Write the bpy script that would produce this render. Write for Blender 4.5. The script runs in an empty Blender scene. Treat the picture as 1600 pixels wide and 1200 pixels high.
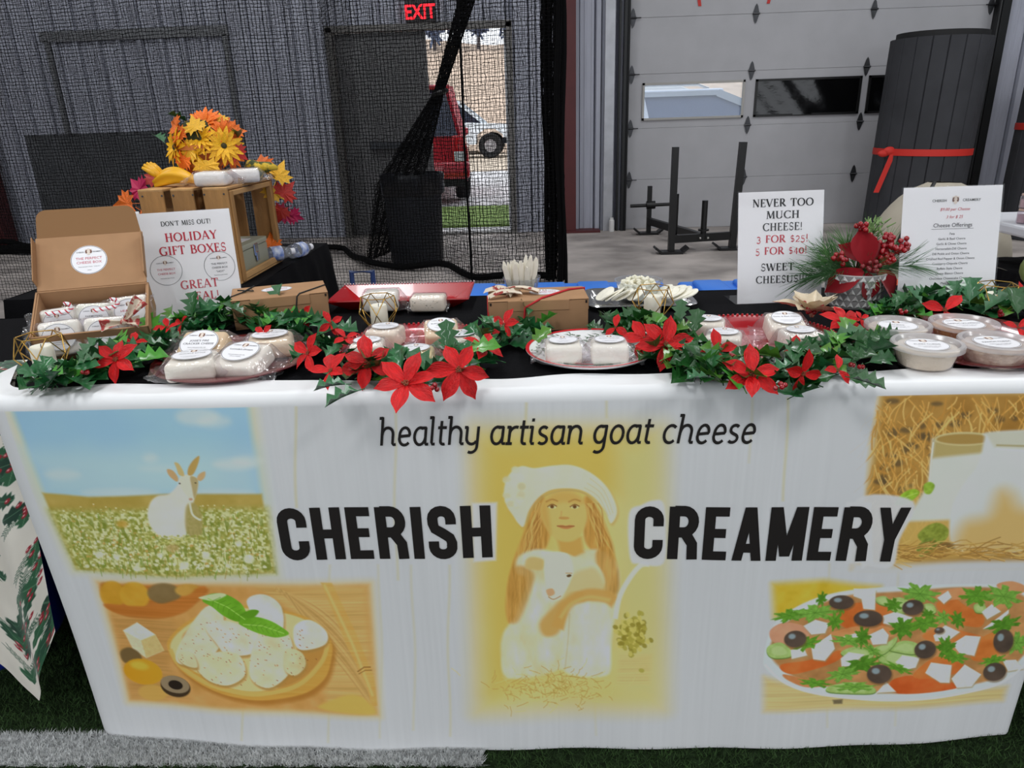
import bpy, bmesh, math, random
import numpy as np
from mathutils import Vector, Matrix, Euler, noise as mnoise

# ------------------------------------------------------------------ camera
scene = bpy.context.scene
COL = scene.collection
FPX = 1120.0                       # focal length in pixels of the 1600x1200 frame
YAW, PITCH, ROLL, CAM_H = 0.0396261, 0.3536667, 0.0327879, 1.2018197
_F0 = np.array([-math.sin(YAW), math.cos(YAW), 0.0]); _R0 = np.array([math.cos(YAW), math.sin(YAW), 0.0]); _Z = np.array([0, 0, 1.0])
FWD = math.cos(PITCH) * _F0 - math.sin(PITCH) * _Z
_U0 = math.cos(PITCH) * _Z + math.sin(PITCH) * _F0
RGT = math.cos(ROLL) * _R0 - math.sin(ROLL) * _U0
UPV = math.cos(ROLL) * _U0 + math.sin(ROLL) * _R0
cam_data = bpy.data.cameras.new('camera')
cam_data.sensor_width = 36.0
cam_data.lens = 36.0 * FPX / 1600.0
cam_data.clip_start = 0.02; cam_data.clip_end = 300
cam = bpy.data.objects.new('camera', cam_data); COL.objects.link(cam)
_m = Matrix.Identity(4)
for i in range(3):
    _m[i][0] = RGT[i]; _m[i][1] = UPV[i]; _m[i][2] = -FWD[i]
_m[2][3] = CAM_H
cam.matrix_world = _m
scene.camera = cam

# ------------------------------------------------------------------ world, lights, exposure
world = bpy.data.worlds.new('overcast_sky'); scene.world = world
world.use_nodes = True
_bg = world.node_tree.nodes['Background']
_bg.inputs[0].default_value = (0.90, 0.94, 1.0, 1); _bg.inputs[1].default_value = 1.6
LIGHT_W = 56.0
for lx in (-5.2, -1.2, 2.8, 6.4):
    for ly in (-2.4, 1.4, 5.4):
        ld = bpy.data.lights.new('ceiling_light', 'AREA'); ld.shape = 'RECTANGLE'
        ld.size = 0.45; ld.size_y = 1.5; ld.energy = LIGHT_W * (1.0 if ly < 5 else 0.62); ld.color = (0.97, 0.985, 1.0)
        lo = bpy.data.objects.new('ceiling_light', ld); COL.objects.link(lo); lo.location = (lx, ly, 4.62)
scene.view_settings.view_transform = 'Standard'
scene.view_settings.look = 'None'
scene.view_settings.exposure = 0.25
scene.view_settings.gamma = 1.0
scene.view_settings.use_curve_mapping = False

# ------------------------------------------------------------------ points of the place from the calibrated view
def ray(px, py):
    return FWD + RGT * ((px - 800) / FPX) - UPV * ((py - 600) / FPX)
def onz(px, py, z=0.78):
    g = ray(px, py); t = (z - CAM_H) / g[2]; return Vector((g[0] * t, g[1] * t, z))
def ony(px, py, Y):
    g = ray(px, py); t = Y / g[1]; return Vector((g[0] * t, Y, CAM_H + g[2] * t))

# ------------------------------------------------------------------ helpers
TAU = 2 * math.pi
R = math.radians
def lin(c):
    c = np.asarray(c, float) / 255.0
    return np.where(c <= 0.04045, c / 12.92, ((c + 0.055) / 1.055) ** 2.4)
_mats = {}
def mat(name, col, rough=0.5, metal=0.0, var=0.0, vscale=8.0, bump=0.0, bscale=60.0, spec=0.5, coat=0.0, sheen=0.0,
        emit=0.0, col2=None, stretch=(1, 1, 1), rnd=0.0, sss=0.0, hue=0.0, detail=3.0, vrange=(0.35, 0.65)):
    """principled material, colour varied by object-space noise; col in 0-255 sRGB"""
    if name in _mats: return _mats[name]
    m = bpy.data.materials.new(name); m.use_nodes = True
    nt = m.node_tree; N = nt.nodes; L = nt.links
    b = N['Principled BSDF']
    c = [float(x) for x in lin(col)] + [1.0]
    b.inputs['Base Color'].default_value = c
    b.inputs['Roughness'].default_value = rough; b.inputs['Metallic'].default_value = metal
    b.inputs['Specular IOR Level'].default_value = spec
    b.inputs['Coat Weight'].default_value = coat; b.inputs['Sheen Weight'].default_value = sheen
    if sss:
        b.inputs['Subsurface Weight'].default_value = sss; b.inputs['Subsurface Radius'].default_value = (1, .8, .6); b.inputs['Subsurface Scale'].default_value = 0.006
    if emit:
        b.inputs['Emission Color'].default_value = c; b.inputs['Emission Strength'].default_value = emit
    out = None
    if var or bump or col2 is not None:
        tc = N.new('ShaderNodeTexCoord'); mp = N.new('ShaderNodeMapping'); mp.inputs['Scale'].default_value = stretch
        L.new(tc.outputs['Object'], mp.inputs[0])
    if var or col2 is not None:
        nz = N.new('ShaderNodeTexNoise'); nz.inputs['Scale'].default_value = vscale; nz.inputs['Detail'].default_value = detail
        L.new(mp.outputs[0], nz.inputs['Vector'])
        rp = N.new('ShaderNodeValToRGB'); L.new(nz.outputs['Fac'], rp.inputs[0])
        rp.color_ramp.elements[0].position = vrange[0]; rp.color_ramp.elements[1].position = vrange[1]
        if col2 is not None:
            c2 = [float(x) for x in lin(col2)] + [1.0]
            rp.color_ramp.elements[0].color = c; rp.color_ramp.elements[1].color = c2
        else:
            rp.color_ramp.elements[0].color = [max(0, x * (1 - var)) for x in c[:3]] + [1]
            rp.color_ramp.elements[1].color = [min(1, x * (1 + var)) for x in c[:3]] + [1]
        out = rp.outputs[0]
    if rnd or hue:
        oi = N.new('ShaderNodeObjectInfo'); hs = N.new('ShaderNodeHueSaturation')
        mr = N.new('ShaderNodeMapRange'); mr.inputs[3].default_value = 1 - rnd; mr.inputs[4].default_value = 1 + rnd
        L.new(oi.outputs['Random'], mr.inputs[0]); L.new(mr.outputs[0], hs.inputs['Value'])
        if hue:
            mh = N.new('ShaderNodeMapRange'); mh.inputs[3].default_value = 0.5 - hue; mh.inputs[4].default_value = 0.5 + hue
            L.new(oi.outputs['Random'], mh.inputs[0]); L.new(mh.outputs[0], hs.inputs['Hue'])
        if out is not None: L.new(out, hs.inputs['Color'])
        else: hs.inputs['Color'].default_value = c
        out = hs.outputs[0]
    if out is not None: L.new(out, b.inputs['Base Color'])
    if bump:
        nb = N.new('ShaderNodeTexNoise'); nb.inputs['Scale'].default_value = bscale; nb.inputs['Detail'].default_value = 4
        L.new(mp.outputs[0], nb.inputs['Vector'])
        bp = N.new('ShaderNodeBump'); bp.inputs['Strength'].default_value = bump; bp.inputs['Distance'].default_value = 0.01
        L.new(nb.outputs['Fac'], bp.inputs['Height']); L.new(bp.outputs[0], b.inputs['Normal'])
    _mats[name] = m
    return m
def film(name, tint=(255, 255, 255), rough=0.08, milk=0.0, fres=1.35, bump=0.0, bscale=90):
    """thin clear plastic or glass: transparent with a fresnel gloss and a little milkiness"""
    if name in _mats: return _mats[name]
    m = bpy.data.materials.new(name); m.use_nodes = True
    nt = m.node_tree; N = nt.nodes; L = nt.links
    N.remove(N['Principled BSDF']); o = N['Material Output']
    t = N.new('ShaderNodeBsdfTransparent'); t.inputs[0].default_value = [float(x) for x in lin(tint)] + [1]
    g = N.new('ShaderNodeBsdfGlossy'); g.inputs['Roughness'].default_value = rough
    lw = N.new('ShaderNodeLayerWeight'); lw.inputs[0].default_value = 0.5
    pw = N.new('ShaderNodeMath'); pw.operation = 'POWER'; pw.inputs[1].default_value = 3.0; L.new(lw.outputs['Facing'], pw.inputs[0])
    f = N.new('ShaderNodeMath'); f.operation = 'MULTIPLY_ADD'; f.inputs[1].default_value = 0.55; f.inputs[2].default_value = (fres - 1) ** 2 * 0.35; L.new(pw.outputs[0], f.inputs[0])
    d = N.new('ShaderNodeBsdfDiffuse'); d.inputs[0].default_value = (.86, .86, .87, 1)
    tr = N.new('ShaderNodeBsdfTranslucent'); tr.inputs[0].default_value = (.9, .9, .9, 1); md = N.new('ShaderNodeMixShader'); md.inputs[0].default_value = .45; L.new(d.outputs[0], md.inputs[1]); L.new(tr.outputs[0], md.inputs[2])
    mx = N.new('ShaderNodeMixShader'); mx.inputs[0].default_value = milk
    L.new(t.outputs[0], mx.inputs[1]); L.new(md.outputs[0], mx.inputs[2])
    m2 = N.new('ShaderNodeMixShader'); L.new(f.outputs[0], m2.inputs[0]); L.new(mx.outputs[0], m2.inputs[1]); L.new(g.outputs[0], m2.inputs[2])
    if bump:
        tc = N.new('ShaderNodeTexCoord'); nb = N.new('ShaderNodeTexNoise'); nb.inputs['Scale'].default_value = bscale
        L.new(tc.outputs['Object'], nb.inputs['Vector'])
        bp = N.new('ShaderNodeBump'); bp.inputs['Strength'].default_value = bump; bp.inputs['Distance'].default_value = 0.004
        L.new(nb.outputs['Fac'], bp.inputs['Height']); L.new(bp.outputs[0], g.inputs['Normal']); L.new(bp.outputs[0], lw.inputs['Normal'])
    L.new(m2.outputs[0], o.inputs[0])
    _mats[name] = m
    return m

class MB:
    """collects shapes and links them as ONE mesh object"""
    def __init__(s): s.v = []; s.f = []; s.mi = []; s.M = Matrix.Identity(4); s.cur = 0
    def add(s, vs, fs, M=None):
        T = s.M if M is None else s.M @ M
        n = len(s.v)
        s.v += [tuple(T @ Vector(p)) for p in vs]
        s.f += [tuple(i + n for i in f) for f in fs]; s.mi += [s.cur] * len(fs)
        return s
    def box(s, c, d, M=None, taper=1.0):
        x, y, z = d[0] / 2, d[1] / 2, d[2] / 2
        vs = [(c[0] + a * x * (taper if k > 0 else 1), c[1] + b * y * (taper if k > 0 else 1), c[2] + k * z) for k in (-1, 1) for a, b in ((-1, -1), (1, -1), (1, 1), (-1, 1))]
        return s.add(vs, [(3, 2, 1, 0), (4, 5, 6, 7), (0, 1, 5, 4), (1, 2, 6, 5), (2, 3, 7, 6), (3, 0, 4, 7)], M)
    def rbox(s, c, d, r=0.003, seg=2, M=None, jit=0.0):
        bm = bmesh.new(); bmesh.ops.create_cube(bm, size=1.0)
        for v in bm.verts: v.co = Vector((v.co.x * d[0], v.co.y * d[1], v.co.z * d[2]))
        bmesh.ops.bevel(bm, geom=bm.edges[:], offset=r, segments=seg, profile=0.5, affect='EDGES')
        bm.verts.ensure_lookup_table(); bm.verts.index_update()
        vs = [v.co + Vector(c) for v in bm.verts]
        if jit: vs = [p + jit * mnoise.noise_vector(p * 40) for p in vs]
        fs = [[v.index for v in f.verts] for f in bm.faces]; bm.free()
        return s.add(vs, fs, M)
    def bar(s, a, b, w, h=None, up=(0, 0, 1)):
        a = Vector(a); b = Vector(b); h = h or w; d = (b - a); l = d.length; d.normalize()
        u = Vector(up); x = d.cross(u)
        if x.length < 1e-4: x = d.cross(Vector((0, 1, 0)))
        x.normalize(); u = x.cross(d)
        vs = [p + x * (i * w / 2) + u * (j * h / 2) for p in (a, b) for i, j in ((-1, -1), (1, -1), (1, 1), (-1, 1))]
        return s.add(vs, [(3, 2, 1, 0), (4, 5, 6, 7), (0, 1, 5, 4), (1, 2, 6, 5), (2, 3, 7, 6), (3, 0, 4, 7)])
    def tube(s, path, r, n=8, cap=True, closed=False, M=None):
        P = [Vector(p) for p in path]; K = len(P)
        rr = r if isinstance(r, (list, tuple)) else [r] * K
        vs = []; fs = []; prev = None
        for i in range(K):
            if closed: t = P[(i + 1) % K] - P[i - 1]
            else: t = P[min(i + 1, K - 1)] - P[max(i - 1, 0)]
            if t.length < 1e-9: t = Vector((0, 0, 1))
            t.normalize()
            if prev is None:
                x = t.cross(Vector((0, 0, 1)))
                if x.length < 1e-3: x = t.cross(Vector((0, 1, 0)))
            else: x = prev - t * prev.dot(t)
            if x.length < 1e-6: x = t.orthogonal()
            x.normalize(); prev = x; y = t.cross(x)
            vs += [P[i] + (x * math.cos(TAU * k / n) + y * math.sin(TAU * k / n)) * rr[i] for k in range(n)]
        for i in range(K if closed else K - 1):
            j = (i + 1) % K
            fs += [(i * n + k, i * n + (k + 1) % n, j * n + (k + 1) % n, j * n + k) for k in range(n)]
        if cap and not closed: fs += [tuple(range(n))[::-1], tuple((K - 1) * n + k for k in range(n))]
        return s.add(vs, fs, M)
    def lathe(s, prof, n=32, c=(0, 0, 0), M=None, capb=False, capt=False, wob=None):
        vs = []; fs = []; K = len(prof)
        for r, z in prof:
            for k in range(n):
                a = TAU * k / n; q = r if wob is None else r * wob(a, z)
                vs.append((c[0] + q * math.cos(a), c[1] + q * math.sin(a), c[2] + z))
        for i in range(K - 1):
            fs += [(i * n + k, i * n + (k + 1) % n, (i + 1) * n + (k + 1) % n, (i + 1) * n + k) for k in range(n)]
        if capb: fs.append(tuple(range(n))[::-1])
        if capt: fs.append(tuple((K - 1) * n + k for k in range(n)))
        return s.add(vs, fs, M)
    def prism(s, poly, z0, z1, M=None):
        n = len(poly)
        vs = [(p[0], p[1], z0) for p in poly] + [(p[0], p[1], z1) for p in poly]
        fs = [tuple(range(n))[::-1], tuple(range(n, 2 * n))] + [(i, (i + 1) % n, n + (i + 1) % n, n + i) for i in range(n)]
        return s.add(vs, fs, M)
    def grid(s, fn, nu, nv, M=None, wrapv=False):
        vs = [fn(i / nu, j / nv) for i in range(nu + 1) for j in range(nv if wrapv else nv + 1)]
        w = nv if wrapv else nv + 1
        fs = [(i * w + j, (i + 1) * w + j, (i + 1) * w + (j + 1) % w, i * w + (j + 1) % w) for i in range(nu) for j in range(nv)]
        return s.add(vs, fs, M)
    def ball(s, c, r, nu=10, nv=8, sc=(1, 1, 1), M=None):
        prof = [(max(1e-5, r * math.sin(math.pi * i / nv)), -r * math.cos(math.pi * i / nv)) for i in range(nv + 1)]
        T = Matrix.Translation(c) @ Matrix.Diagonal((*sc, 1))
        return s.lathe(prof, nu, M=T if M is None else M @ T)
    def mesh(s, name, mats=None, smooth=None):
        me = bpy.data.meshes.new(name)
        me.from_pydata(s.v, [], s.f)
        if mats is not None:
            for m in (mats if isinstance(mats, (list, tuple)) else [mats]): me.materials.append(m)
        if any(s.mi): me.polygons.foreach_set('material_index', s.mi)
        if smooth is not None:
            me.polygons.foreach_set('use_smooth', [True] * len(me.polygons))
            if smooth < 180: me.set_sharp_from_angle(angle=R(smooth))
        me.validate(); me.update()
        return me
    def build(s, name, mats, parent=None, smooth=None, **props):
        o = bpy.data.objects.new(name, s.mesh(name, mats, smooth)); COL.objects.link(o)
        if parent is not None: o.parent = parent
        for k, v in props.items(): o[k] = v
        return o
def thing(name, label, cat, loc=(0, 0, 0), rz=0.0, group=None, rot=None):
    o = bpy.data.objects.new(name, None); COL.objects.link(o)
    o.empty_display_size = 0.05
    o.location = loc; o.rotation_euler = rot if rot is not None else (0, 0, rz)
    o['label'] = label; o['category'] = cat
    if group: o['group'] = group
    return o
def tag(o, label, cat, group=None, kind=None):
    if label: o['label'] = label
    if cat: o['category'] = cat
    if group: o['group'] = group
    if kind: o['kind'] = kind
    return o
def struct(o, label=None):
    o['kind'] = 'structure'
    if label: o['label'] = label
    return o
def kids(o): return [c for c in bpy.data.objects if c.parent == o]
def dup(o, parent=None):
    c = o.copy(); COL.objects.link(c); c.parent = parent
    for ch in kids(o): dup(ch, c)
    return c
def child(name, me, parent, M=None, **props):
    o = bpy.data.objects.new(name, me); COL.objects.link(o); o.parent = parent
    if M is not None: o.matrix_local = M
    for k, v in props.items(): o[k] = v
    return o
def T(x=0, y=0, z=0): return Matrix.Translation((x, y, z))
def RX(a): return Matrix.Rotation(a, 4, 'X')
def RY(a): return Matrix.Rotation(a, 4, 'Y')
def RZ(a): return Matrix.Rotation(a, 4, 'Z')
def SC(x, y=None, z=None): return Matrix.Diagonal((x, x if y is None else y, x if z is None else z, 1))

# ------------------------------------------------------------------ lettering
_txt = {}
def text_geo(body, size=1.0, bold=0.0, shear=0.0, sx=1.0):
    """sans lettering as flat faces in XY, centred on x, baseline at y=0"""
    key = (body, bold, shear, sx)
    if key not in _txt:
        cu = bpy.data.curves.new('lettering', 'FONT'); cu.body = body; cu.size = 1.0; cu.align_x = 'CENTER'
        cu.resolution_u = 2; cu.offset = bold; cu.shear = shear
        o = bpy.data.objects.new('lettering', cu); COL.objects.link(o)
        dg = bpy.context.evaluated_depsgraph_get(); dg.update()
        me = bpy.data.meshes.new_from_object(o.evaluated_get(dg))
        vs = [(v.co.x * sx, v.co.y, 0.0) for v in me.vertices]; fs = [tuple(p.vertices) for p in me.polygons]
        bpy.data.objects.remove(o); bpy.data.curves.remove(cu); bpy.data.meshes.remove(me)
        _txt[key] = (vs, fs)
    vs, fs = _txt[key]
    return [(x * size, y * size, 0.0) for x, y, _ in vs], fs
def put_text(mb, body, size, M, bold=0.0, shear=0.0, sx=1.0):
    vs, fs = text_geo(body, size, bold, shear, sx)
    mb.add(vs, fs, M)
def arc(cx, cy, rx, ry, a0, a1, n=14):
    return [(cx + rx * math.cos(R(a0 + (a1 - a0) * i / n)), cy + ry * math.sin(R(a0 + (a1 - a0) * i / n))) for i in range(n + 1)]
def ribbon(pts, w, w2=None, contrast=None):
    """flat stroke along pts; contrast=(thick, thin) makes the stroke width follow its direction like a broad nib"""
    n = len(pts); L = []; Rr = []
    for i, p in enumerate(pts):
        a = pts[max(i - 1, 0)]; b = pts[min(i + 1, n - 1)]
        dx, dy = b[0] - a[0], b[1] - a[1]; l = math.hypot(dx, dy) or 1
        nx, ny = -dy / l, dx / l
        if contrast: ww = contrast[1] + (contrast[0] - contrast[1]) * (abs(dy) / l) ** 1.5
        else: ww = w if w2 is None else w + (w2 - w) * i / max(1, n - 1)
        L.append((p[0] + nx * ww / 2, p[1] + ny * ww / 2, 0)); Rr.append((p[0] - nx * ww / 2, p[1] - ny * ww / 2, 0))
    vs = L + Rr
    return vs, [(i, i + 1, n + i + 1, n + i) for i in range(n - 1)]
# serif capitals: a list of strokes (points, thick or thin), advance width
_TK, _TN = 0.185, 0.08
def _ser(x, y, w=0.26): return ([(x - w / 2, y), (x + w / 2, y)], 0.05)
def _cap(ch):
    K, N_ = _TK, _TN; t, b = 0.975, 0.025
    rnd = lambda *a: (arc(*a), 'c')
    D = {
     'A': ([([(.07, 0), (.40, 1)], N_), ([(.40, 1), (.75, 0)], K), ([(.19, .33), (.62, .33)], N_), _ser(.07, b, .24), _ser(.75, b, .3)], .84),
     'B': ([([(.17, 0), (.17, 1)], K), ([(.1, t), (.35, t)], N_), ([(.17, .52), (.36, .52)], N_), ([(.1, b), (.38, b)], N_), rnd(.35, .745, .2, .23, 90, -90), rnd(.38, .275, .25, .25, 90, -90), _ser(.12, t, .2), _ser(.12, b, .2)], .72),
     'C': ([rnd(.48, .5, .38, .475, 48, 318), ([(.76, .78), (.76, .98)], N_), ([(.76, .05), (.76, .25)], N_)], .84),
     'D': ([([(.17, 0), (.17, 1)], K), ([(.08, t), (.4, t)], N_), ([(.08, b), (.4, b)], N_), rnd(.38, .5, .42, .475, 90, -90)], .88),
     'E': ([([(.17, 0), (.17, 1)], K), ([(.06, t), (.56, t)], N_), ([(.17, .52), (.45, .52)], N_), ([(.06, b), (.6, b)], N_), ([(.56, .8), (.56, 1)], N_), ([(.6, 0), (.6, .22)], N_), ([(.45, .42), (.45, .62)], N_)], .66),
     'F': ([([(.17, 0), (.17, 1)], K), ([(.06, t), (.54, t)], N_), ([(.17, .52), (.43, .52)], N_), ([(.54, .8), (.54, 1)], N_), ([(.43, .42), (.43, .62)], N_), _ser(.17, b, .3)], .6),
     'G': ([rnd(.48, .5, .38, .475, 48, 300), ([(.76, .78), (.76, .98)], N_), ([(.74, .06), (.74, .42)], K), _ser(.72, .42, .3)], .9),
     'H': ([([(.18, 0), (.18, 1)], K), ([(.68, 0), (.68, 1)], K), ([(.18, .52), (.68, .52)], N_)] + [_ser(x, y, .32) for x in (.18, .68) for y in (t, b)], .86),
     'I': ([([(.18, 0), (.18, 1)], K), _ser(.18, t, .32), _ser(.18, b, .32)], .36),
     'L': ([([(.17, 0), (.17, 1)], K), _ser(.17, t, .3), ([(.06, b), (.56, b)], N_), ([(.56, 0), (.56, .24)], N_)], .62),
     'M': ([([(.12, 0), (.16, 1)], N_), ([(.18, 1), (.46, .08)], K), ([(.46, .06), (.76, 1)], N_), ([(.78, 1), (.82, 0)], K), _ser(.12, b, .22), _ser(.82, b, .28), _ser(.12, t, .18), _ser(.82, t, .18)], .96),
     'N': ([([(.14, 0), (.14, 1)], N_), ([(.14, 1), (.68, .02)], K), ([(.7, 0), (.7, 1)], N_), _ser(.14, b, .24), _ser(.7, t, .24), _ser(.08, t, .18)], .84),
     'O': ([rnd(.47, .5, .39, .475, 0, 360)], .94),
     'P': ([([(.17, 0), (.17, 1)], K), ([(.06, t), (.35, t)], N_), ([(.17, .45), (.35, .45)], N_), rnd(.34, .71, .23, .265, 90, -90), _ser(.17, b, .3)], .64),
     'R': ([([(.17, 0), (.17, 1)], K), ([(.06, t), (.35, t)], N_), ([(.17, .48), (.35, .48)], N_), rnd(.34, .73, .22, .25, 90, -90), ([(.34, .48), (.72, .02)], K), _ser(.17, b, .3), _ser(.74, b, .16)], .78),
     'S': ([(arc(.32, .73, .2, .245, 40, 250, 10) + arc(.32, .265, .22, .24, 80, -140, 10)[0:], 'r'), ([(.5, .76), (.5, .98)], N_), ([(.11, .04), (.11, .27)], N_)], .62),
     'T': ([([(.38, 0), (.38, 1)], K), ([(.04, t), (.72, t)], N_), ([(.05, .78), (.05, 1)], N_), ([(.71, .78), (.71, 1)], N_), _ser(.38, b, .32)], .76),
     'U': ([([(.16, 1), (.16, .3)], K), rnd(.42, .3, .26, .275, 180, 360), ([(.68, .3), (.68, 1)], N_), _ser(.16, t, .3), _ser(.68, t, .24)], .84),
     'V': ([([(.07, 1), (.4, 0)], K), ([(.4, 0), (.72, 1)], N_), _ser(.08, t, .3), _ser(.72, t, .22)], .78),
     'W': ([([(.06, 1), (.33, 0)], K), ([(.33, 0), (.56, .9)], N_), ([(.53, 1), (.8, 0)], K), ([(.8, 0), (1.04, 1)], N_), _ser(.07, t, .28), _ser(.52, t, .2), _ser(1.04, t, .2)], 1.1),
     'X': ([([(.09, 1), (.68, 0)], K), ([(.68, 1), (.1, 0)], N_), _ser(.1, t, .28), _ser(.67, t, .22), _ser(.1, b, .22), _ser(.68, b, .28)], .78),
     'Y': ([([(.07, 1), (.4, .46)], K), ([(.7, 1), (.4, .46)], N_), ([(.4, .5), (.4, 0)], K), _ser(.08, t, .28), _ser(.7, t, .22), _ser(.4, b, .32)], .76),
     '!': ([([(.16, 1), (.16, .32)], .11), ([(.16, .13), (.16, 0)], .13)], .32),
     "'": ([([(.12, 1), (.1, .72)], .08)], .22),
     '.': ([([(.12, .13), (.12, 0)], .13)], .26),
     '0': ([rnd(.32, .4, .25, .38, 0, 360)], .64),
     '2': ([(arc(.28, .56, .2, .24, 160, -30, 10) + [(.08, .04)], 'r'), ([(.08, .04), (.5, .04)], .09)], .58),
     '3': ([(arc(.25, .6, .19, .2, 140, -80, 10), 'r'), (arc(.25, .18, .22, .22, 85, -150, 10), 'r')], .56),
     '4': ([([(.38, -.06), (.38, .82)], .12), ([(.38, .82), (.05, .22)], .06), ([(.03, .22), (.56, .22)], .06)], .6),
     '5': ([([(.14, .8), (.48, .8)], .07), ([(.14, .8), (.12, .44)], .06), (arc(.26, .2, .22, .26, 120, -150, 12), 'r')], .56),
     '$': ([(arc(.3, .64, .18, .2, 40, 250, 10) + arc(.3, .27, .2, .2, 80, -140, 10), 'r'), ([(.3, -.06), (.3, .98)], .04)], .58),
     ' ': ([], .42),
    }
    return D.get(ch, ([], .4))
def serif_geo(s, h, track=0.06):
    vs = []; fs = []; x = 0.0
    for ch in s:
        strokes, adv = _cap(ch)
        for pts, w in strokes:
            if w == 'c': a, f = ribbon(pts, 0, contrast=(_TK, _TN))
            elif w == 'r': a, f = ribbon(pts, 0, contrast=(_TN * .9, _TK * .85))
            else: a, f = ribbon(pts, w)
            n = len(vs); vs += [((p[0] + x), p[1], 0) for p in a]; fs += [tuple(i + n for i in q) for q in f]
        x += adv + track
    x -= track
    return [((p[0] - x / 2) * h, p[1] * h, 0) for p in vs], fs, x * h
def put_serif(mb, s, h, M, width=None):
    vs, fs, w = serif_geo(s, h)
    k = 1.0 if width is None else width / w
    mb.add([(p[0] * k, p[1], p[2]) for p in vs], fs, M)
# ================================================================== the hall
WY = 8.216                                                        # back wall plane
m_conc = mat('concrete_floor', (172, 164, 159), rough=0.7, var=0.34, vscale=1.9, bump=0.12, bscale=14, detail=12, stretch=(1, 1.2, 1))
m_turf = mat('turf_base', (34, 48, 28), rough=0.95, var=0.35, vscale=60, bump=0.8, bscale=220, spec=0.1)
m_metal = mat('wall_metal', (172, 175, 188), rough=0.5, var=0.05, vscale=3, stretch=(6, 6, .6), spec=0.4)
m_dark_metal = mat('dark_panel', (86, 88, 92), rough=0.65, var=0.12, vscale=5)
m_maroon = mat('maroon_steel', (84, 30, 32), rough=0.5, var=0.08)
m_trim = mat('grey_trim', (120, 122, 126), rough=0.5)
m_black = mat('black_steel', (10, 10, 11), rough=0.42, spec=0.5)
m_rubber = mat('dark_rubber', (30, 30, 31), rough=0.8)
f = MB(); f.box((0, 5.3, -0.1), (30, 6.0, 0.2)); struct(f.build('floor', m_conc))
f = MB(); f.box((0, -3.3, -0.1), (30, 11.2, 0.2)); struct(f.build('floor_turf', m_turf))
f = MB(); f.box((0, -0.2, 5.0), (30, 17.2, 0.2)); struct(f.build('ceiling', mat('ceiling_white', (205, 205, 205), rough=0.8)))

def ribbed(mb, x0, x1, z0, z1, y, pitch=0.229, depth=0.036):
    """corrugated wall sheet: flat pans with a raised rib every pitch and two low ribs between"""
    xs = []; k0 = math.floor(x0 / pitch) - 1
    k = k0
    while k * pitch < x1 + pitch:
        b = k * pitch
        xs += [(b - .046, 0), (b - .0455, -.05), (b - .0325, -.05), (b - .032, 0), (b - .022, depth), (b + .022, depth), (b + .030, 0), (b + .0305, -.03), (b + .038, -.03), (b + .0385, 0), (b + .075, 0), (b + .085, .006), (b + .1, .006), (b + .11, 0), (b + .15, 0), (b + .16, .006), (b + .175, .006), (b + .185, 0)]  # grooves beside each rib are added to shade into dark lines
        k += 1
    pts = [(x0, 0)] + [p for p in xs if x0 < p[0] < x1] + [(x1, 0)]
    vs = [(p[0], y - p[1], z) for z in (z0, z1) for p in pts]; n = len(pts)
    mb.add(vs, [(i, i + 1, n + i + 1, n + i) for i in range(n - 1)])
    mb.box(((x0 + x1) / 2, y + .12, (z0 + z1) / 2), (x1 - x0, .12, z1 - z0))
w = MB()
ribbed(w, -14, -5.62, 0, 4.9, WY); ribbed(w, -5.62, -3.16, 1.2, 4.9, WY); ribbed(w, -3.16, -2.12, 0, 4.9, WY)
ribbed(w, -2.12, -0.22, 2.14, 4.9, WY); ribbed(w, -0.22, 0.955, 0, 4.9, WY); ribbed(w, 0.955, 4.70, 3.85, 4.9, WY); ribbed(w, 4.70, 14, 0, 4.9, WY)
struct(w.build('wall_back', m_metal))
w = MB()
for x0_, x1_ in ((-14, -9.5), (-.6, .6), (9.5, 14)): w.box(((x0_ + x1_) / 2, -8.75, 2.45), (x1_ - x0_, .12, 4.9))
w.box((0, -8.75, 4.4), (28, .12, 1.0)); struct(w.build('wall_front_unseen', m_metal))  # unseen wall, added with wide openings to trim the daylight fill
w = MB(); w.box((-14.06, 0, 2.45), (.12, 17, 4.9)); struct(w.build('wall_left', m_metal))
w = MB(); w.box((14.06, 0, 2.45), (.12, 17, 4.9)); struct(w.build('wall_right', m_metal))
# sheeted-over opening at the left
d = MB(); d.box((-4.39, WY + .03, .6), (2.46, .06, 1.2)); struct(d.build('trim_1', m_dark_metal), 'dark lower panel of the wall behind the netting')
d = MB(); d.box((-4.16, WY - .03, 2.16), (2.0, .05, .1)); d.box((-5.10, WY - .03, 1.66), (.05, .05, .92)); d.box((-3.2, WY - .03, 1.66), (.05, .05, .92)); struct(d.build('trim_2', m_trim))
# steel columns
c = MB(); c.box((-5.98, 7.95, 2.4), (.2, .2, 4.8)); struct(c.build('trim_3', m_maroon), 'maroon steel column at the left behind the netting')
c = MB(); c.box((.36, WY - .09, 2.45), (.17, .16, 4.9)); c.box((.50, WY - .1, .012), (.42, .2, .024)); struct(c.build('trim_4', m_maroon), 'maroon steel column beside the netting edge')

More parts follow.
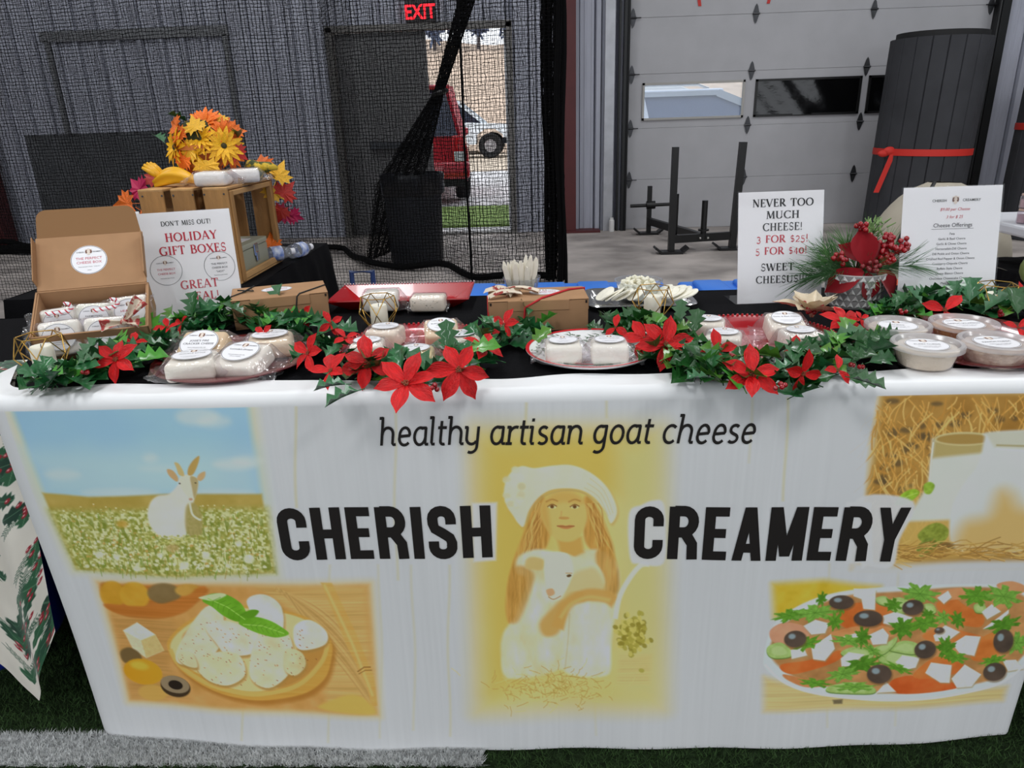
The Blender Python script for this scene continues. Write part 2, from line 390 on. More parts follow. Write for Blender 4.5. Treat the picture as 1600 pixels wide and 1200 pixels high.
# double doorway: one closed leaf, one open to the outside
fr = MB(); fr.box((-2.105, WY - .01, 1.07), (.07, .16, 2.14)); fr.box((-.235, WY - .01, 1.07), (.06, .16, 2.14)); fr.box((-1.17, WY - .01, 2.125), (1.92, .16, .06)); fr.box((-1.17, WY + .0, .01), (1.9, .16, .02))
fr = struct(fr.build('trim_5', mat('door_frame_grey', (112, 110, 108), rough=.5)), 'grey steel frame of the double doorway')
m_door = mat('door_grey', (92, 92, 94), rough=.55, var=.06)
d1 = MB(); d1.rbox((-1.585, WY + .0, 1.055), (.955, .05, 2.06), .004, 1); d1 = struct(d1.build('door_1', m_door), 'closed dark grey door leaf with a push bar')
p = MB(); p.box((-1.42, WY - .075, .98), (.62, .05, .07)); p.box((-1.74, WY - .05, .98), (.08, .07, .09)); p.box((-1.13, WY - .05, .98), (.06, .07, .09)); p.build('push_bar', mat('bar_dark', (58, 60, 64), rough=.35, metal=.6), d1)
d2 = MB(); d2.rbox((-.275, WY + .56, 1.055), (.05, .93, 2.06), .004, 1); d2 = struct(d2.build('door_2', mat('door_white_edge', (206, 208, 214), rough=.5)), 'open door leaf swung outside')
p = MB(); p.box((-.33, WY + .6, .98), (.05, .62, .06)); p.build('push_bar', _mats['bar_dark'], d2)

# overhead sectional door
SEC = .5334; GX0, GX1 = .985, 4.66; COLS = (1.037, 2.282, 3.463, 4.62)
m_gd = mat('overhead_door_white', (174, 174, 178), rough=.5, var=.03, vscale=4, bump=.06, bscale=6)
gd = thing('door_3', None, None, ((GX0 + GX1) / 2, WY, 0)); del gd['label']; del gd['category']; struct(gd, 'white sectional overhead door with diamond hinges'); gx = (GX0 + GX1) / 2
for k in range(7):
    s = MB(); z0, z1 = k * SEC + .0004, (k + 1) * SEC - .0004; y0 = -.0
    if k != 2: s.rbox((0, .03, (z0 + z1) / 2), (GX1 - GX0, .05, z1 - z0), .004, 1); s.box((0, .06, z0), (GX1 - GX0, .012, .03))
    else:
        wins = [(1.155, 2.225), (2.335, 3.43), (3.50, 4.55)]; lo, hi = 1.145, 1.515
        s.box((0, .03, (z0 + lo) / 2), (GX1 - GX0, .05, lo - z0)); s.box((0, .03, (hi + z1) / 2), (GX1 - GX0, .05, z1 - hi))
        edges = [GX0] + [e for wn in wins for e in wn] + [GX1]
        for a, b in zip(edges[::2], edges[1::2]): s.box(((a + b) / 2 - gx, .03, (lo + hi) / 2), (b - a, .05, hi - lo))
    s.build('door_section', m_gd, gd)
m_wf = mat('window_frame_grey', (168, 166, 162), rough=.5); m_pane = film('window_glass', (240, 245, 250), .02, milk=.07, fres=1.3)
m_blackfilm = mat('black_plastic_sheet', (7, 7, 8), rough=.14, spec=.55, bump=.5, bscale=3.5, stretch=(1, 1, 2))
for i, (a, b) in enumerate(wins):
    wf = MB(); t = .022
    wf.box(((a + b) / 2 - gx, .0, lo + t / 2), (b - a, .03, t)); wf.box(((a + b) / 2 - gx, .0, hi - t / 2), (b - a, .03, t)); wf.box((a + t / 2 - gx, .0, (lo + hi) / 2), (t, .03, hi - lo)); wf.box((b - t / 2 - gx, .0, (lo + hi) / 2), (t, .03, hi - lo))
    wf = wf.build('window_frame', m_wf if i == 0 else m_black, gd)
    pn = MB()
    if i == 0: pn.box(((a + b) / 2 - gx, .03, (lo + hi) / 2), (b - a - .02, .006, hi - lo - .02)); pn.build('pane', m_pane, wf)
    else:
        pn.grid(lambda u, v: (a + .012 + u * (b - a - .024) - gx, -.004 - .012 * (math.sin(u * 3.14) * (1 - v) ** 2) - .004 * math.sin(u * 17 + v * 5), lo + .01 + v * (hi - lo - .02)), 30, 12); pn.build('black_film', m_blackfilm, wf, smooth=180)
m_hinge = mat('hinge_grey', (74, 75, 78), rough=.4, metal=.7)
def hinge_mesh():
    h = MB(); h.prism([(0, .092), (.014, .07), (.03, .012), (.03, -.012), (.014, -.07), (0, -.092), (-.014, -.07), (-.03, -.012), (-.03, .012), (-.014, .07)], 0, .005, RX(math.pi / 2)); h.prism([(0, .07), (.018, .014), (-.018, .014)], .005, .009, RX(math.pi / 2)); h.prism([(0, -.07), (-.018, -.014), (.018, -.014)], .005, .009, RX(math.pi / 2))
    h.tube([(-.036, -.011, 0), (.036, -.011, 0)], .009, 8); return h.mesh('hinge', m_hinge)
hm = hinge_mesh()
for k in range(1, 7):
    for j, cx in enumerate(COLS):
        child('hinge', hm, gd, T(cx - gx, -.001, k * SEC))
        if j in (0, 3):
            r_ = MB(); s_ = -1 if j == 0 else 1
            r_.tube([(cx - gx - .06, -.02, k * SEC), (cx - gx + .08, -.02, k * SEC)], .006, 6); r_.build('roller_stem', m_hinge, gd)
# emblem painted high on the door: only the feet of it show below the top of the photo
e2 = MB()
for cx, s_ in ((1.705, 1), (2.40, -1)):
    emb = MB()
    emb.grid(lambda u, v: (cx - gx + s_ * (-.035 + .07 * u + .05 * (1 - u) ** 2 * 0 - .03 * math.sin(u * 1.5)) + (v - .5) * .045 * (1 - .3 * u), -.003, 2.52 - .30 * u), 8, 2)
    emb.build('painted_emblem', mat('red_paint', (196, 40, 30), rough=.5), gd)
for k in range(4): e2.box((1.92 - gx + k * .095, -.0025, 2.47), (.06, .003, .30))
e2.build('painted_letters', mat('grey_paint', (70, 72, 78), rough=.5), gd)
# jambs and tracks
j = MB(); j.box((.955, WY - .05, 1.95), (.03, .14, 3.9)); j.box((.90, WY - .06, 1.95), (.02, .08, 3.9)); j.tube([(.985, WY - .10, .0), (.985, WY - .10, 3.9)], .016, 8); struct(j.build('trim_6', mat('track_dark', (40, 41, 42), rough=.4, metal=.5)), 'dark track at the left of the overhead door')
j = MB(); j.box((4.70, WY - .06, 1.95), (.08, .16, 3.9)); j.tube([(4.655, WY - .11, 0), (4.655, WY - .11, 3.9)], .018, 8); struct(j.build('trim_7', _mats['track_dark']), 'dark track at the right of the overhead door')
j = MB(); j.box((.80, WY - .05, 1.95), (.10, .07, 3.9)); struct(j.build('trim_8', mat('galvanised', (176, 178, 184), rough=.35, metal=.35, var=.08)))
pc = MB(); pc.lathe([(.028, 0), (.03, .01), (.03, .12), (.02, .13), (.02, .15)], 16, (.84, WY - .14, 0), capb=True, capt=True)
tag(pc.build('pipe_stub', mat('white_plastic', (225, 225, 225), rough=.4), smooth=30), 'short white pipe standing at the foot of the overhead door track', 'pipe')

# exit sign
ex = thing('exit_sign', 'red lit EXIT sign above the doorway', 'sign', (-1.135, WY - .06, 2.265))
b = MB(); b.rbox((0, 0, 0), (.30, .06, .22), .01, 2); b.build('housing', mat('sign_dark', (44, 40, 42), rough=.5), ex)
b = MB(); put_text(b, 'EXIT', .19, T(0, -.032, -.072) @ RX(math.pi / 2), bold=.02, sx=.82); b.build('lettering', mat('red_light', (255, 30, 44), emit=2.2), ex)

# ------------------------------------------------------------------ outside
m_lot = mat('lot_concrete', (190, 188, 188), rough=.9, var=.06, vscale=.8)
g = MB(); g.box((0, 8.216 + .35 + 20, -.11), (70, 40.7, .18)); struct(g.build('ground_lot', m_lot))
g = MB(); g.box((0, 9.9, -.035), (30, 2.1, .08)); struct(g.build('ground_verge', mat('verge_grass', (104, 128, 62), rough=.95, var=.3, vscale=20, bump=.5, bscale=80)))
g = MB(); g.box((0, 25.5, -.02), (70, 13, .05)); struct(g.build('ground_dirt', mat('dirt_tan', (196, 180, 160), rough=.95, var=.08, vscale=1)))
hl = MB(); hl.grid(lambda u, v: (-40 + 80 * u, 28 + 40 * v ** 1.2, -.1 + 7.7 * v ** .9 + .5 * mnoise.noise((u * 12, v * 5, 1))), 50, 16)
struct(hl.build('hill', mat('hill_dry', (190, 168, 148), rough=.95, var=.14, vscale=1.2, bump=.4, bscale=3), smooth=180))
random.seed(5)
def tree(x, y, z, h, k):
    t = thing('tree', ['bare blue grey tree on the hill seen over the red car', 'bare blue grey tree on the hill behind the white truck roof', 'bare grey tree on the hill seen at the doorway edge', 'bare grey tree on the hill seen through the door window'][k], 'tree', (x, y, z))
    tr = MB(); tr.tube([(0, 0, -.4), (.05, 0, h * .4), (0, 0, h)], [.14, .1, .03], 7); tr.build('trunk', mat('bark', (96, 90, 92), rough=.9), t)
    cr = MB(); rg = random.Random(k)
    for i in range(1500):
        a = rg.random() * TAU; q = rg.random(); rr = h * .42 * math.sin(math.pi * min(.95, q)) * rg.random() ** .5; zz = h * (.22 + .8 * q)
        p0 = Vector((rr * math.cos(a), rr * math.sin(a), zz)); d_ = Vector((rg.gauss(0, 1), rg.gauss(0, 1), rg.gauss(.4, 1))) * .3
        cr.bar(p0, p0 + d_ * 1.4, .13)
    cr.build('crown', mat('twigs', (112, 124, 150), rough=.9), t)
tree(-7.0, 56.5, 5.8, 6, 2); tree(-4.3, 63, 6.6, 6, 0); tree(-1.4, 56.5, 5.8, 6, 1); tree(10.5, 50, 4.8, 6, 3)

m_glass = mat('car_glass', (38, 46, 60), rough=.08, spec=.9); m_tyre = mat('tyre', (28, 28, 29), rough=.85); m_alloy = mat('alloy', (176, 178, 182), rough=.3, metal=.8)
m_chrome = mat('chrome', (214, 212, 206), rough=.2, metal=.9); m_lampred = mat('tail_red', (190, 14, 22), rough=.2, coat=.6); m_plastic_dk = mat('bumper_black', (26, 26, 28), rough=.7)
def suv(name, label, colour, loc, rz, L=4.5, W=1.82, Hh=1.72, front_lamp=None, cf=.66, glass=None):
    """tail at y=0, nose at y=L; built round its own floor"""
    m_p = mat(name + '_paint', colour, rough=.22, coat=.7, spec=.6)
    t = thing(name, label, 'car', loc, rz)
    def ring(y, wb, wm, z0, z1, z2, wt):
        return [(-wb, y, z0), (-wm, y, (z0 + z1) / 2), (-wm, y, z1), (-wt, y, z2), (wt, y, z2), (wm, y, z1), (wm, y, (z0 + z1) / 2), (wb, y, z0)]
    b = MB(); h = W / 2; rs = [ring(.02, h * .86, h * .9, .42, .78, .98, h * .86), ring(.0, h * .92, h * .96, .36, .72, .99, h * .9), ring(.3, h * .95, h, .30, .8, 1.0, h * .94), ring(L * .55, h * .95, h, .26, .8, 1.0, h * .94), ring(L * .72, h * .95, h, .26, .8, 1.02, h * .9), ring(L - .25, h * .92, h * .97, .28, .7, .9, h * .82), ring(L, h * .8, h * .84, .34, .6, .74, h * .7)]
    vs = [p for r_ in rs for p in r_]; n = 8; fs = [(i * n + k, i * n + (k + 1) % n, (i + 1) * n + (k + 1) % n, (i + 1) * n + k) for i in range(len(rs) - 1) for k in range(n)] + [tuple(range(n))[::-1], tuple((len(rs) - 1) * n + k for k in range(n))]
    b.add(vs, [f_[::-1] for f_ in fs]); body = b.build('body', m_p, t, smooth=38)
    cb = MB(); top = Hh - .05; q = [(.10, h * .84, .97, h * .84), (.38, h * .70, top, h * .70), (L * .46, h * .70, top, h * .7), (L * .66, h * .84, .99, h * .84)]
    vs = [(-h * .86, .08, .98), (h * .86, .08, .98), (h * .86, L * cf + .09, 1.0), (-h * .86, L * cf + .09, 1.0), (-h * .7, .36, top), (h * .7, .36, top), (h * .7, L * (cf - .21), top), (-h * .7, L * (cf - .21), top)]
    cb.add(vs, [(0, 1, 5, 4), (1, 2, 6, 5), (2, 3, 7, 6), (3, 0, 4, 7), (4, 5, 6, 7)]); cb.build('windows', glass or m_glass, t)
    rf = MB(); rf.rbox((0, (.30 + L * (cf - .2)) / 2, top + .02), (h * 1.46, L * (cf - .2) - .24, .07), .03, 3); rf.build('roof', m_p, t, smooth=60)
    for s_ in (-1, 1):
        pl = MB(); pl.bar((s_ * h * .865, .08, .97), (s_ * h * .70, .36, top), .10, .13); pl.bar((s_ * h * .868, L * cf + .09, .99), (s_ * h * .705, L * (cf - .21), top), .07, .09); pl.bar((s_ * h * .872, L * .30, .98), (s_ * h * .71, L * .28, top), .08, .07)
        pl.bar((s_ * h * .71, .3, top), (s_ * h * .71, L * (cf - .2), top), .05, .06)
        pl.build('pillar_frame', m_p, t)
    for s_ in (-1, 1):
        rl = MB(); rl.tube([(s_ * h * .6, .45, top + .055), (s_ * h * .6, .55, top + .11), (s_ * h * .6, L * (cf - .26), top + .11), (s_ * h * .6, L * (cf - .23), top + .055)], .018, 8); rl.build('roof_rail', m_chrome, t)
        lp = MB(); lp.rbox((s_ * h * .80, .0, .80), (.19, .12, .40), .03, 2); lp = lp.build('tail_lamp', m_lampred, t, smooth=60)
        l2 = MB(); l2.rbox((s_ * h * .80, -.058, .70), (.15, .02, .14), .006, 1); l2.build('reverse_lens', mat('clear_lens', (206, 206, 208), rough=.3), lp)
        hl_ = MB(); hl_.rbox((s_ * h * .66, L - .1, .72), (.32, .16, .16), .04, 2); hl_.build('head_lamp', mat('amber_lens', (224, 150, 50), rough=.2) if front_lamp else _mats['clear_lens'], t, smooth=60)
        mr_ = MB(); mr_.rbox((s_ * (h + .08), L * (cf - .06), 1.02), (.18, .10, .14), .04, 2); mr_.build('side_mirror', m_p, t, smooth=60)
        for yy in (.85, L - .9):
            wh = MB(); wh.lathe([(.2, -.10), (.33, -.11), (.36, -.07), (.36, .07), (.33, .11), (.2, .10)], 28, M=T(s_ * (h - .1), yy, .36) @ RY(math.pi / 2)); wh = wh.build('wheel', m_tyre, t, smooth=40)
            rm = MB(); rm.lathe([(.0001, .085), (.05, .1), (.06, .08), (.2, .095), (.22, .105), (.22, -.1), (.0001, -.1)], 20, M=T(s_ * (h - .1), yy, .36) @ RY(s_ * math.pi / 2)); rm.build('rim', m_alloy, wh, smooth=40)
    bp_ = MB(); bp_.rbox((0, .03, .50), (W * .97, .22, .26), .05, 3); bp_.build('bumper', m_p, t, smooth=60)
    bp_ = MB(); bp_.rbox((0, .06, .33), (W * .9, .18, .14), .03, 2); bp_.build('bumper_skirt', m_plastic_dk, t)
    ch = MB(); ch.rbox((0, -.012, .86), (.62, .03, .05), .01, 1); ch.build('hatch_trim', m_chrome, t)
    return t
suv('red_car', 'red car parked outside the open door with its tail towards the hall', (178, 24, 40), (-1.86, 11.25, 0), R(9))
suv('white_car', 'white car parked close outside the overhead door window', (226, 230, 238), (.05, 11.0, 0.0), R(-90), L=4.9, Hh=1.50, cf=.70, glass=mat('car_glass_sky_tint', (118, 130, 156), rough=.15, spec=.8))  # sky reflection is put into this car's pale glass colour
def pickup(loc, rz):
    t = thing('truck', 'white truck parked facing right beyond the red car', 'truck', loc, rz); m_p = mat('truck_white', (222, 230, 236), rough=.22, coat=.6)
    b = MB(); prof = [(0, .5), (0, 1.08), (1.9, 1.12), (3.6, 1.15), (4.0, 1.12), (5.2, 1.06), (5.45, .95), (5.5, .5), (4.85, .45), (4.8, .75), (4.55, .92), (4.2, .92), (3.95, .75), (3.9, .45), (1.45, .45), (1.4, .75), (1.15, .92), (.85, .92), (.6, .75), (.55, .45)]
    b.prism(prof, -.95, .95, RX(math.pi / 2)); b.build('body', m_p, t)
    c = MB(); c.prism([(1.75, 1.1), (2.0, 1.72), (3.1, 1.76), (3.4, 1.70), (4.15, 1.1)], -.80, .80, RX(math.pi / 2)); c.build('windows', m_glass, t)
    c = MB()
    for s_ in (-1, 1):
        for a, b_ in (((1.75, 1.1), (2.0, 1.74)), ((4.18, 1.1), (3.35, 1.76)), ((2.9, 1.1), (2.85, 1.76))): c.bar((a[0], s_ * .80, a[1]), (b_[0], s_ * .80, b_[1]), .1, .08)
    c.rbox((2.68, 0, 1.78), (1.5, 1.64, .08), .03, 2); c.build('roof', m_p, t)
    for s_ in (-1, 1):
        for xx in (1.0, 4.38):
            wh = MB(); wh.lathe([(.2, -.12), (.36, -.13), (.4, -.08), (.4, .08), (.36, .13), (.2, .12)], 28, M=T(xx, s_ * .86, .4) @ RX(math.pi / 2)); wh = wh.build('wheel', m_tyre, t, smooth=40)
            rm = MB(); rm.lathe([(.0001, .11), (.06, .12), (.2, .1), (.25, .13), (.25, -.1), (.0001, -.1)], 20, M=T(xx, s_ * .86, .4) @ RX(-s_ * math.pi / 2 * -1)); rm.build('rim', m_alloy, wh, smooth=40)
        lp = MB(); lp.rbox((5.38, s_ * .78, .88), (.2, .34, .12), .03, 2); lp.build('marker_lamp', mat('amber_lens', (236, 160, 40), rough=.2), t)
    bp_ = MB(); bp_.rbox((5.42, 0, .6), (.25, 1.92, .3), .04, 2); bp_.build('bumper', m_plastic_dk, t)
pickup((ony(766, 225, 25).x - 4.38, 26.0, .0), 0)

# ================================================================== netting
m_net = mat('net_black', (7, 7, 8), rough=.85, spec=.1)
def net_mesh(mb, fn, nu, nv, r, seed=0, jit=.12, brick=.0):
    """knotted cords on a surface fn(u,v); every cord is a three-sided tube"""
    g = np.random.default_rng(seed)
    U, W_ = np.meshgrid(np.arange(nu + 1), np.arange(nv + 1), indexing='ij')
    U = U + g.normal(0, jit, U.shape); W_ = W_ + g.normal(0, jit, W_.shape)
    P = np.array([[fn(U[i, k] / nu, W_[i, k] / nv) for k in range(nv + 1)] for i in range(nu + 1)])
    tri = np.array([(0, 1), (-.87, -.5), (.87, -.5)]) * r
    vs = []; fs = []
    off = len(mb.v)
    def run(line, axis):
        n0 = off + len(vs)
        for p in line:
            for a, b in tri:
                vs.append((p[0], p[1] + a, p[2] + b) if axis == 0 else (p[0] + a, p[1] + b, p[2]))
        for i in range(len(line) - 1):
            for k in range(3): fs.append((n0 + i * 3 + k, n0 + i * 3 + (k + 1) % 3, n0 + (i + 1) * 3 + (k + 1) % 3, n0 + (i + 1) * 3 + k))
    for i in range(nu + 1): run(P[i], 1)
    for k in range(nv + 1):
        if brick: # alternate cords step half a cell so the holes read as offset bricks
            run([(p + (q - p) * 0) for p, q in zip(P[:, k], P[:, k])], 0)
        else: run(P[:, k], 0)
    mb.v += vs; mb.f += fs; mb.mi += [0] * len(fs)
def polyx(pts):
    L_ = [0]
    for a, b in zip(pts[:-1], pts[1:]): L_.append(L_[-1] + math.dist(a, b))
    def fn(t):
        s = t * L_[-1]
        for i in range(len(pts) - 1):
            if s <= L_[i + 1] or i == len(pts) - 2:
                q = (s - L_[i]) / (L_[i + 1] - L_[i]); return (pts[i][0] + (pts[i + 1][0] - pts[i][0]) * q, pts[i][1] + (pts[i + 1][1] - pts[i][1]) * q)
    return fn, L_[-1]
NH = 2.9
nt1 = thing('batting_net', 'black batting cage netting hanging nearest behind the tables', 'netting', (-2, 5.2, 0))
pf, pl_ = polyx([(-5.2, 5.35), (-2, 5.2), (.20, 5.1)])
def f1(u, v):
    x, y = pf(u); return (x + 2, y - 5.2 + .03 * math.sin(x * 3.1) + .015 * math.sin(x * 9 + v * 4), NH * v + .012 * math.sin(x * 2.3))
mb = MB(); net_mesh(mb, f1, int(pl_ / .0245), int(NH / .0225), .0018, 1); mb.build('mesh', m_net, nt1)
ro = MB()
ro.tube([(-.475 + 2 + .004 * math.sin(z * 5), -.035, z) for z in np.linspace(0, NH, 12)], .009, 6)
for k, (xx, rr_0) in enumerate(((.165, .02), (.20, .012))): ro.tube([(xx + 2 + .012 * math.sin(z * 4 + k), -.09 - .02 * k, z) for z in np.linspace(.06, NH, 14)], rr_0, 7)
ro.build('seam_rope', m_net, nt1)
nt2 = thing('batting_net', 'black netting with a thick hem lying on the floor behind the nearest netting', 'netting', (-2, 6.6, 0))
pf2, pl2 = polyx([(-7.4, 7.85), (-4, 7.45), (-1.9, 7.1), (-1.45, 6.32), (-1.05, 6.12), (-.75, 6.05), (-.45, 5.66), (.12, 5.56)])
def f2(u, v):
    x, y = pf2(u); return (x + 2, y - 6.6 + .04 * math.sin(x * 5) + .02 * math.sin(x * 13 + 2 * v), NH * v)
mb = MB(); net_mesh(mb, f2, int(pl2 / .031), int(NH / .029), .0022, 2, .14); mb.build('mesh', m_net, nt2)
hm_ = MB(); us = np.linspace(0, 1, 90)
hm_.tube([(f2(u, 0)[0], f2(u, 0)[1] - .05, .05 + .018 * math.sin(u * 60)) for u in us], [.055 if u < .5 else .028 for u in us], 7); hm_.tube([(f2(u, 0)[0], f2(u, 0)[1] - .02, .10 + .03 * math.sin(u * 41)) for u in us[:52]], .03, 6); hm_.build('hem_rope', m_net, nt2)
# gathered edge of the netting: drawn aside, tied, and falling behind the bin
ga = MB(); A0, A1, A2, A3 = Vector((-.52, 6.85, 2.25)), Vector((-.83, 6.85, 1.47)), Vector((-1.24, 6.85, .74)), Vector((-1.47, 6.6, .04))
def fg(u, v):
    if v < .4: q = v / .4; c = A0.lerp(A1, q); w = .085 - .035 * q
    elif v < .75: q = (v - .4) / .35; c = A1.lerp(A2, q); w = .045 + .2 * q
    else: q = (v - .75) / .25; c = A2.lerp(A3, q); w = .245 - .14 * q
    x = (u - .5) * 2
    return (c.x + 2 + w * x, c.y - 6.6 + .05 * math.sin(u * 28) * (w / .2 + .2), c.z + w * .32 * x)
net_mesh(ga, fg, 34, 150, .0032, 3, .3); net_mesh(ga, lambda u, v: (fg(u, v)[0], fg(u, v)[1] + .05, fg(u, v)[2]), 26, 130, .0032, 4, .3); ga.build('gathered_edge', m_net, nt2)
tie = MB(); tie.tube([(A1.x + 2 + .06 * math.cos(a), A1.y - 6.6 + .06 * math.sin(a), A1.z - .03 + .02 * math.cos(a)) for a in np.linspace(0, TAU, 12)], .02, 6); tie.build('tie', m_black, nt2)
pl3 = MB()
def fp(u, v):  # pleated end of the netting
    x = .07 + .14 * u; return (x + 2 + .012 * math.sin(v * 9), 5.5 - 6.6 + .07 * math.sin(u * 26 + v), .02 + NH * v)
net_mesh(pl3, fp, 46, 120, .003, 5, .3)
for xx in (.085, .125, .2, .215): pl3.tube([(xx + 2 + .01 * math.sin(z * 3 + xx * 40), 5.47 - 6.6, z) for z in np.linspace(.03, NH, 14)], .013, 6)
pl3.build('pleated_end', m_net, nt2)

# trash can behind the netting
tc = thing('trash_can', 'dark trash can with a bin liner standing behind the netting', 'trash can', (-1.10, 6.62, 0))
t_ = MB(); t_.lathe([(.235, .0), (.24, .02), (.262, .72), (.275, .725), (.28, .75), (.272, .765), (.255, .76), (.24, .7), (.22, .03), (.0001, .025)], 36, capb=True); t_.build('body', mat('can_plastic', (24, 28, 36), rough=.5, var=.08), tc, smooth=40)
t_ = MB(); t_.lathe([(.272, .60), (.280, .63), (.284, .70), (.288, .76), (.285, .778), (.27, .776), (.258, .74), (.24, .6)], 44, wob=lambda a, z: 1 + .012 * math.sin(a * 9) + (.02 * math.sin(a * 5 + 1) if z < .64 else 0)); t_.build('bin_liner', mat('liner_black', (18, 20, 26), rough=.3), tc, smooth=60)

# push sled
sl = thing('push_sled', 'black steel push sled with two tall poles standing on the concrete', 'gym sled', (1.5, 7.0, 0))
def foot(x, y):
    m = MB(); m.box((x, y, .012), (.20, .13, .024)); m.bar((x - .10, y, .02), (x - .15, y, .06), .13, .02, (0, 0, 1)); m.bar((x + .10, y, .02), (x + .15, y, .06), .13, .02, (0, 0, 1)); m.build('skid_foot', m_black, sl)
fl, fr_, fb = onz(1048, 396, 0), onz(1140, 390, 0), onz(1013, 366, 0); o_ = Vector((1.5, 7.0, 0))
fl, fr_, fb = fl - o_, fr_ - o_, fb - o_
for q in (fl, fr_, fb): foot(q.x, q.y)
def post(q, z0, z1, w, nm='post', lean=0): m = MB(); m.bar((q.x, q.y, z0), (q.x + lean, q.y, z1), w, w, (0, 1, 0)); return m.build(nm, m_black, sl)
post(fl, .02, .93, .055); post(fr_ + Vector((.02, 0, 0)), .02, .95, .06, lean=.03); post(fb, .02, .50, .045)
mid = fl.lerp(fr_, .53)
m = MB(); m.bar((fl.x, fl.y, .13), (fr_.x, fr_.y, .13), .05, .07); m.build('cross_beam', m_black, sl)
m = MB(); m.bar((fb.x, fb.y, .14), (mid.x, mid.y, .13), .05, .07); m.build('long_beam', m_black, sl)
m = MB(); m.tube([(mid.x, mid.y, .10), (mid.x, mid.y, .46)], .027, 14); m.tube([(mid.x, mid.y, .19), (mid.x, mid.y, .205)], .05, 14); m.build('weight_post', m_black, sl, smooth=40)
q = fl.lerp(fb, .10); m = MB(); m.tube([(q.x + .05, q.y, .10), (q.x + .05, q.y, .52)], .027, 14); m.build('weight_post', m_black, sl, smooth=40)
m = MB(); m.tube([(fb.x - .20, fb.y, .30), (fb.x + .26, fb.y, .31)], .018, 10); m.tube([(fb.x - .03, fb.y, .305), (fb.x + .06, fb.y, .307)], .042, 12); m.build('handle_bar', m_black, sl, smooth=40)
m = MB()
for s_ in (-.035, .035): m.ball((mid.x + s_, mid.y - .045, .13), .011)
m.build('bolt', m_chrome, sl)

# rolled mats with red straps
m_matblk = mat('mat_foam', (58, 59, 63), rough=.75, var=.12, vscale=4, spec=.3); m_strap = mat('strap_red', (206, 44, 34), rough=.65)
def mat_roll(label, x, y, rad, h, tilt, strap_z, knot):
    t = thing('rolled_mat', label, 'rolled mat', (x, y, 0), rot=(0, tilt, 0))
    b = MB(); n = 400
    def prof(k):
        a = TAU * k / n; seam = abs(((a / (TAU / 20)) + .5) % 1 - .5); r = rad * (1 - .03 * max(0, 1 - seam * 20))
        return r * math.cos(a), r * math.sin(a)
    pts = [prof(k) for k in range(n)]
    vs = [(p[0], p[1], z) for z in (0, h) for p in pts] + [(p[0] * .93, p[1] * .93, z) for z in (h, 0) for p in pts]
    b.add(vs, [(r_ * n + k, r_ * n + (k + 1) % n, (r_ + 1) * n + (k + 1) % n, (r_ + 1) * n + k) for r_ in range(3) for k in range(n)]); b.build('outer_layer', m_matblk, t, smooth=40)
    for j, (s_, hh) in enumerate(((.9, .05), (.78, .02), (.66, .0))):
        b = MB(); b.lathe([(rad * s_, .01), (rad * s_, h + hh), (rad * (s_ - .08), h + hh), (rad * (s_ - .08), .01)], 60); b.build('inner_layer', m_rubber, t, smooth=40)
    s = MB(); s.lathe([(rad + .003, strap_z - .03), (rad + .006, strap_z - .028), (rad + .006, strap_z + .028), (rad + .003, strap_z + .03)], 60)
    s = s.build('strap', m_strap, t, smooth=40)
    if knot is not None:
        k = MB(); a = knot; px, py = (rad + .02) * math.cos(a), (rad + .02) * math.sin(a)
        k.ball((px, py, strap_z + .01), .05, sc=(1.2, .6, .8)); k.ball((px - .05, py, strap_z - .01), .045, sc=(1.2, .5, .7))
        k.grid(lambda u, v: (px + .03 - .10 * u + .05 * (v - .5), py - .02, strap_z - .36 * u), 6, 2); k.build('knot', m_strap, s, smooth=60)
    return t
mat_roll('large black rolled mat tied with a knotted red strap in front of the overhead door', 3.655, 7.25, .415, 1.76, R(1.2), .80, R(206))
mat_roll('black rolled mat with a plain red strap standing right of the door track', 4.85, 7.05, .42, 1.62, R(1), .99, None)
# ================================================================== printed vinyl banner
BX0, BX1, BZ0, BZ1 = -0.905, 0.925, 0.004, 0.762
NX, NZ = 1400, 580
rng = np.random.default_rng(7)
def vnoise(sx, sz, octs=3, seed=0):
    """value noise on the print, feature size sx by sz metres"""
    g = np.random.default_rng(seed); out = np.zeros((NZ, NX)); amp = 1.0; tot = 0
    for o in range(octs):
        kx = max(2, int((BX1 - BX0) / sx * 2 ** o) + 2); kz = max(2, int((BZ1 - BZ0) / sz * 2 ** o) + 2)
        a = g.random((kz, kx))
        X = np.linspace(0, kx - 1.001, NX); Zz = np.linspace(0, kz - 1.001, NZ)
        xi = X.astype(int); zi = Zz.astype(int); fx = X - xi; fz = Zz - zi
        fx = fx * fx * (3 - 2 * fx); fz = fz * fz * (3 - 2 * fz)
        b = a[:, xi] * (1 - fx) + a[:, xi + 1] * fx
        out += amp * (b[zi] * (1 - fz[:, None]) + b[zi + 1] * fz[:, None]); tot += amp; amp *= 0.55
    return out / tot
PAPER = np.array([198., 199., 200.])
img = np.ones((NZ, NX, 3)) * PAPER
def toc(pts):
    """points of the photo -> cells of the print, through the banner's front plane"""
    pts = np.asarray(pts, float).reshape(-1, 2)
    d = FWD[None] + RGT[None] * ((pts[:, :1] - 800) / FPX) - UPV[None] * ((pts[:, 1:] - 600) / FPX)
    t = 1.108 / d[:, 1]
    X = d[:, 0] * t; Zz = CAM_H + d[:, 2] * t
    return np.stack([(X - BX0) / (BX1 - BX0) * (NX - 1), (BZ1 - Zz) / (BZ1 - BZ0) * (NZ - 1)], 1)
CPX = 1.0
